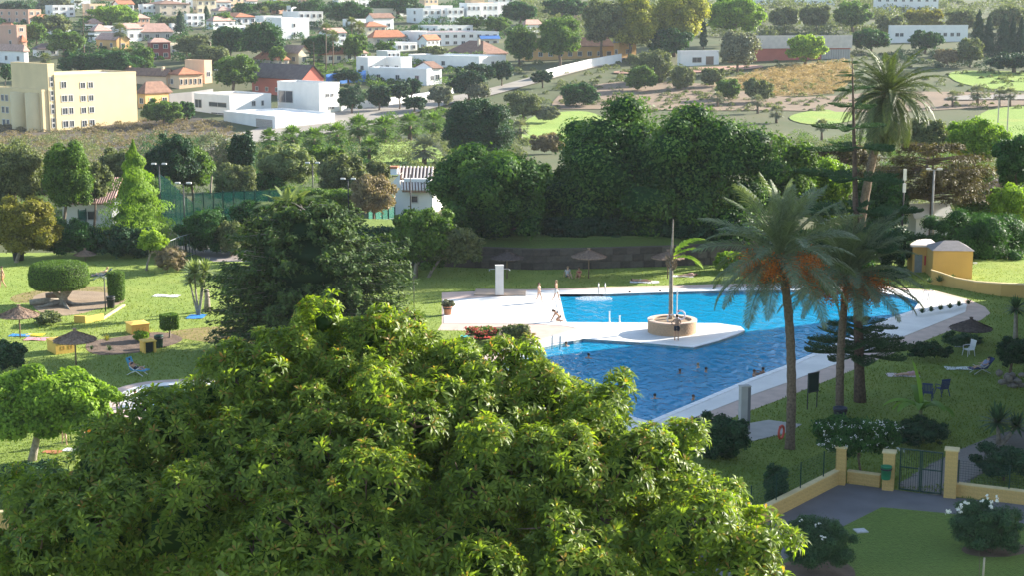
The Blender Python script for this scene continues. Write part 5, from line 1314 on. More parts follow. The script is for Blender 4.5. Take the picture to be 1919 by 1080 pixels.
topiary('topiary_column', 'clipped green column beside the lamp post', [(.50, .12), (.58, .6), (.60, 1.9), (.56, 2.22), (0, 2.28)], (219, 566), 0, 'green', n=7000, trunk=[([(0, 0, -.1), (0, 0, .5)], [.12, .1])])
topiary('topiary_cube', 'square clipped bush on a short stem', None, (318, 634), .62, 'green', n=6500, box=(.95, .95, .92), trunk=[([(0, 0, -.1), (.03, 0, .4), (0, 0, .8)], [.09, .06, .06])])
# ------------------------------------------------------------------ road side and golf course planting
FP = 'fan palms below the road'
for i, (u, v, r, bv, lb) in enumerate([(505, 262, 22, 284, 'leftmost fan palm below the road'), (548, 258, 24, 282, 'second fan palm below the road'), (588, 262, 24, 284, 'third fan palm below the road'), (632, 254, 24, 278, 'fourth fan palm below the road'),
        (672, 240, 26, 268, 'fifth fan palm below the road, tallest of the left half'), (720, 242, 25, 268, 'sixth fan palm below the road'), (768, 236, 25, 262, 'seventh fan palm below the road, with brown skirt'), (812, 232, 22, 256, 'last fan palm of the row next to the dark pine'),
        (692, 280, 22, 306, 'fan palm with a brown skirt left of the small fairway'), (795, 282, 28, 310, 'large brown skirted fan palm right of the small fairway'), (975, 242, 20, 262, 'grey green fan palm at the corner of the middle fairway')]):
    fan_palm(lb, (u, v - 2), r * 1.12, (u, bv), FP, 'green' if i < 9 else 'grey', i=i)
GP = 'fan palms on the golf course'
for i, (u, v, r, bv, lb) in enumerate([(1832, 174, 20, 196, 'fan palm on the golf course left of the pair'), (1873, 178, 15, 199, 'left fan palm of the golf course pair'), (1893, 176, 16, 199, 'right fan palm of the golf course pair'),
        (1345, 182, 14, 200, 'small fan palm on the bare slope above the fig'), (1420, 190, 16, 212, 'fan palm at the lower edge of the bare slope'), (1455, 210, 18, 230, 'fan palm over the right shoulder of the fig'), (1785, 180, 14, 200, 'small fan palm behind the canary palm'), (1540, 235, 16, 262, 'fan palm behind the norfolk pine')]):
    fan_palm(lb, (u, v), r, (u, bv), GP, 'grey', i=i)
TP = 'tall thin palms among the villas'
for i, (u, v, r, bv, lb) in enumerate([(611, 54, 14, 136, 'tall thin palm left of the villa palms'), (624, 68, 15, 128, 'shorter thin palm next to the leftmost one'), (659, 44, 15, 110, 'tall thin palm in front of the pine wood'), (673, 52, 16, 108, 'thin palm right of its tall twin'),
        (225, 58, 18, 100, 'feathery palm between white houses'), (85, 110, 14, 132, 'brownish palm behind the stair tower'), (185, 104, 14, 138, 'left palm of three above the terrace roofs'), (217, 100, 15, 136, 'middle palm of three above the terrace roofs'), (243, 100, 14, 136, 'right palm of three above the terrace roofs'),
        (375, 76, 13, 100, 'palm below the dark cypress'), (350, 90, 14, 112, 'palm right of the dark red house'), (497, 22, 12, 48, 'palm by the villa at the pine clump')]):
    fan_palm(lb, (u, v), r, (u, bv), TP, 'olive', i=i, tw=.07, name='thin_palm')
norfolk('distant norfolk pine in front of the white villas', (588, 136), (588, 76), [(80, 6), (86, 11), (93, 15), (100, 18), (108, 20), (116, 20), (124, 18)], tr=.25, seed=6)
norfolk('distant norfolk pine at the upper left of the hillside', (157, 100), (155, 18), [(24, 6), (32, 12), (42, 17), (50, 20), (59, 23), (68, 24)], tr=.3, seed=7)
norfolk('distant norfolk pine on the left skyline', (362, 40), (362, 16), [(18, 5), (24, 9), (30, 12), (36, 13)], tr=.25, seed=9)
tree('umbrella_pine', 'big dark pine at the end of the fan palm row', (826, 182, 962, 296), (890, 304), 'deep', 2.6, 4.6, 20)
tree('olive_tree', 'silvery tree behind the dark pine', (944, 166, 1016, 222), (980, 230), 'olive', 2.4, 4, 14)
RT = 'dark trees along the road'
for i, (b, bs, lf, lb) in enumerate([((632, 156, 690, 204), (660, 214), 'deep', 'first dark round tree by the white villa wall'), ((682, 158, 736, 200), (710, 208), 'deep', 'second dark round tree by the white villa wall'),
        ((728, 152, 772, 184), (748, 206), 'deep', 'dark tree with a visible pale stem by the road'), ((752, 144, 794, 178), (772, 198), 'deep', 'small headed dark tree before the white villa'), ((748, 178, 806, 206), (776, 212), 'deep', 'low dark tree at the kerb'),
        ((800, 156, 852, 196), (822, 206), 'grey', 'greyish tree leaning over the road'), ((836, 128, 918, 176), (878, 192), 'deep', 'widest dark tree over the road bend'), ((870, 116, 930, 150), (900, 168), 'deep', 'dark tree above the road bend'),
        ((920, 112, 962, 150), (940, 162), 'deep', 'last dark tree before the school wall'), ((992, 130, 1040, 154), (1017, 164), 'deep', 'small dark tree alone by the white wall'), ((868, 148, 922, 186), (893, 194), 'grey', 'thin grey tree at the road edge')]):
    tree('road_tree', lb, b, bs, lf, 2.4, 4, 12, group=RT)
SB = 'shrubs on the bare slope'
for b, bs, lf, lb in [((1036, 152, 1130, 196), (1083, 198), 'dark', 'long low dark shrub on the bare slope'), ((1176, 92, 1266, 152), (1220, 156), 'olive', 'dome shaped grey green shrub below the school'), ((1170, 120, 1235, 166), (1203, 170), 'green', 'bright shrub at the foot of the domed one'),
        ((1256, 122, 1302, 166), (1280, 168), 'olive', 'rounded shrub right of the domed one'), ((1313, 124, 1362, 158), (1337, 162), 'olive', 'lone rounded shrub on the straw field edge'), ((1340, 146, 1392, 184), (1366, 186), 'green', 'dark rounded shrub below the straw field'),
        ((1392, 146, 1452, 188), (1424, 192), 'olive', 'pale rounded shrub below the straw field'), ((1000, 196, 1050, 226), (1026, 230), 'grey', 'dry shrub beside the middle fairway'), ((990, 246, 1062, 284), (1028, 288), 'brown', 'brown dry shrub left of the fig crown')]:
    bush('slope_shrub', lb, b, bs, lf, 2.4, group=SB)
UT = 'trees of the upper right hillside'
for i, (b, bs, lf, lb) in enumerate([((946, 42, 1006, 112), (974, 122), 'green', 'bushy tree right of the brown roofed hall'), ((1004, 26, 1096, 108), (1048, 132), 'green', 'spreading eucalyptus with a forked white trunk'), ((1088, -6, 1170, 80), (1128, 114), 'olive', 'tall eucalyptus with thin trunk behind the school'),
        ((1140, -16, 1232, 92), (1178, 112), 'yellow', 'tall yellowish eucalyptus by the yellow end house'), ((1215, -20, 1326, 84), (1262, 106), 'yellow', 'largest sunlit yellow eucalyptus on the hillside'), ((1205, 52, 1302, 104), (1252, 112), 'dark', 'dark round trees under the yellow eucalyptus'),
        ((1314, -10, 1440, 60), (1376, 84), 'bright', 'broad light green tree at the top centre right'), ((1345, 56, 1420, 126), (1382, 138), 'grey', 'grey green tree in front of the red hall'), ((1470, 62, 1554, 114), (1508, 122), 'lime', 'yellow green tree in front of the red hall'),
        ((1594, 50, 1672, 92), (1632, 100), 'dark', 'dark rounded tree right of the red hall'), ((1700, 56, 1768, 92), (1733, 100), 'dark', 'dark rounded tree before the long white building'), ((1792, 70, 1844, 118), (1818, 126), 'olive', 'pale ball shaped tree below the cypresses'),
        ((1640, 28, 1700, 62), (1670, 76), 'olive', 'loose tree before the skyline flats'), ((1690, 14, 1770, 52), (1730, 66), 'gold', 'yellowish tree hiding the skyline flats'), ((1770, 14, 1840, 56), (1805, 66), 'olive', 'round tree above the cypress row'),
        ((1440, 12, 1500, 50), (1470, 60), 'olive', 'left tree of the row above the red hall'), ((1495, 6, 1560, 50), (1528, 60), 'olive', 'middle tree of the row above the red hall'), ((1556, 0, 1640, 50), (1598, 60), 'green', 'right and tallest tree of the row above the red hall'),
        ((1850, 8, 1935, 52), (1890, 60), 'olive', 'broad tree at the top right corner'), ((1750, 90, 1800, 118), (1776, 124), 'brown', 'dry shrub below the white building'), ((1846, 96, 1960, 130), (1900, 136), 'deep', 'dark scrub at the right edge above the green')]):
    tree('hillside_tree', lb, b, bs, lf, 2.6, 4.2, 15, group=UT)
for i, (u, y0, w, lb) in enumerate([(1832, 18, 13, 'leftmost pointed cypress at the upper right'), (1851, 28, 12, 'second pointed cypress at the upper right'), (1880, 26, 15, 'third and fullest cypress at the upper right'), (1896, 30, 10, 'fourth cypress at the upper right'), (1912, 32, 11, 'rightmost cypress at the upper right')]):
    cone_tree('cypress', lb, (u - w, y0, u + w, 98), (u, 102), 'deep', 2.4, group='cypresses at the upper right', p=.7)
for i, (u, y0, y1, w, lb) in enumerate([(338, 20, 58, 9, 'dark cypress between the white houses'), (387, 11, 38, 6, 'thin cypress on the left skyline'), (437, 14, 30, 4, 'tiny cypress by the orange gable'), (1318, 30, 86, 6, 'thin dark cypress by the pavilion')]):
    cone_tree('cypress', lb, (u - w, y0, u + w, y1), (u, y1 + 6), 'deep', 2.2, p=.6, group='single cypresses')
LT = 'trees of the left hillside'
for i, (b, bs, lf, lb) in enumerate([((395, 100, 486, 166), (438, 180), 'green', 'large light green tree right of the peach block'), ((396, 46, 470, 100), (432, 112), 'dark', 'left half of the pine clump behind the villas'), ((450, 38, 536, 108), (492, 120), 'dark', 'right half of the pine clump behind the villas'),
        ((500, 84, 540, 118), (520, 124), 'green', 'leafy tree below the pine clump'), ((104, 96, 186, 136), (146, 146), 'dark', 'dark tree mass behind the stair tower'), ((150, 92, 270, 140), (205, 148), 'dark', 'dark garden trees above the terrace roofs'),
        ((250, 84, 290, 128), (268, 136), 'green', 'bushy tree left of the dark red house'), ((322, 62, 398, 104), (360, 116), 'olive', 'palm like tree mass right of the dark red house'), ((352, 84, 440, 124), (398, 130), 'olive', 'olive trees above the peach block'),
        ((82, 56, 160, 100), (120, 108), 'green', 'round green tree by the left norfolk pine'), ((60, 24, 140, 62), (100, 70), 'olive', 'hazy tree on the upper left slope'), ((155, 8, 262, 48), (208, 56), 'bright', 'sunny pale green trees at the upper left'),
        ((46, 40, 90, 76), (68, 84), 'green', 'small tree right of the tall pink block'), ((262, 184, 350, 232), (308, 238), 'green', 'bush growing against the yellow block'), ((332, 188, 366, 224), (350, 230), 'dark', 'dark bush left of the white villa'),
        ((0, 118, 24, 150), (10, 160), 'dark', 'dark tree at the left edge above the yellow block'), ((556, 62, 640, 108), (596, 116), 'dark', 'dark trees behind the norfolk pine of the villas'), ((640, 60, 690, 106), (666, 116), 'green', 'garden trees under the thin palms'),
        ((704, 76, 742, 102), (722, 108), 'green', 'round green tree before the orange roof'), ((774, 84, 838, 106), (806, 112), 'olive', 'low olive tree beside the brown roof'), ((622, 128, 684, 152), (654, 158), 'deep', 'dark hedge before the arched white house'),
        ((848, 30, 910, 50), (880, 56), 'green', 'garden trees below the upper terrace'), ((900, 30, 960, 58), (930, 64), 'green', 'garden trees at the right end of the terrace'), ((598, 0, 700, 42), (650, 50), 'dark', 'dark wood behind the fan palms'),
        ((545, -4, 620, 34), (582, 42), 'dark', 'left part of the wood on the ridge'), ((690, -8, 800, 26), (745, 32), 'dark', 'right part of the wood on the ridge'), ((470, 0, 560, 20), (520, 26), 'green', 'pale trees on the ridge'), ((940, 0, 1010, 40), (975, 52), 'dark', 'dark trees behind the terrace end'),
        ((1010, -6, 1100, 30), (1055, 44), 'dark', 'dark trees above the red tiled house'), ((430, 4, 480, 26), (455, 32), 'dark', 'dark tree above the orange gable'), ((395, 22, 440, 46), (418, 52), 'green', 'garden tree near the skyline villas'), ((290, 30, 345, 54), (318, 60), 'olive', 'grey olive trees near the skyline villas'),
        ((-10, 0, 60, 22), (20, 30), 'deep', 'dark trees at the top left corner'), ((60, -8, 150, 18), (105, 24), 'grey', 'hazy trees on the far left ridge'), ((210, -8, 280, 16), (245, 22), 'deep', 'dark clump on the ridge')]):
    tree('hillside_tree', lb, b, bs, lf, 2.6, 4.2, 13, group=LT)
# right hand middle distance
spray_tree('spreading_pine', 'flat layered brownish pine behind the yellow hut', (1745, 440), (1630, 262, 1868, 396), 'umber', 150, 150, depth=150, layers=9, core=0, L=(.22, .42), W=.3, seed=33, tr=.25, sp0=1.3, bark=BARK)
spray_tree('spreading_pine', 'dry layered pine branches left of the canary palm', (1580, 430), (1505, 262, 1650, 372), 'umber', 90, 130, depth=156, layers=7, core=0, L=(.22, .42), W=.3, seed=34, tr=.2, sp0=1.3, bark=BARK)
tree('tamarisk', 'feathery lit tree over the yellow hut', (1716, 384, 1940, 545), (1830, 545), 'dark', 3.6, 4.4, 28, W=.3, up=.8, depth=139)
tree('broadleaf_tree', 'dark leafy tree at the right edge', (1862, 250, 1940, 350), (1900, 420), 'dark', 3.0, 4, 16, depth=158)
tree('broadleaf_tree', 'yellow green bushy tree behind the spreading pine', (1770, 216, 1890, 300), (1830, 345), 'bright', 2.8, 4, 18, depth=195)
tree('broadleaf_tree', 'pale tree below the canary palm head', (1690, 222, 1790, 290), (1740, 335), 'olive', 2.8, 4, 16, depth=205)
bush('undergrowth', 'dark shrubbery between the palms and the yellow hut', (1630, 420, 1715, 500), (1675, 505), 'deep', 3.4, ry=2, depth=131)
bush('undergrowth', 'lit shrubs at the pool end under the palms', (1330, 470, 1420, 510), (1375, 508), 'bright', 3.0, ry=1.4)
bush('undergrowth', 'shrubs hiding the wall behind the date palms', (1420, 420, 1660, 520), (1540, 522), 'dark', 3.6, ry=2.5, nl=28)
bush('undergrowth', 'ivy dark shrubs on the bank under the left fig', (800, 402, 1010, 452), (905, 476), 'deep', 3.6, ry=2, nl=30, depth=136)
bush('undergrowth', 'ivy dark shrubs on the bank under the largest fig', (990, 404, 1220, 450), (1100, 476), 'deep', 3.6, ry=2, nl=30, depth=136.5)
bush('undergrowth', 'ivy dark shrubs on the bank right of the planter palm', (1200, 402, 1420, 452), (1310, 476), 'deep', 3.6, ry=2, nl=30, depth=136)
tree('broadleaf_tree', 'taller green tree rising behind the feathery one', (1800, 318, 1945, 430), (1870, 450), 'green', 3.2, 4, 18, depth=160)
for b_, bs_, lf_, lb_ in [((180, 276, 262, 350), (220, 392), 'olive', 'pale bush top just below the scrub slope'), ((318, 268, 402, 350), (360, 388), 'green', 'green tree below the bare branched one'), ((0, 262, 60, 330), (30, 380), 'olive', 'pale tree at the left edge below the scrub'),
        ((404, 262, 470, 330), (436, 366), 'dark', 'dark tree at the right end of the scrub slope'), ((476, 270, 560, 320), (518, 356), 'olive', 'olive tree under the leftmost fan palms'), ((560, 272, 660, 324), (610, 358), 'green', 'green tree under the middle fan palms'), ((840, 280, 900, 330), (870, 360), 'olive', 'olive tree below the dark pine')]:
    tree('valley_tree', lb_, b_, bs_, lf_, 2.8, 4.2, 16, group='trees in the valley')
bush('undergrowth', 'shrubs at the left end of the retaining wall', (600, 420, 800, 505), (700, 508), 'deep', 3.4, ry=2.5, nl=26)
bush('undergrowth', 'green hedge behind the tennis court', (470, 350, 680, 400), (575, 425), 'green', 3.0, ry=4, nl=24)
tree('broadleaf_tree', 'sunlit leafy tree just left of the norfolk pine', (1478, 296, 1600, 420), (1540, 450), 'bright', 3.4, 4, 20, depth=152)
tree('broadleaf_tree', 'dark tree under the canary palm trunk', (1590, 330, 1700, 445), (1645, 455), 'dark', 3.2, 4, 18, depth=148)
tree('broadleaf_tree', 'olive tree behind the double headed lamp', (1780, 300, 1886, 410), (1830, 450), 'olive', 3.0, 4, 16, depth=168)
tree('broadleaf_tree', 'bright bush top at the right edge above the feathery tree', (1850, 340, 1945, 420), (1900, 450), 'bright', 3.0, 4, 14, depth=146)
tree('broadleaf_tree', 'dark low tree between the cottage and the left fig', (736, 392, 830, 462), (784, 470), 'dark', 3.2, 4, 14, depth=140)
tree('broadleaf_tree', 'rounded green tree below the scrub slope', (196, 330, 292, 420), (245, 440), 'green', 2.8, 4, 16, depth=175)
tree('broadleaf_tree', 'olive tree behind the garden house', (20, 300, 110, 372), (60, 410), 'olive', 2.8, 4, 16, depth=190)
tree('broadleaf_tree', 'dark tree behind the green net', (452, 318, 540, 400), (495, 420), 'dark', 2.8, 4, 16, depth=172)
tree('broadleaf_tree', 'dark tree in front of the green net fence', (430, 372, 540, 462), (485, 466), 'dark', 3.2, 4, 16)
tree('broadleaf_tree', 'light bush hiding the court corner', (400, 410, 470, 476), (432, 480), 'olive', 3.0, 4, 14)
tree('broadleaf_tree', 'round tree behind the left court fence', (262, 330, 330, 400), (296, 420), 'green', 2.8, 4, 14, depth=165)
# scrub, ridge woods and weeds: nobody could count these
def scatter(name, label, region, n, leafs, px, leaf, hpx=8, seed=1, W=.5, clump=26):
    rng = np.random.default_rng(seed); P = []; poly = [Vector(p) for p in region]
    x0 = min(p[0] for p in region); x1 = max(p[0] for p in region); y0 = min(p[1] for p in region); y1 = max(p[1] for p in region)
    L = []
    while len(P) < n:
        u, v = rng.uniform(x0, x1), rng.uniform(y0, y1)
        if not inside((u, v), poly): continue
        g = grd(u, v); s = mpp(g.y); hh = hpx * s * rng.uniform(.5, 1.4)
        q = unit(rng.normal(size=(leafs, 3))) * [hh * 1.2, hh * 1.2, hh]; q[:, 2] = np.abs(q[:, 2])
        P.append(q * rng.uniform(.75, 1.05, (leafs, 1)) + np.array(g)); L.append(np.full(leafs, px * s))
    P = np.concatenate(P); L = np.concatenate(L) * rng.uniform(.6, 1.3, len(P))
    v, f = leaves(P, rng.normal(size=P.shape) * .7 + [0, 0, .6], L, L * W, rng)
    o = link(name, fastmesh(name, v, f, np.clip(rng.normal(.5, .22, len(P)), 0, 1)), LM[leaf]); o['label'] = label; o['kind'] = 'stuff'
    return o
scatter('brown_scrub', 'dry brown scrub below the yellow block', [(-40, 236), (250, 228), (340, 218), (430, 235), (480, 275), (420, 330), (-40, 320)], 900, 90, 2.8, 'brown', 7, 3)
scatter('valley_bushes', 'mixed bushes in the valley between court and road', [(240, 262), (420, 270), (500, 284), (700, 276), (700, 330), (480, 350), (240, 340)], 150, 210, 3.0, 'dark', 20, 14)
scatter('valley_bushes', 'light bushes in the valley left of the courts', [(-40, 262), (240, 262), (260, 360), (-40, 380)], 110, 210, 3.0, 'olive', 20, 15)
scatter('slope_bushes', 'bushes right of the figs below the fairways', [(1490, 258), (1919, 252), (1919, 330), (1500, 330)], 130, 200, 3.0, 'green', 18, 16)
scatter('road_bushes', 'bushes on the slope under the road', [(470, 268), (700, 226), (900, 196), (1010, 200), (960, 250), (820, 262), (600, 285)], 150, 160, 3.8, 'green', 11, 17)
scatter('slope_scrub', 'thin scrub on the slopes round the school and golf course', [(960, 120), (1180, 112), (1340, 130), (1600, 96), (1960, 130), (1960, 205), (1640, 205), (1300, 215), (1000, 200)], 420, 80, 3.6, 'olive', 6, 18)
scatter('green_scrub', 'mixed green scrub between court and scrub slope', [(-40, 300), (330, 310), (480, 290), (700, 310), (700, 420), (300, 430), (-40, 430)], 420, 120, 3.0, 'green', 15, 4)
scatter('valley_scrub', 'low scrub between the fairways', [(480, 275), (840, 250), (1000, 260), (980, 300), (820, 330), (480, 320)], 330, 110, 3.6, 'olive', 11, 5)
scatter('slope_weeds', 'weeds on the slope right of the figs', [(1450, 262), (1700, 262), (1919, 262), (1919, 400), (1500, 420)], 430, 120, 3.0, 'olive', 14, 6)
scatter('slope_weeds', 'dry weeds below the straw field', [(1040, 200), (1100, 160), (1340, 165), (1560, 185), (1560, 205), (1300, 212)], 170, 60, 2.4, 'grey', 4, 7)
scatter('straw', 'tall straw coloured grass of the field', [(1360, 160), (1400, 140), (1480, 124), (1590, 114), (1596, 150), (1560, 176), (1440, 180)], 700, 60, 3.4, 'dry', 7, 8, .22)
scatter('ridge_wood', 'hazy woods between the hillside houses', [(-60, 8), (400, 2), (980, 4), (1000, 60), (760, 100), (480, 96), (280, 128), (-60, 100)], 520, 130, 4.0, 'dark', 11, 9)
scatter('garden_greenery', 'greenery between the lower houses', [(400, 130), (540, 105), (860, 100), (960, 110), (900, 150), (640, 200), (560, 150)], 230, 110, 3.8, 'green', 10, 10)
scatter('ridge_wood', 'hazy woods on the right ridge', [(960, 2), (1960, 2), (1960, 50), (1640, 66), (1340, 70), (1100, 100), (1000, 70)], 600, 120, 4.2, 'olive', 13, 11)
scatter('hedge_bank', 'dark scrub bank below the cypresses', [(1600, 96), (1800, 98), (1960, 96), (1960, 130), (1780, 128), (1620, 110)], 160, 110, 2.6, 'deep', 8, 12)

def grass_blades():
    rng = np.random.default_rng(99); n = 150000
    y = 1 / rng.uniform(1 / 134, 1 / 60, n); x = rng.uniform(-.335, .335, n) * y
    def inpoly(P):
        c = np.zeros(n, bool)
        for i in range(len(P)):
            (ax, ay), (bx, by) = P[i], P[i - 1]
            c ^= ((ay > y) != (by > y)) & (x < (bx - ax) * (y - ay) / (by - ay + 1e-12) + ax)
        return c
    bad = inpoly(OUT) | inpoly(kid_c) | inpoly(xy([(1300, 1050), (1440, 975), (1576, 906), (1660, 917), (1766, 931), (1919, 947), (2060, 962), (2060, 1300), (1200, 1300)]))
    bad |= inpoly(xy([(1684, 918), (1812, 906), (1852, 882), (1960, 838), (1960, 790), (1860, 818), (1765, 860), (1686, 907)])) | inpoly(xy([(1372, 812), (1400, 796), (1440, 789), (1502, 797), (1478, 812), (1412, 828)]))
    for o in COL.objects:
        if o.name.startswith(('soil_bed', 'flower_soil')):
            vs = np.array([tuple(v.co) for v in o.data.vertices]); vs = vs[:len(vs) // 2]; bad |= inpoly([tuple(q[:2]) for q in vs])
    x, y = x[~bad], y[~bad]; m = len(x)
    pat = np.sin(x * .31 + 2 * np.sin(y * .17)) * np.sin(y * .43 + np.sin(x * .23))
    h = rng.uniform(.05, .11, m) * (1 + .35 * pat)
    P = np.stack([x, y, h * .4], 1); d = np.stack([rng.normal(0, .35, m), rng.normal(0, .35, m), np.ones(m)], 1)
    nn = rng.normal(size=(m, 3)) * [1, 1, .2]
    v, f_ = leaves(P, nn, h * 1.5, .035 + .03 * rng.uniform(size=m), rng, .2, d)
    o = link('grass_blades', fastmesh('grass_blades', v, f_, np.clip(rng.normal(.5, .25, m) + .18 * pat, 0, 1)), LM['grass']); o['kind'] = 'stuff'; o['label'] = 'blades of grass over the pool lawns'
grass_blades()
scatter('outer_scrub', 'mixed greenery running on past the left edge', [(-330, 20), (-40, 20), (-40, 430), (-330, 430)], 420, 120, 4.2, 'olive', 15, 21)
scatter('outer_scrub', 'mixed greenery running on past the right edge', [(1960, 20), (2250, 20), (2250, 470), (1960, 470)], 420, 120, 4.2, 'green', 15, 22)
# ------------------------------------------------------------------ walls, gate and fences
YEL = mat('yellow_block', (.60, .40, .15), .9, .10, 3, .35, 14)
YELC = mat('yellow_coping', (.66, .52, .28), .85, .08, 3, .2, 12)
MORT = mat('yellow_mortar', (.46, .31, .13), .95, .1, 4)
GREENM = mat('green_metal', (.012, .05, .035), .5, .1, 4)
block_me = MB().box(-.5, .5, -.5, .5, -.5, .5).mesh('block'); block_me.materials.append(YEL)
brk = random.Random(6)
def blockwork(t, L, H, th, x0=0.0, bw=.40, bh=.195):
    """courses of separate blocks round a mortar core, both faces in one block"""
    MB().box(x0 + .012, x0 + L - .012, -th / 2 + .012, th / 2 - .012, -.2, H - .005).build('core', MORT, t)
    rows = max(1, round(H / bh)); bh = H / rows
    for r in range(rows):
        x = -(bw / 2 if r % 2 else 0)
        while x < L - .01:
            s = max(0, x); e = min(L, x + bw)
            if e - s > .04:
                o = link('block', block_me, None, t); o.location = (x0 + (s + e) / 2, brk.uniform(-.003, .003), bh * (r + .5)); o.scale = (e - s - .012, th, bh - .012)
            x += bw
def block_wall(label, a, b, H, th=.22, cap=True):
    d = b - a; t = thing('garden_wall', label, 'wall', a, math.atan2(d.y, d.x)); L = d.length
    blockwork(t, L, H, th)
    if cap: MB().box(0, L, -th / 2 - .03, th / 2 + .03, H + .002, H + .06).build('coping', YELC, t)
    return t
def pillar(label, p, w, H, rz):
    t = thing('gate_pillar', label, 'pillar', p, rz)
    blockwork(t, w, H, w, -w / 2, .32)
    MB().add([(-w / 2 - .05, -w / 2 - .05, H), (w / 2 + .05, -w / 2 - .05, H), (w / 2 + .05, w / 2 + .05, H), (-w / 2 - .05, w / 2 + .05, H)] + [(-w / 2 - .05, -w / 2 - .05, H + .06), (w / 2 + .05, -w / 2 - .05, H + .06), (w / 2 + .05, w / 2 + .05, H + .06), (-w / 2 - .05, w / 2 + .05, H + .06), (0, 0, H + .13)],
             [(0, 1, 5, 4), (1, 2, 6, 5), (2, 3, 7, 6), (3, 0, 4, 7), (4, 5, 8), (5, 6, 8), (6, 7, 8), (7, 4, 8), (3, 2, 1, 0)]).build('cap', YELC, t)
    return t
A0, A1 = grd(1405, 993, 0), grd(1570, 908, 0); B1 = grd(1657, 916, 0); C0, C1 = grd(1792, 931, 0), grd(1990, 955, 0)
WA = block_wall('long low yellow wall running in from the tree to the corner pillar', A0, A1, .66)
wd = math.atan2(B1.y - A1.y, B1.x - A1.x)
block_wall('short low yellow wall between the corner pillar and the bin pillar', grd(1588, 906, 0), grd(1649, 914, 0), .56)
WC = block_wall('low yellow wall right of the gate', C0, C1, .58)
pillar('corner yellow pillar half hidden by the climber', grd(1575, 908, 0), .46, 1.75, wd)
pillar('yellow pillar that carries the green bin', grd(1664, 918, 0), .52, 1.75, wd)
pillar('free standing yellow gate pillar with a pale cap', grd(1780, 932, 0), .54, 2.18, wd)
def fence_on(t, L, H, top, step=2.2):
    f = MB()
    for i in range(int(L / step) + 1):
        x = min(L - .05, i * step + .05); f.tube([(x, 0, H), (x, 0, top)], .03, 6)
    o = f.build('fence_post', GREENM, t)
    w = MB()
    for k in range(9):
        z = H + .12 + (top - H - .16) * k / 8; w.tube([(0, 0, z), (L, 0, z)], .005, 4, False)
    for i in range(int(L / .12)): w.tube([(i * .12, 0, H + .1), (i * .12, 0, top - .03)], .004, 3, False)
    w.build('wire_mesh', GREENM, t)
fence_on(WA, (A1 - A0).length, .70, 1.9); fence_on(WC, (C1 - C0).length, .62, 1.7)
g0, g1 = grd(1683, 920, 0), grd(1765, 930, 0)
def gate():
    d = g1 - g0; t = thing('gate', 'dark green double leaf metal gate between the yellow pillars', 'gate', g0, math.atan2(d.y, d.x)); L = d.length
    for (x0, x1) in ((.02, L / 2 - .01), (L / 2 + .01, L - .02)):
        f = MB(); f.box(x0, x0 + .06, -.03, .03, .05, 2.0); f.box(x1 - .06, x1, -.03, .03, .05, 2.0); f.box(x0 + .06, x1 - .06, -.025, .025, 1.94, 2.0); f.box(x0 + .06, x1 - .06, -.025, .025, .05, .11); f.box(x0 + .06, x1 - .06, -.025, .025, 1.1, 1.15)
        lf = f.build('gate_leaf', GREENM, t)
        n = 9
        for i in range(1, n): MB().box(x0 + (x1 - x0) * i / n - .008, x0 + (x1 - x0) * i / n + .008, -.008, .008, .112, 1.938).build('bar', GREENM, lf)
    MB().tube([(L / 2 - .08, -.06, 1.0), (L / 2 - .08, -.06, 1.2)], .012, 6).build('handle', mat('steel', (.5, .5, .5), .35, .05, 4, metal=.9), t)
gate()
STEEL = MATS['steel']
def bin_(label, p, r=.22, h=.55, m=None, z=.0, mount=False):
    t = thing('litter_bin', label, 'bin', p)
    MB().lathe([(.02, z), (r * .8, z), (r * .86, z + .04), (r, z + h * .9), (r * 1.05, z + h * .9), (r * 1.05, z + h), (r * .9, z + h), (r * .84, z + h * .7), (.02, z + h * .1)], 20).build('body', m or mat('bin_green', (.02, .20, .09), .45, .1, 3), t, True)
    MB().lathe([(r * 1.03, z + h * .72), (r * 1.09, z + h * .74), (r * 1.09, z + h * .82), (r * 1.03, z + h * .84)], 20).build('rim', DARKM, t, True)
    if mount: MB().box(-.05, .05, r, r + .2, z + .1, z + h * .8).build('bracket', DARKM, t)
    return t
bin_('small green litter bin hung on the yellow pillar', grd(1656, 920, 0) + Vector((0, -.32, 0)), .24, .62, z=.62, mount=True)
bin_('dark litter bin beside the lamp post', grd(208, 578), .3, .85, mat('bin_dark', (.04, .045, .04), .5, .1, 3))
bin_('dark green bin behind the hollow yellow box', grd(298, 652), .28, .8, mat('bin_dark_green', (.02, .07, .05), .5, .1, 3))
bin_('black tub beside the white trunked golden tree', grd(35, 488), .5, .9, MATS['bin_dark'])
bin_('terracotta pot in the corner of the white deck', grd(839, 591), .30, .62, mat('terracotta', (.42, .19, .11), .8, .12, 3))
bush('potted_plant', 'dry little plant in the terracotta pot', (826, 562, 853, 577), (839, 590), 'grey', 2.2, ry=.35, trunk=True, tr=.03)
bin_('dark plant tub at the foot of the second date palm', grd(1574, 785), .36, .6, mat('tub_blue', (.05, .06, .09), .6, .1, 3))
def cover(label, p, sz, rz=.2):
    t = thing('inspection_cover', label, 'cover', p, rz)
    MB().box(-sz / 2, sz / 2, -sz / 2, sz / 2, 0, .04).build('frame', mat('cover_grey', (.42, .42, .42), .8, .08, 4), t); MB().box(-sz * .42, sz * .42, -sz * .42, sz * .42, .0405, .05).build('lid', mat('cover_light', (.5, .5, .5), .8, .08, 4), t)
cover('pale square inspection cover in the clipped lawn', grd(1613, 997, 0) + Vector((0, 0, .012)), .5)
t = thing('tree_stake', 'pale wooden stake at the bottom edge of the clipped lawn', 'stake', grd(1841, 1098, 0))
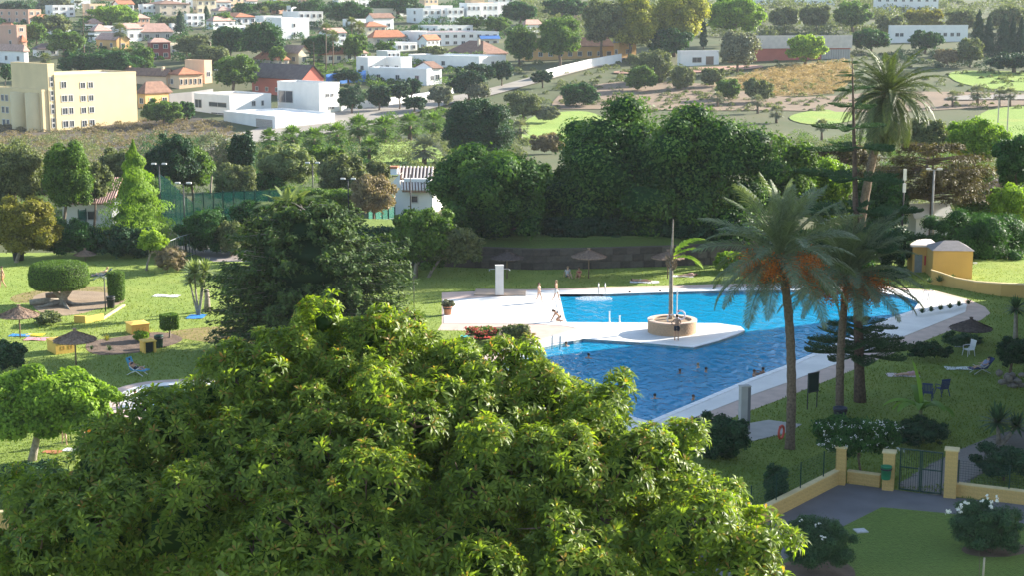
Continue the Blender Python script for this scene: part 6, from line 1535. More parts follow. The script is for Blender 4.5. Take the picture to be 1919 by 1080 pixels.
MB().tube([(0, 0, -.1), (.02, 0, 1.1)], [.045, .04], 8).build('stake', mat('stake_wood', (.42, .36, .27), .8, .15, 4), t, True); MB().tube([(-.16, 0, -.1), (-.14, 0, .6), (-.2, 0, 1.4)], [.015, .012, .006], 6).build('sapling', BARK, t)
# orange wall glimpsed through the foreground tree
block_wall('ochre wall glimpsed through the leaves at the lower left', grd(-80, 1000, 0), grd(150, 1000, 0), .9)
# curved yellow wall and hut on the right
HUTY = mat('hut_yellow', (.55, .36, .12), .85, .06, .6, .1, 8)
def curved_wall():
    pts = [(1745, 533), (1765, 535), (1790, 540), (1830, 549), (1875, 556), (1930, 560), (2000, 562)]; hp = [26, 22, 18, 20, 24, 26, 28]
    P = [grd(u, v, 0) for u, v in pts]; t = thing('curved_wall', 'curved yellow garden wall sweeping down to the right edge', 'wall', P[0]); mb = MB(); cp = MB()
    for i in range(len(P) - 1):
        a, b = P[i] - P[0], P[i + 1] - P[0]; ha, hb = hp[i] * mpp(P[i].y), hp[i + 1] * mpp(P[i + 1].y)
        mb.add([(a.x, a.y, -.3), (b.x, b.y, -.3), (b.x, b.y + .3, -.3), (a.x, a.y + .3, -.3), (a.x, a.y, ha), (b.x, b.y, hb), (b.x, b.y + .3, hb), (a.x, a.y + .3, ha)], [(0, 1, 5, 4), (2, 3, 7, 6), (4, 5, 6, 7), (1, 2, 6, 5), (3, 0, 4, 7)])
        cp.add([(a.x, a.y - .05, ha + .003), (b.x, b.y - .05, hb + .003), (b.x, b.y + .35, hb + .003), (a.x, a.y + .35, ha + .003), (a.x, a.y - .05, ha + .09), (b.x, b.y - .05, hb + .09), (b.x, b.y + .35, hb + .09), (a.x, a.y + .35, ha + .09)], [(0, 1, 5, 4), (2, 3, 7, 6), (4, 5, 6, 7), (0, 3, 2, 1)])
    mb.build('wall', HUTY, t); cp.build('coping', YELC, t)
curved_wall()
def hut():
    g = grd(1747, 522, 0); s = mpp(g.y); a = R(-4); t = thing('pool_hut', 'yellow pool hut with a grey hipped roof', 'hut', g, a)
    W = 74 * s; D = 3.0; H = 54 * s
    MB().box(0, W, 0, D, -.2, H).build('wall', HUTY, t)
    MB().add([(-.12, -.12, H), (W + .12, -.12, H), (W + .12, D + .12, H), (-.12, D + .12, H), (W * .35, D / 2, H + .62), (W * .7, D / 2, H + .62)], [(0, 1, 5, 4), (1, 2, 5), (2, 3, 4, 5), (3, 0, 4), (3, 2, 1, 0)]).build('roof', mat('hut_roof', (.22, .21, .21), .85, .1, 3, .3), t)
    MB().box(W + .002, W + .1, 1, 2.2, H * .5, H * .8).build('window', FRAME, t)
    lamp = MB().box(W + .02, W + .35, -.12, -.02, H * .55, H * .6).build('lamp', mat('white_plastic', (.75, .75, .74), .5, .04, 4), t)
    g2 = grd(1725, 510, 0); t2 = thing('pool_hut', 'small yellow annex with a flat pale roof beside the hut', 'hut', g2, a); s = mpp(g2.y)
    MB().box(-16 * s, 16 * s, 0, 2.5, -.2, 50 * s).build('wall', HUTY, t2); MB().box(-22 * s, 30 * s, -.5, 3, 50 * s, 54 * s).build('roof', ROOFS['pale'], t2)
    MB().box(6 * s, 12 * s, -.06, -.002, 14 * s, 32 * s).build('fire_box', mat('red_box', (.42, .03, .04), .5, .1, 3), t2)
    MB().box(-12 * s, 2 * s, -.05, -.002, -.1, 34 * s).build('door', mat('grey_door', (.20, .24, .25), .6, .1, 3), t2)
hut()
# tennis court
NET = bpy.data.materials.new('green_netting'); NET.use_nodes = True
_n = NET.node_tree; _b = _n.nodes['Principled BSDF']; _b.inputs['Base Color'].default_value = (.014, .18, .12, 1); _b.inputs['Roughness'].default_value = .8
_t = _n.nodes.new('ShaderNodeBsdfTransparent'); _x = _n.nodes.new('ShaderNodeMixShader'); _x.inputs['Fac'].default_value = .52
_n.links.new(_t.outputs[0], _x.inputs[1]); _n.links.new(_b.outputs[0], _x.inputs[2]); _n.links.new(_x.outputs[0], _n.nodes['Material Output'].inputs['Surface'])
def net_fence(label, pts, hpx, posts=4, rail=True):
    P = [grd(u, v) for u, v in pts]; t = thing('court_fence', label, 'fence', P[0])
    for i in range(len(P) - 1):
        a, b = P[i] - P[0], P[i + 1] - P[0]; h = hpx * mpp(P[i].y); d = (b - a)
        nn = Vector((-d.y, d.x, 0)).normalized() * .01
        MB().add([a, b, b + Vector((0, 0, h)), a + Vector((0, 0, h)), a + nn, b + nn, b + nn + Vector((0, 0, h)), a + nn + Vector((0, 0, h))], [(0, 1, 2, 3), (7, 6, 5, 4), (3, 2, 6, 7), (0, 4, 5, 1)]).build('net', NET, t)
        for k in range(posts + 1):
            q = a.lerp(b, k / posts) - nn * 3; MB().tube([q, q + Vector((0, 0, h + .15))], .05, 6).build('post', GREENM, t)
        if rail:
            for z in (.1, h * .5, h): MB().tube([a - nn * 3 + Vector((0, 0, z)), b - nn * 3 + Vector((0, 0, z))], .03, 5).build('rail', GREENM, t)
net_fence('green netting fence on the long side of the tennis court', [(365, 470), (340, 448), (322, 430), (300, 412)], 92, 2)
net_fence('green netting fence across the back of the tennis court', [(365, 446), (420, 442), (480, 440), (560, 436)], 84, 3)
net_fence('turquoise net corner by the white cottage', [(690, 420), (716, 414), (740, 410)], 48, 2)
net_fence('narrow green net panel behind the golden tree', [(148, 428), (162, 426)], 34, 1)
struct(MB().prism(xy([(330, 462), (360, 440), (700, 415), (800, 420), (760, 470), (560, 490), (400, 490)]), -.05, .01).build('tennis_court', mat('court_surface', (.30, .26, .24), .9, .08, .5)))
def picket(label, pts, h):
    P = [grd(u, v) for u, v in pts]; t = thing('picket_fence', label, 'fence', P[0])
    for a, b in zip(P, P[1:]):
        n = max(2, int((b - a).length / .45))
        for k in range(n):
            q = a.lerp(b, k / n) - P[0]; MB().box(q.x - .03, q.x + .03, q.y - .03, q.y + .03, 0, h).build('picket', GREENM, t)
        for z in (.15, h): 
            MB().tube([a - P[0] + Vector((0, 0, z)), b - P[0] + Vector((0, 0, z))], .035, 5).build('rail', mat('rail_grey', (.32, .34, .33), .6, .1, 4), t)
picket('dark railing stepping down beside the court', [(366, 478), (340, 486), (318, 496)], 2.0)
def light_pole(label, u, v, top, name='light_pole', arm=True, m=None, r=.07, depth=None):
    g = grd(u, v) if depth is None else at(u, v, depth)
    if depth is not None: g.z = float(hgt(g.x, g.y))
    H = at(u, top, g.y).z - g.z; t = thing(name, label, 'lamp post', g)
    MB().tube([(0, 0, -.1), (0, 0, H)], [r, r * .7], 8).build('pole', m or DARKM, t, True)
    if arm:
        MB().tube([(-.5, 0, H - .02), (.5, 0, H - .02)], .035, 6).build('arm', m or DARKM, t)
        for sx in (-1, 1): MB().box(sx * .5 - .22, sx * .5 + .22, -.15, .15, H, H + .14).build('lamp_head', mat('lamp_grey', (.55, .55, .53), .5, .05, 3), t)
    return t
CL = 'floodlights round the tennis court'
light_pole('court floodlight left of the bare tree', 303, 440, 308); light_pole('court floodlight in front of the green net', 348, 470, 344); light_pole('court floodlight in the banana thicket', 588, 420, 306)
light_pole('court floodlight by the brownish tree', 654, 432, 336); light_pole('thin pole before the striped cottage', 770, 420, 326, arm=False)
light_pole('thick double headed street lamp behind the yellow hut', 1746, 420, 318, depth=145, m=mat('lamp_concrete', (.34, .33, .32), .7, .08, 3), r=.13)
sp = light_pole('dark pole with two white boxes behind the palms', 1690, 440, 316, arm=False, depth=143, r=.1)
_H = at(1690, 316, sp.location.y).z - sp.location.z
for z0, z1 in ((.0, 1.0), (1.3, 2.1)): MB().box(-.14, .14, -.25, -.12, _H - z1, _H - z0).build('meter_box', MATS['white_plastic'], sp)
light_pole('short black lamp post at the soil bed', 198, 585, 520, arm=False, r=.05)
light_pole('thin dark pole right of the broad conifer', 776, 580, 520, arm=False, r=.03)
# cottage with striped tile roofs
def cottage():
    g = grd(770, 402); s = mpp(g.y); t = thing('cottage', 'white cottage with striped terracotta roofs behind the court', 'house', g, R(-6)); 
    def X(u): return (u - 770) * s
    def Z(v): return (402 - v) * s
    MB().box(X(728), X(812), 0, 7, -1, Z(346)).build('wall', WALLS['white'], t)
    MB().add([(X(730), 0, Z(346)), (X(750), 0, Z(346)), (X(750), 0, Z(325)), (X(730), 6, Z(346)), (X(750), 6, Z(346)), (X(750), 6, Z(325))], [(0, 1, 2), (3, 5, 4), (0, 2, 5, 3)]).build('gable', WALLS['white'], t)
    for (x0, x1, v0, v1, y0, y1) in ((745, 808, 336, 318, .9, 3.2), (757, 808, 355, 340, -.9, .2)):
        a0, a1, z0, z1 = X(x0), X(x1), Z(v0), Z(v1)
        rf = MB().add([(a0, y0, z0), (a1, y0, z0), (a1, y1, z1), (a0 - .4, y1, z1), (a0, y0, z0 - .15), (a1, y0, z0 - .15), (a1, y1, z1 - .15), (a0 - .4, y1, z1 - .15)], [(0, 1, 2, 3), (4, 7, 6, 5), (0, 4, 5, 1), (0, 3, 7, 4), (1, 5, 6, 2)]).build('roof', ROOFS['brown'], t)
        n = 9
        for i in range(n + 1):
            x = a0 + (a1 - a0) * i / n
            MB().tube([(x, y0 - .04, z0 + .05), (x - .25, y1, z1 + .06)], .11, 6).build('tile_rib', ROOFS['pale'], rf)
    MB().box(X(757), X(808), .05, .9, Z(340), Z(334)).build('upper_wall', WALLS['white'], t)
    c = MB().box(X(727), X(740), 1.5, 2.4, Z(330), Z(318)).build('chimney', WALLS['white'], t); MB().box(X(726), X(741), 1.4, 2.5, Z(318), Z(314)).build('chimney_cap', ROOFS['terra'], c)
    window(t, 'R', X(770), X(785), Z(380), Z(365))
cottage()
def roofs_left():
    g = grd(165, 425); s = mpp(g.y); t = thing('garden_house', 'low house with striped tile roof between the bushy trees', 'house', g)
    W = 52 * s
    MB().box(-W * .9, W * .9, 0, 4, -.3, 45 * s).build('wall', WALLS['white'], t)
    rf = MB().add([(-W, -.5, 44 * s), (W, -.5, 44 * s), (W, 4, 84 * s), (-W, 4, 84 * s)], [(0, 1, 2, 3)]).build('roof', ROOFS['terra'], t)
    for i in range(24):
        x = -W + 2 * W * (i + .5) / 24; MB().tube([(x, -.52, 44 * s + .06), (x, 4, 84 * s + .06)], .1, 5).build('tile_rib', ROOFS['rose'], rf)
    window(t, 'R', -1, 1, 12 * s, 32 * s)
roofs_left()
# small white structures behind the right hand trees
house('low white roofed shed under the spreading pine', 1716, 432, 6, 60, 26, 15, 'white', ('gx', 'white'), (0, 0), (0, 0), 1.0, cat='shed', name='shed', depth=150)
house('small white kiosk with a red ornament at the right edge', 1868, 392, 10, 22, 40, 25, 'white', ('hip', 'rose'), (1, 1), (0, 0), .8, cat='kiosk', name='kiosk', depth=158)
for i, (u, lb) in enumerate([(1886, 'right mast of the golf range net'), (1868, 'left mast of the golf range net')]):
    g = grd(u, 268); t = thing('net_mast', lb, 'mast', g, 0, 'golf range masts'); MB().tube([(0, 0, -.2), (0, 0, 84 * mpp(g.y))], [.15, .1], 6).build('mast', mat('mast_beige', (.55, .48, .38), .8, .05, 3), t)
# ------------------------------------------------------------------ things round the pool
def shower(label, p, w, H, m, heads=True, rz=.1):
    t = thing('outdoor_shower', label, 'shower', p, rz)
    MB().box(-w / 2, w / 2, -w * .35, w * .35, 0, H).build('column', m, t); MB().box(-w / 2 - .02, w / 2 + .02, -w * .35 - .02, w * .35 + .02, H + .001, H + .05).build('cap', m, t)
    if heads:
        for sx in (-1, 1):
            MB().tube([(sx * w / 2, 0, H - .25), (sx * (w / 2 + .42), 0, H - .25), (sx * (w / 2 + .46), 0, H - .32)], [.02, .02, .02], 6).build('arm', STEEL, t)
            MB().lathe([(.02, 0), (.07, -.05), (.0, -.055)], 12, (sx * (w / 2 + .46), 0, H - .32)).build('shower_head', STEEL, t)
    else: MB().box(w * .2, w * .5 + .003, -w * .35 - .005, w * .35 + .005, .02, H - .02).build('side_panel', mat('shower_dark', (.16, .16, .17), .7, .1, 2), t)
shower('white double shower column at the back of the deck', grd(936, 553, .1), .60, 2.25, mat('shower_white', (.66, .64, .62), .7, .05, 2))
shower('grey square shower column by the near path', grd(1394, 806, .035), .52, 2.3, mat('shower_grey', (.40, .39, .38), .8, .07, 2), False, .25)
def planter():
    g = grd(1260, 624, .03) + Vector((0, .2, 0)); t = thing('round_planter', 'round brick planter on the white deck tip', 'planter', g); Rr = 1.62; H = .82
    bm_ = mat('planter_brick', (.50, .34, .22), .85, .14, 2, .3, 12); mm = mat('planter_mortar', (.46, .36, .28), .9, .08, 3)
    MB().lathe([(Rr - .03, 0), (Rr - .03, H - .01), (Rr - .3, H - .01), (Rr - .3, H - .12), (.01, H - .12)], 48).build('core', mm, t, False)
    me = MB().box(-.5, .5, -.5, .5, -.5, .5).mesh('brick'); me.materials.append(bm_)
    rows = 6; n = 44
    for r in range(rows):
        for k in range(n):
            a = 2 * math.pi * (k + (.5 if r % 2 else 0)) / n
            o = link('brick', me, None, t); o.location = ((Rr - .04) * math.cos(a), (Rr - .04) * math.sin(a), H / rows * (r + .5)); o.scale = (.1, 2 * math.pi * Rr / n - .016, H / rows - .014); o.rotation_euler.z = a
    MB().lathe([(Rr - .32, H + .001), (Rr + .04, H + .001), (Rr + .04, H + .06), (Rr - .32, H + .06), (Rr - .32, H + .001)], 48).build('coping', mat('planter_cap', (.62, .46, .36), .8, .06, 2), t)
    MB().lathe([(.01, H - .05), (Rr - .33, H - .06)], 30).build('soil', DIRTL, t)
    return g, H
pg, pH = planter()
def lifebuoy(label, p, r, tilt, rz, col=(.72, .68, .66)):
    t = thing('lifebuoy', label, 'lifebuoy', p); t.rotation_euler = (tilt, 0, rz)
    V = []; F = []; n = 28; m = 8
    mb = MB()
    for i in range(n):
        a = 2 * math.pi * i / n
        for k in range(m):
            b = 2 * math.pi * k / m; q = r + r * .2 * math.cos(b); V.append((q * math.cos(a), r * .2 * math.sin(b), q * math.sin(a)))
    for i in range(n):
        for k in range(m): F.append((i * m + k, ((i + 1) % n) * m + k, ((i + 1) % n) * m + (k + 1) % m, i * m + (k + 1) % m))
    MB().add(V, F).build('ring', mat('buoy_%d' % int(col[1] * 100), col, .5, .05, 3), t, True)
    for q in range(4):
        a = q * math.pi / 2 + .5
        MB().lathe([(r * .225, -.05), (r * .225, .05)], 10).build('band', mat('buoy_band', (.55, .06, .04) if col[1] > .3 else (.8, .8, .8), .5, .05, 3), t)
        o = t.children[-1]; o.location = (r * math.cos(a), 0, r * math.sin(a)); o.rotation_euler = (0, -a, 0)
lifebuoy('lifebuoy leaning on the planter palm', pg + Vector((-.22, -.32, pH + .36)), .30, -.12, .1)
lifebuoy('lifebuoy hung on the white post of the planter', pg + Vector((.42, -.1, pH + .62)), .30, 0, -.5, (.74, .70, .80))
lifebuoy('red lifebuoy at the foot of the near date palm', grd(1469, 828) + Vector((-.22, -.1, .75)), .32, 0, 1.0, (.62, .10, .07))
t = thing('buoy_post', 'white post for the lifebuoy beside the planter palm', 'post', pg + Vector((.30, .05, pH - .06))); MB().tube([(0, 0, 0), (0, 0, 2.1)], .045, 8).build('post', MATS['white_plastic'], t)
for i, (u, v, tp, lb) in enumerate([(1142, 604, 584, 'taller of two white posts at the pool edge'), (1161, 605, 592, 'shorter of two white posts at the pool edge')]):
    g = grd(u, v, .055); t = thing('pool_post', lb, 'post', g); h = (v - tp) * mpp(g.y); MB().lathe([(.09, 0), (.09, .03), (.05, .05), (.05, h - .04), (.065, h - .03), (.065, h), (.01, h + .02)], 12).build('post', MATS['white_plastic'], t, True)
def ladder(label, p, rz, w=.5, h=.85):
    t = thing('pool_ladder', label, 'pool ladder', p, rz)
    for sx in (-1, 1):
        MB().tube([(sx * w / 2, .55, 0), (sx * w / 2, .52, h * .8), (sx * w / 2, .30, h), (sx * w / 2, 0, h * .88), (sx * w / 2, -.1, h * .4), (sx * w / 2, -.1, -1.2)], .03, 8).build('rail', STEEL, t, True)
    for z in (-.3, -.6, -.9): MB().box(-w / 2, w / 2, -.18, -.04, z, z + .04).build('step', STEEL, t)
ladder('steel pool ladder in front of the foreground tree', grd(1043, 652, .03), R(172)); ladder('steel pool ladder on the far rim', grd(1128, 552, .03), R(0)); ladder('steel handrail on the pool beach', grd(1744, 566, .03), R(30))
# splash of the water inlet
rng = rng_new(); g = grd(1113, 561, -.13); n = 2600
a = rng.uniform(0, 6.28, n); rr = np.sqrt(rng.uniform(0, 1, n)); P = np.stack([rr * np.cos(a) * 1.4, rr * np.sin(a) * .9, rng.exponential(.05, n) * (1 - rr * .6)], 1)
v, f = leaves(P, rng.normal(size=P.shape) * .4 + [0, 0, 1], .05, .05, rng, 0)
o = link('splash', fastmesh('splash', v, f, rng.uniform(0, 1, n)), leafmat('foam', (.75, .8, .82), (.85, .88, .9), .3, tcol=(1, 1, 1))); o.location = g; o['kind'] = 'stuff'; o['label'] = 'white foam where water pours into the pool'
def parasol(label, u, vb, vt, r_px, group='thatched parasols', tilt=0, flat=.42, dark=False):
    g = grd(u, vb); s = mpp(g.y); H = (vb - vt) * s; Rr = r_px * s; t = thing('thatched_parasol', label, 'parasol', g, 0, group)
    tm = mat('thatch_shaded' if dark else 'thatch', (.13, .10, .085) if dark else (.30, .21, .15), .95, .3, 6, .6, 30)  # parasols in shade get darker thatch, shade put into the colour
    MB().tube([(0, 0, -.1), (0, 0, H - .1)], .05, 8).build('pole', mat('parasol_pole', (.22, .16, .11), .85, .2, 4), t, True)
    c = MB().lathe([(.02, H), (.10, H - .02), (.25, H - Rr * flat * .25), (Rr * .6, H - Rr * flat * .66), (Rr, H - Rr * flat), (Rr * .98, H - Rr * flat - .06), (Rr * .5, H - Rr * flat * .62), (.05, H - .12)], 26).build('canopy', tm, t)
    rng = rng_new(); n = 700; a = rng.uniform(0, 6.28, n); k = rng.uniform(.1, 1.03, n)
    zz = H - Rr * flat * k ** 1.05 + .03
    P = np.stack([Rr * k * np.cos(a), Rr * k * np.sin(a), zz], 1); d = np.stack([np.cos(a), np.sin(a), np.full(n, -flat)], 1)
    v, f = leaves(P, np.stack([np.cos(a) * flat, np.sin(a) * flat, np.ones(n)], 1) + rng.normal(size=(n, 3)) * .2, .34, .05, rng, .15, d + rng.normal(size=(n, 3)) * .12)
    link('straw', fastmesh('straw', v, f, rng.uniform(0, 1, n)), tm, c)
    MB().lathe([(.12, H - .05), (.09, H + .06), (.14, H + .16), (.02, H + .18)], 10).build('topknot', tm, t)
    t.rotation_euler = (0, tilt, 0)
parasol('brown straw parasol at the left edge of the lawn', 38, 634, 574, 38); parasol('straw parasol standing behind the round headed tree', 143, 692, 618, 41)
parasol('straw parasol with people sitting below it', 1103, 522, 467, 33, flat=.38); parasol('straw parasol behind the planter palm', 1251, 522, 470, 32, flat=.34)
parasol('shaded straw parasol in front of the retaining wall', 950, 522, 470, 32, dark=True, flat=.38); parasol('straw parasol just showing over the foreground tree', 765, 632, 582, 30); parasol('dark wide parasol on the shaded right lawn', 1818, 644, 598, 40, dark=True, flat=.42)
parasol('low straw parasol at the far end of the left lawn', 160, 490, 468, 20)
# yellow storage boxes
BOXY = mat('box_yellow', (.72, .46, .10), .7, .06, 1.5, .1, 10)
def ybox(label, u, vb, lpx, rpx, hpx, a=35, hollow=False, marks=True):
    g = grd(u, vb); s = mpp(g.y); A = R(a); W = rpx * s / math.cos(A); D = lpx * s / math.sin(A); H = hpx * s; t = thing('storage_box', label, 'box', g, A, 'yellow boxes on the lawn')
    if hollow:
        b = MB(); b.box(0, .12, 0, D, 0, H); b.box(W - .12, W, 0, D, 0, H); b.box(.12, W - .12, D - .1, D, 0, H); b.build('body', BOXY, t); MB().box(.12, W - .12, .25, D - .1, .01, H - .1).build('inside', mat('box_dark', (.015, .03, .02), .8, .1, 3), t)
    else: MB().box(0, W, 0, D, 0, H * .9).build('body', BOXY, t)
    MB().add([(-.05, -.05, H * .9), (W + .05, -.05, H * .9), (W + .05, D + .05, H * .9), (-.05, D + .05, H * .9), (-.05, -.05, H * .97), (W + .05, -.05, H * .97), (W + .05, D + .05, H * .97), (-.05, D + .05, H * .97), (W * .3, D * .5, H * 1.1), (W * .7, D * .5, H * 1.1)],
             [(0, 1, 5, 4), (1, 2, 6, 5), (2, 3, 7, 6), (3, 0, 4, 7), (4, 5, 9, 8), (5, 6, 9), (6, 7, 8, 9), (7, 4, 8), (3, 2, 1, 0)]).build('lid', BOXY, t)
    if marks and not hollow:
        for q in (.25, .62):
            for (z0, z1, x0, x1) in ((.3, .34, 0, .24), (.54, .58, 0, .24), (.34, .54, 0, .04), (.34, .54, .2, .24)):
                MB().box(W * q + x0, W * q + x1, -.012, -.002, H * z0 + .02, H * z1 + .02).build('vent', mat('vent_orange', (.55, .28, .06), .7), t)
ybox('large yellow box left of the flower bed', 105, 666, 28, 33, 25, 35); ybox('yellow box behind the flower bed', 247, 629, 19, 30, 20, 30); ybox('hollow yellow box with a dark opening beside the bed', 270, 664, 13, 21, 24, 30, True)
def bed_edge():
    P = [grd(u, v) for u, v in [(139, 606), (160, 607), (195, 600), (235, 574)]]; t = thing('bed_wall', 'low yellow kerb wall at the tip of the root bed', 'wall', P[0])
    for i, (a, b) in enumerate(zip(P, P[1:])):
        a, b = a - P[0], b - P[0]; d = b - a; nn = Vector((-d.y, d.x, 0)).normalized() * .2; h = (.5, .42, .12)[i]
        MB().add([a, b, b + nn, a + nn] + [q + Vector((0, 0, h)) for q in (a, b, b + nn, a + nn)], [(0, 1, 5, 4), (1, 2, 6, 5), (2, 3, 7, 6), (3, 0, 4, 7), (4, 5, 6, 7)]).build('kerb', BOXY if i < 2 else YELC, t)
bed_edge()
# towels
def towel(label, u, v, w, l, rz, col, fold=True, name='towel'):
    g = grd(u, v) + Vector((0, 0, .012)); rng = rng_new(); t = thing(name, label, 'towel', g, rz)
    V = []; F = []; nx, ny = 8, 12
    for j in range(ny + 1):
        for i in range(nx + 1):
            x = (i / nx - .5) * w; y = (j / ny - .5) * l; V.append((x + .02 * math.sin(y * 9), y + .02 * math.sin(x * 7), .02 + .018 * math.sin(x * 11 + y * 5) + rng.uniform(0, .012)))
    for j in range(ny):
        for i in range(nx): o = j * (nx + 1) + i; F.append((o, o + 1, o + nx + 2, o + nx + 1))
    MB().add(V, F).build('cloth', mat('cloth_%d_%d_%d' % tuple(int(c * 99) for c in col), col, .95, .08, 4), t, True)
    return t
for a in [('white towel spread right of the column topiary', 312, 556, .9, 2.0, 1.4, (.72, .72, .70)), ('blue towel at the foot of the yucca', 368, 595, 1.5, 1.2, 1.5, (.03, .22, .62)), ('blue towel left of the pair under the brown parasol', 38, 630, .8, 1.4, 1.5, (.05, .25, .6)),
          ('yellow towel under the brown parasol', 66, 629, .8, 1.2, 1.5, (.75, .6, .05)), ('pink and green towel below the yellow one', 68, 637, .9, 1.5, 1.5, (.68, .3, .36)), ('white towel on the far lawn behind the pool', 1208, 529, 1.0, 2.3, 1.45, (.72, .70, .66)),
          ('small white towel near the planter palm on the far lawn', 1278, 518, .8, 1.8, 1.5, (.7, .68, .66)), ('white towel in front of the flower bed', 812, 650, .9, 1.3, 1.2, (.7, .7, .68)), ('red towel by the flower bed', 905, 634, .8, 1.2, 1.4, (.55, .06, .05)),
          ('teal bag cloth by the flower bed', 871, 632, .5, .6, 1.0, (.08, .5, .5)), ('striped pink towel on the shaded right lawn', 1692, 705, .9, 1.9, 1.5, (.62, .52, .52)), ('white towel in front of the recliner', 1795, 692, .8, 1.5, 1.5, (.66, .68, .66)),
          ('blue towel on the lower left lawn', 175, 840, .7, 1.0, 1.2, (.12, .5, .62)), ('white clothes on the lower left lawn', 138, 845, .6, 1.0, 1.3, (.7, .7, .7)), ('orange cloth on the lower left lawn', 98, 849, .5, .9, 1.3, (.5, .2, .1)), ('small white cloth behind the plastic chair', 1797, 651, .35, .7, 1.5, (.7, .7, .7))]:
    towel(*a)
# notice board
t = thing('notice_board', 'dark notice board on two legs beside the path', 'sign', grd(1523, 767), R(35)); s = mpp(t.location.y)
MB().box(-.38, .38, -.03, .03, .98, 1.98).build('board', mat('board_green', (.02, .04, .035), .6, .1, 3), t); f = MB(); f.box(-.42, .42, -.04, .04, 1.982, 2.03); f.box(-.42, .42, -.04, .04, .93, .978); f.build('frame', DARKM, t)
for sx in (-.36, .36): MB().box(sx - .025, sx + .025, .035, .075, -.1, 2.0).build('leg', DARKM, t)
# chairs
def plastic_chair(label, p, rz, m, s=1.0, recl=0.0, legs_out=0.0):
    t = thing('garden_chair', label, 'chair', p, rz)
    MB().box(-.25, .25, -.24, .24, .40, .44).build('seat', m, t)
    b = MB(); ang = .22 + recl
    for i in range(7):
        x = -.24 + .08 * i; b.add([(x - .028, .22, .44), (x + .028, .22, .44), (x + .028, .22 + math.sin(ang) * .52, .44 + math.cos(ang) * .52), (x - .028, .22 + math.sin(ang) * .52, .44 + math.cos(ang) * .52), (x - .028, .245, .44), (x + .028, .245, .44), (x + .028, .245 + math.sin(ang) * .52, .44 + math.cos(ang) * .52), (x - .028, .245 + math.sin(ang) * .52, .44 + math.cos(ang) * .52)],
                               [(0, 1, 2, 3), (7, 6, 5, 4), (3, 2, 6, 7), (0, 3, 7, 4), (1, 5, 6, 2)])
    y = .23 + math.sin(ang) * .5; b.box(-.28, .28, y - .02, y + .03, .44 + math.cos(ang) * .5, .44 + math.cos(ang) * .5 + .08); b.build('backrest', m, t)
    for sx in (-1, 1):
        for sy in (-1, 1): MB().tube([(sx * .24, sy * .22, .42), (sx * .28, sy * (.28 + legs_out), 0)], [.03, .022], 6).build('leg', m, t)
        MB().tube([(sx * .28, .3, .66), (sx * .29, 0, .66), (sx * .28, -.22, .64), (sx * .26, -.23, .42)], .025, 6).build('armrest', m, t)
    return t
plastic_chair('white plastic garden chair on the shaded right lawn', grd(1815, 668), R(-70), MATS['white_plastic'])
NAVY = mat('navy_fabric', (.03, .05, .14), .8, .2, 5)
plastic_chair('navy folding chair behind the banana plant', grd(1738, 750), R(160), NAVY, legs_out=.1); plastic_chair('second navy folding chair right of the banana plant', grd(1765, 742), R(200), NAVY, legs_out=.1)
def lounger(label, p, rz, m, recl=1.0):
    t = thing('sun_lounger', label, 'lounger', p, rz); L = .75
    MB().box(-.28, .28, -.75, .25, .30, .35).build('seat', m, t); a = recl
    MB().add([(-.28, .25, .30), (.28, .25, .30), (.28, .25 + L * math.sin(a), .30 + L * math.cos(a)), (-.28, .25 + L * math.sin(a), .30 + L * math.cos(a)), (-.28, .25, .36), (.28, .25, .36), (.28, .22 + L * math.sin(a), .35 + L * math.cos(a)), (-.28, .22 + L * math.sin(a), .35 + L * math.cos(a))], [(0, 3, 2, 1), (4, 5, 6, 7), (0, 1, 5, 4), (2, 3, 7, 6), (0, 4, 7, 3), (1, 2, 6, 5)]).build('backrest', m, t)
    for sx in (-.26, .26):
        MB().tube([(sx, .5, 0), (sx, -.4, .5)], .02, 6).build('leg', MATS['white_plastic'], t); MB().tube([(sx, -.6, 0), (sx, .35, .55)], .02, 6).build('leg', MATS['white_plastic'], t)
    return t
lounger('dark blue reclining chair with someone in it on the right', grd(1838, 700), R(-75), NAVY, .7); lounger('blue reclining chair beside the paddling pool', grd(256, 703), R(70), mat('blue_fabric', (.06, .28, .45), .8, .15, 5), .4); lounger('dark lounger between topiary tree and column', grd(190, 523), R(-80), NAVY, .9)
# rock pile
t = thing('rock_pile', 'pile of rough stones under the small round tree', 'rocks', grd(1893, 725)); rk = random.Random(9)
for i in range(16):
    b = MB().ball((0, 0, 0), (rk.uniform(.18, .32), rk.uniform(.15, .28), rk.uniform(.12, .22)), 7, 5)
    b.v = [tuple(c * (1 + rk.uniform(-.18, .18)) for c in v) for v in b.v]
    b.build('rock', mat('rock', (.24, .21, .19), .95, .25, 4, .6), t, loc=(rk.uniform(-.6, .6), rk.uniform(-.4, .4), .12 + .22 * (i % 4) * rk.uniform(.6, 1)))
# logs in the root bed
for i, (u, v, w, lb) in enumerate([(85, 572, 1.1, 'pale cut log left of the topiary trunk'), (104, 560, .7, 'dark stump piece behind the pale log'), (388, 585, .5, 'pale stump beside the yucca')]):
    g = grd(u, v); t = thing('log', lb, 'log', g, .3)
    (MB().tube([(-w, 0, .22), (0, .05, .26), (w, 0, .22)], [.2, .24, .19], 10) if i < 2 else MB().tube([(0, 0, -.1), (.05, 0, .8), (.02, 0, 1.6)], [.28, .2, .16], 10)).build('bark', BARKG if i != 1 else BARK, t, True)
# orange float held by a child
t = thing('pool_float', 'orange inflatable float beside the child', 'float', grd(170, 824)); MB().ball((0, 0, .38), (.32, .12, .36), 14, 10).build('float', mat('float_orange', (.8, .25, .02), .4, .05, 2), t, True); MB().lathe([(.03, .72), (.03, .78), (.0, .79)], 8).build('valve', MATS['white_plastic'], t)
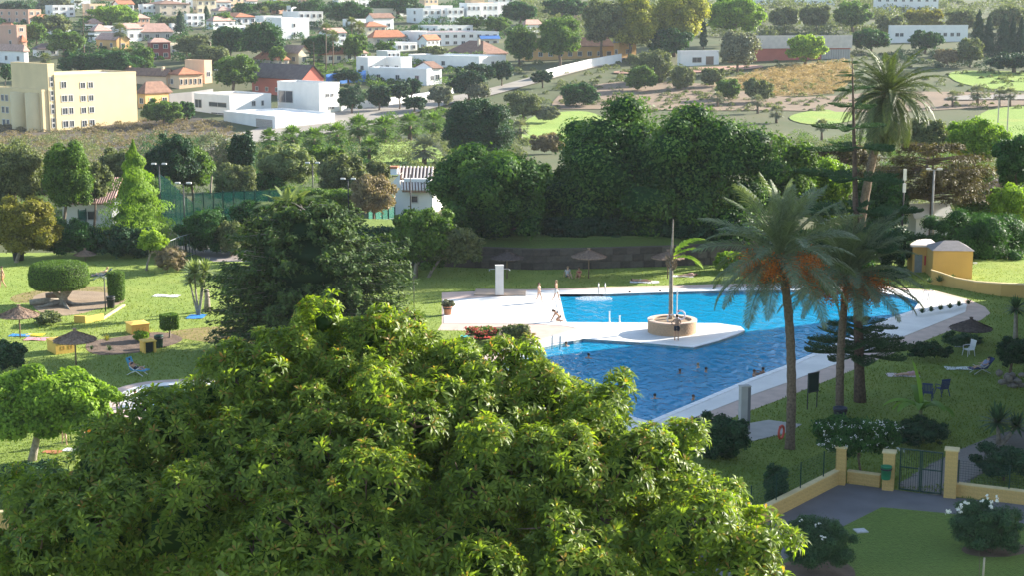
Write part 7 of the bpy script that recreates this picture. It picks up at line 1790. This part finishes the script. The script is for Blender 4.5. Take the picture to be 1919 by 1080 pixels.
# ------------------------------------------------------------------ people in the picture
def person(label, loc, rz, pose, h=1.7, skin='tan', hair='dark', wear=(), long=False, group=None):
    t = thing('person', label, 'person', loc, rz, group); k = h / 1.75; t.scale = (k, k, k)
    J = dict(BASE); J.update(POSES[pose])
    me, c, ax, fr, sd = BODIES[pose]
    bo = link('body', me, SKIN[skin], t)
    bo.material_slots[0].link = 'OBJECT'; bo.material_slots[0].material = SKIN[skin]
    hb = MB(); q = Matrix((sd, fr, ax)).transposed()
    for (off, r) in (((0, -.022, .035), (.092, .098, .088)),) + ((((0, -.075, -.07), (.07, .045, .13)),) if long else ()):
        b = MB().ball((0, 0, 0), r, 12, 8); ctr = c + sd * off[0] + fr * off[1] + ax * off[2]
        hb.add([q @ Vector(v) + ctr for v in b.v], b.f)
    hb.build('hair', HAIR[hair], t, True)
    for s in (-1, 1): MB().ball(tuple(c + fr * .088 + sd * s * .032 + ax * .012), .011, 6, 4).build('eye', EYE, t, True)
    P = {a: Vector(b) for a, b in J.items()}
    for w in wear:
        kind, col = w; m = cloth(col)
        if kind == 'shorts':
            mb = MB(); mb.tube([P['wai'].lerp(P['pel'], .55), P['pel'], P['pel'] * 2 - P['wai'].lerp(P['pel'], .6)], [.138, .152, .14], 14)
            for s in 'LR': mb.tube([P['h' + s] + (P['h' + s] - P['k' + s]).normalized() * .05, P['h' + s].lerp(P['k' + s], .3), P['h' + s].lerp(P['k' + s], .55)], [.104, .10, .088], 12)
            mb.build('shorts', m, t, True)
        elif kind == 'brief':
            MB().tube([P['wai'].lerp(P['pel'], .7), P['pel'], P['pel'] + (P['pel'] - P['wai']).normalized() * .09], [.140, .152, .10], 14).build('bikini_bottom', m, t, True)
        elif kind == 'top': MB().tube([P['wai'].lerp(P['che'], .72), P['che'], P['che'].lerp(P['nec'], .28)], [.142, .162, .135], 14).build('bikini_top', m, t, True)
        elif kind == 'shirt':
            mb = MB(); mb.tube([P['pel'], P['wai'], P['che'], P['che'].lerp(P['nec'], .6)], [.155, .148, .172, .11], 14)
            for s in 'LR': mb.tube([P['che'].lerp(P['s' + s], .6), P['s' + s], P['s' + s].lerp(P['e' + s], .5)], [.08, .075, .06], 10)
            mb.build('shirt', m, t, True)
        elif kind == 'suit': MB().tube([P['pel'] + (P['pel'] - P['wai']).normalized() * .08, P['pel'], P['wai'], P['che'], P['che'].lerp(P['nec'], .3)], [.10, .152, .135, .163, .13], 14).build('swimsuit', m, t, True)
    return t
BK = (.03, .03, .04)
person('woman in pale bikini walking along the far deck', grd(1010, 567, .03), R(60), 'walk', 1.52, 'fair', 'brown', [('brief', (.6, .45, .4)), ('top', (.6, .45, .4))], True)
person('person in light shorts standing at the corner of the pool', grd(1042, 565, .03), R(70), 'walk', 1.64, 'tan', 'blond', [('shorts', (.55, .55, .55))])
person('woman in dark bikini kneeling at the pool edge', grd(1046, 603, .03), R(-90), 'kneel', 1.65, 'tan', 'dark', [('brief', BK), ('top', BK)], True)
person('man in black shorts standing in front of the planter', grd(1268, 640, .03), R(170), 'akimbo', 1.76, 'tan', 'dark', [('shorts', BK)])
SW = [(1061, 650, 'swimmer holding on beside the ladder', 'tan', 'brown', .20), (1103, 672, 'lone swimmer nearest the white deck edge', 'tan', 'dark', .20), (1274, 701, 'leftmost of three swimmers in mid pool', 'brown', 'dark', .10), (1308, 690, 'rearmost of three swimmers, with light hair', 'fair', 'blond', .16),
      (1323, 698, 'rightmost of three swimmers in mid pool', 'tan', 'dark', .12), (1227, 748, 'swimmer closest to the foreground leaves', 'tan', 'dark', .12), (1299, 750, 'swimmer close to the near pool rim', 'tan', 'brown', .12), (1180, 553, 'swimmer at the far rim left of the planter palm', 'fair', 'brown', .12), (1237, 551, 'swimmer at the far rim just behind the planter palm', 'tan', 'dark', .06)]
for i, (u, v, lb, sk, hr, up) in enumerate(SW):
    p = grd(u, v, -.13); p.z = -.13 - 1.46 * 1.68 / 1.75 + up * .25; person(lb, p, R([200, 150, 20, 240, 100, 170, 60, 90, 200][i]), 'swim', 1.68, sk, hr, [('shorts', BK)])
for i, (u, v, lb, hr) in enumerate([(1413, 706, 'bather resting both arms on the near pool rim', 'brown'), (1430, 702, 'dark haired bather beside the one resting on the near rim', 'dark')]):
    p = grd(u, v, -.13); p.z = -1.42; person(lb, p, R([75, -130][i]), 'lean', 1.72, 'tan' if i == 0 else 'brown', hr, [('shorts', BK)])
person('left person seated under the far parasol', grd(1064, 520), R(20), 'sit', 1.7, 'fair', 'blond', [('shirt', (.55, .55, .58)), ('shorts', (.3, .3, .35))])
person('right person seated under the far parasol', grd(1085, 521), R(-15), 'sit', 1.7, 'tan', 'brown', [('brief', (.4, .1, .1)), ('top', (.4, .1, .1))], True)
person('dark haired sunbather on the white towel of the far lawn', grd(1200, 528), R(80), 'lie', 1.66, 'tan', 'dark', [('brief', (.5, .5, .4))], True)
person('sunbather on the small white towel behind the planter palm', grd(1290, 518), R(-80), 'lie', 1.66, 'fair', 'brown', [('suit', (.5, .3, .25))], True)
person('man in orange shorts walking at the left edge of the lawn', grd(5, 540), R(-60), 'walk', 1.74, 'tan', 'brown', [('shorts', (.5, .26, .12))])
person('person lying back on the dark lounger by the topiary', grd(190, 523) + Vector((0, 0, -.08)), R(-80), 'recline', 1.68, 'fair', 'blond', [('shorts', (.5, .45, .42))])
person('child in a pink swimsuit, left of two', grd(121, 836), R(30), 'walk', 1.32, 'fair', 'brown', [('suit', (.62, .25, .33))], True)
person('child in a pink top holding the orange float', grd(157, 829), R(-40), 'stand', 1.28, 'fair', 'blond', [('suit', (.66, .36, .42))], True)
person('person in a white shirt seated at the paddling pool', grd(254, 762, .03), R(200), 'sit', 1.72, 'tan', 'dark', [('shirt', (.72, .70, .66)), ('shorts', (.5, .5, .5))])
person('pink clad person sitting on the grass behind the leaves', grd(442, 678), R(-30), 'sit', 1.66, 'fair', 'blond', [('shirt', (.6, .28, .26)), ('shorts', (.5, .25, .22))], True)
person('person in dark swimwear in the blue reclining chair', grd(256, 703) + Vector((0, 0, -.10)), R(70), 'recline', 1.66, 'tan', 'dark', [('shorts', BK), ('top', BK)])
person('person in a patterned top lying in the dark blue reclining chair', grd(1838, 700) + Vector((0, 0, -.10)), R(-75), 'recline', 1.68, 'fair', 'dark', [('shirt', (.25, .28, .42)), ('shorts', (.4, .42, .5))])
person('sunbather on the striped towel of the shaded lawn', grd(1702, 705), R(-80), 'lie', 1.6, 'fair', 'brown', [('suit', (.6, .35, .38))], True)
# ------------------------------------------------------------------ air
hz = MB().box(-1000, 1000, -40, 1790, -14, 62).build('haze', None); hz['kind'] = 'stuff'; hz['label'] = 'thin warm haze over the valley'
hm = bpy.data.materials.new('haze_air'); hm.use_nodes = True; nt = hm.node_tree; nt.nodes.remove(nt.nodes['Principled BSDF'])
pv_ = nt.nodes.new('ShaderNodeVolumePrincipled'); pv_.inputs['Color'].default_value = (.82, .90, 1, 1); pv_.inputs['Density'].default_value = .00010; pv_.inputs['Anisotropy'].default_value = 0
nt.links.new(pv_.outputs[0], nt.nodes['Material Output'].inputs['Volume']); hz.data.materials.append(hm)
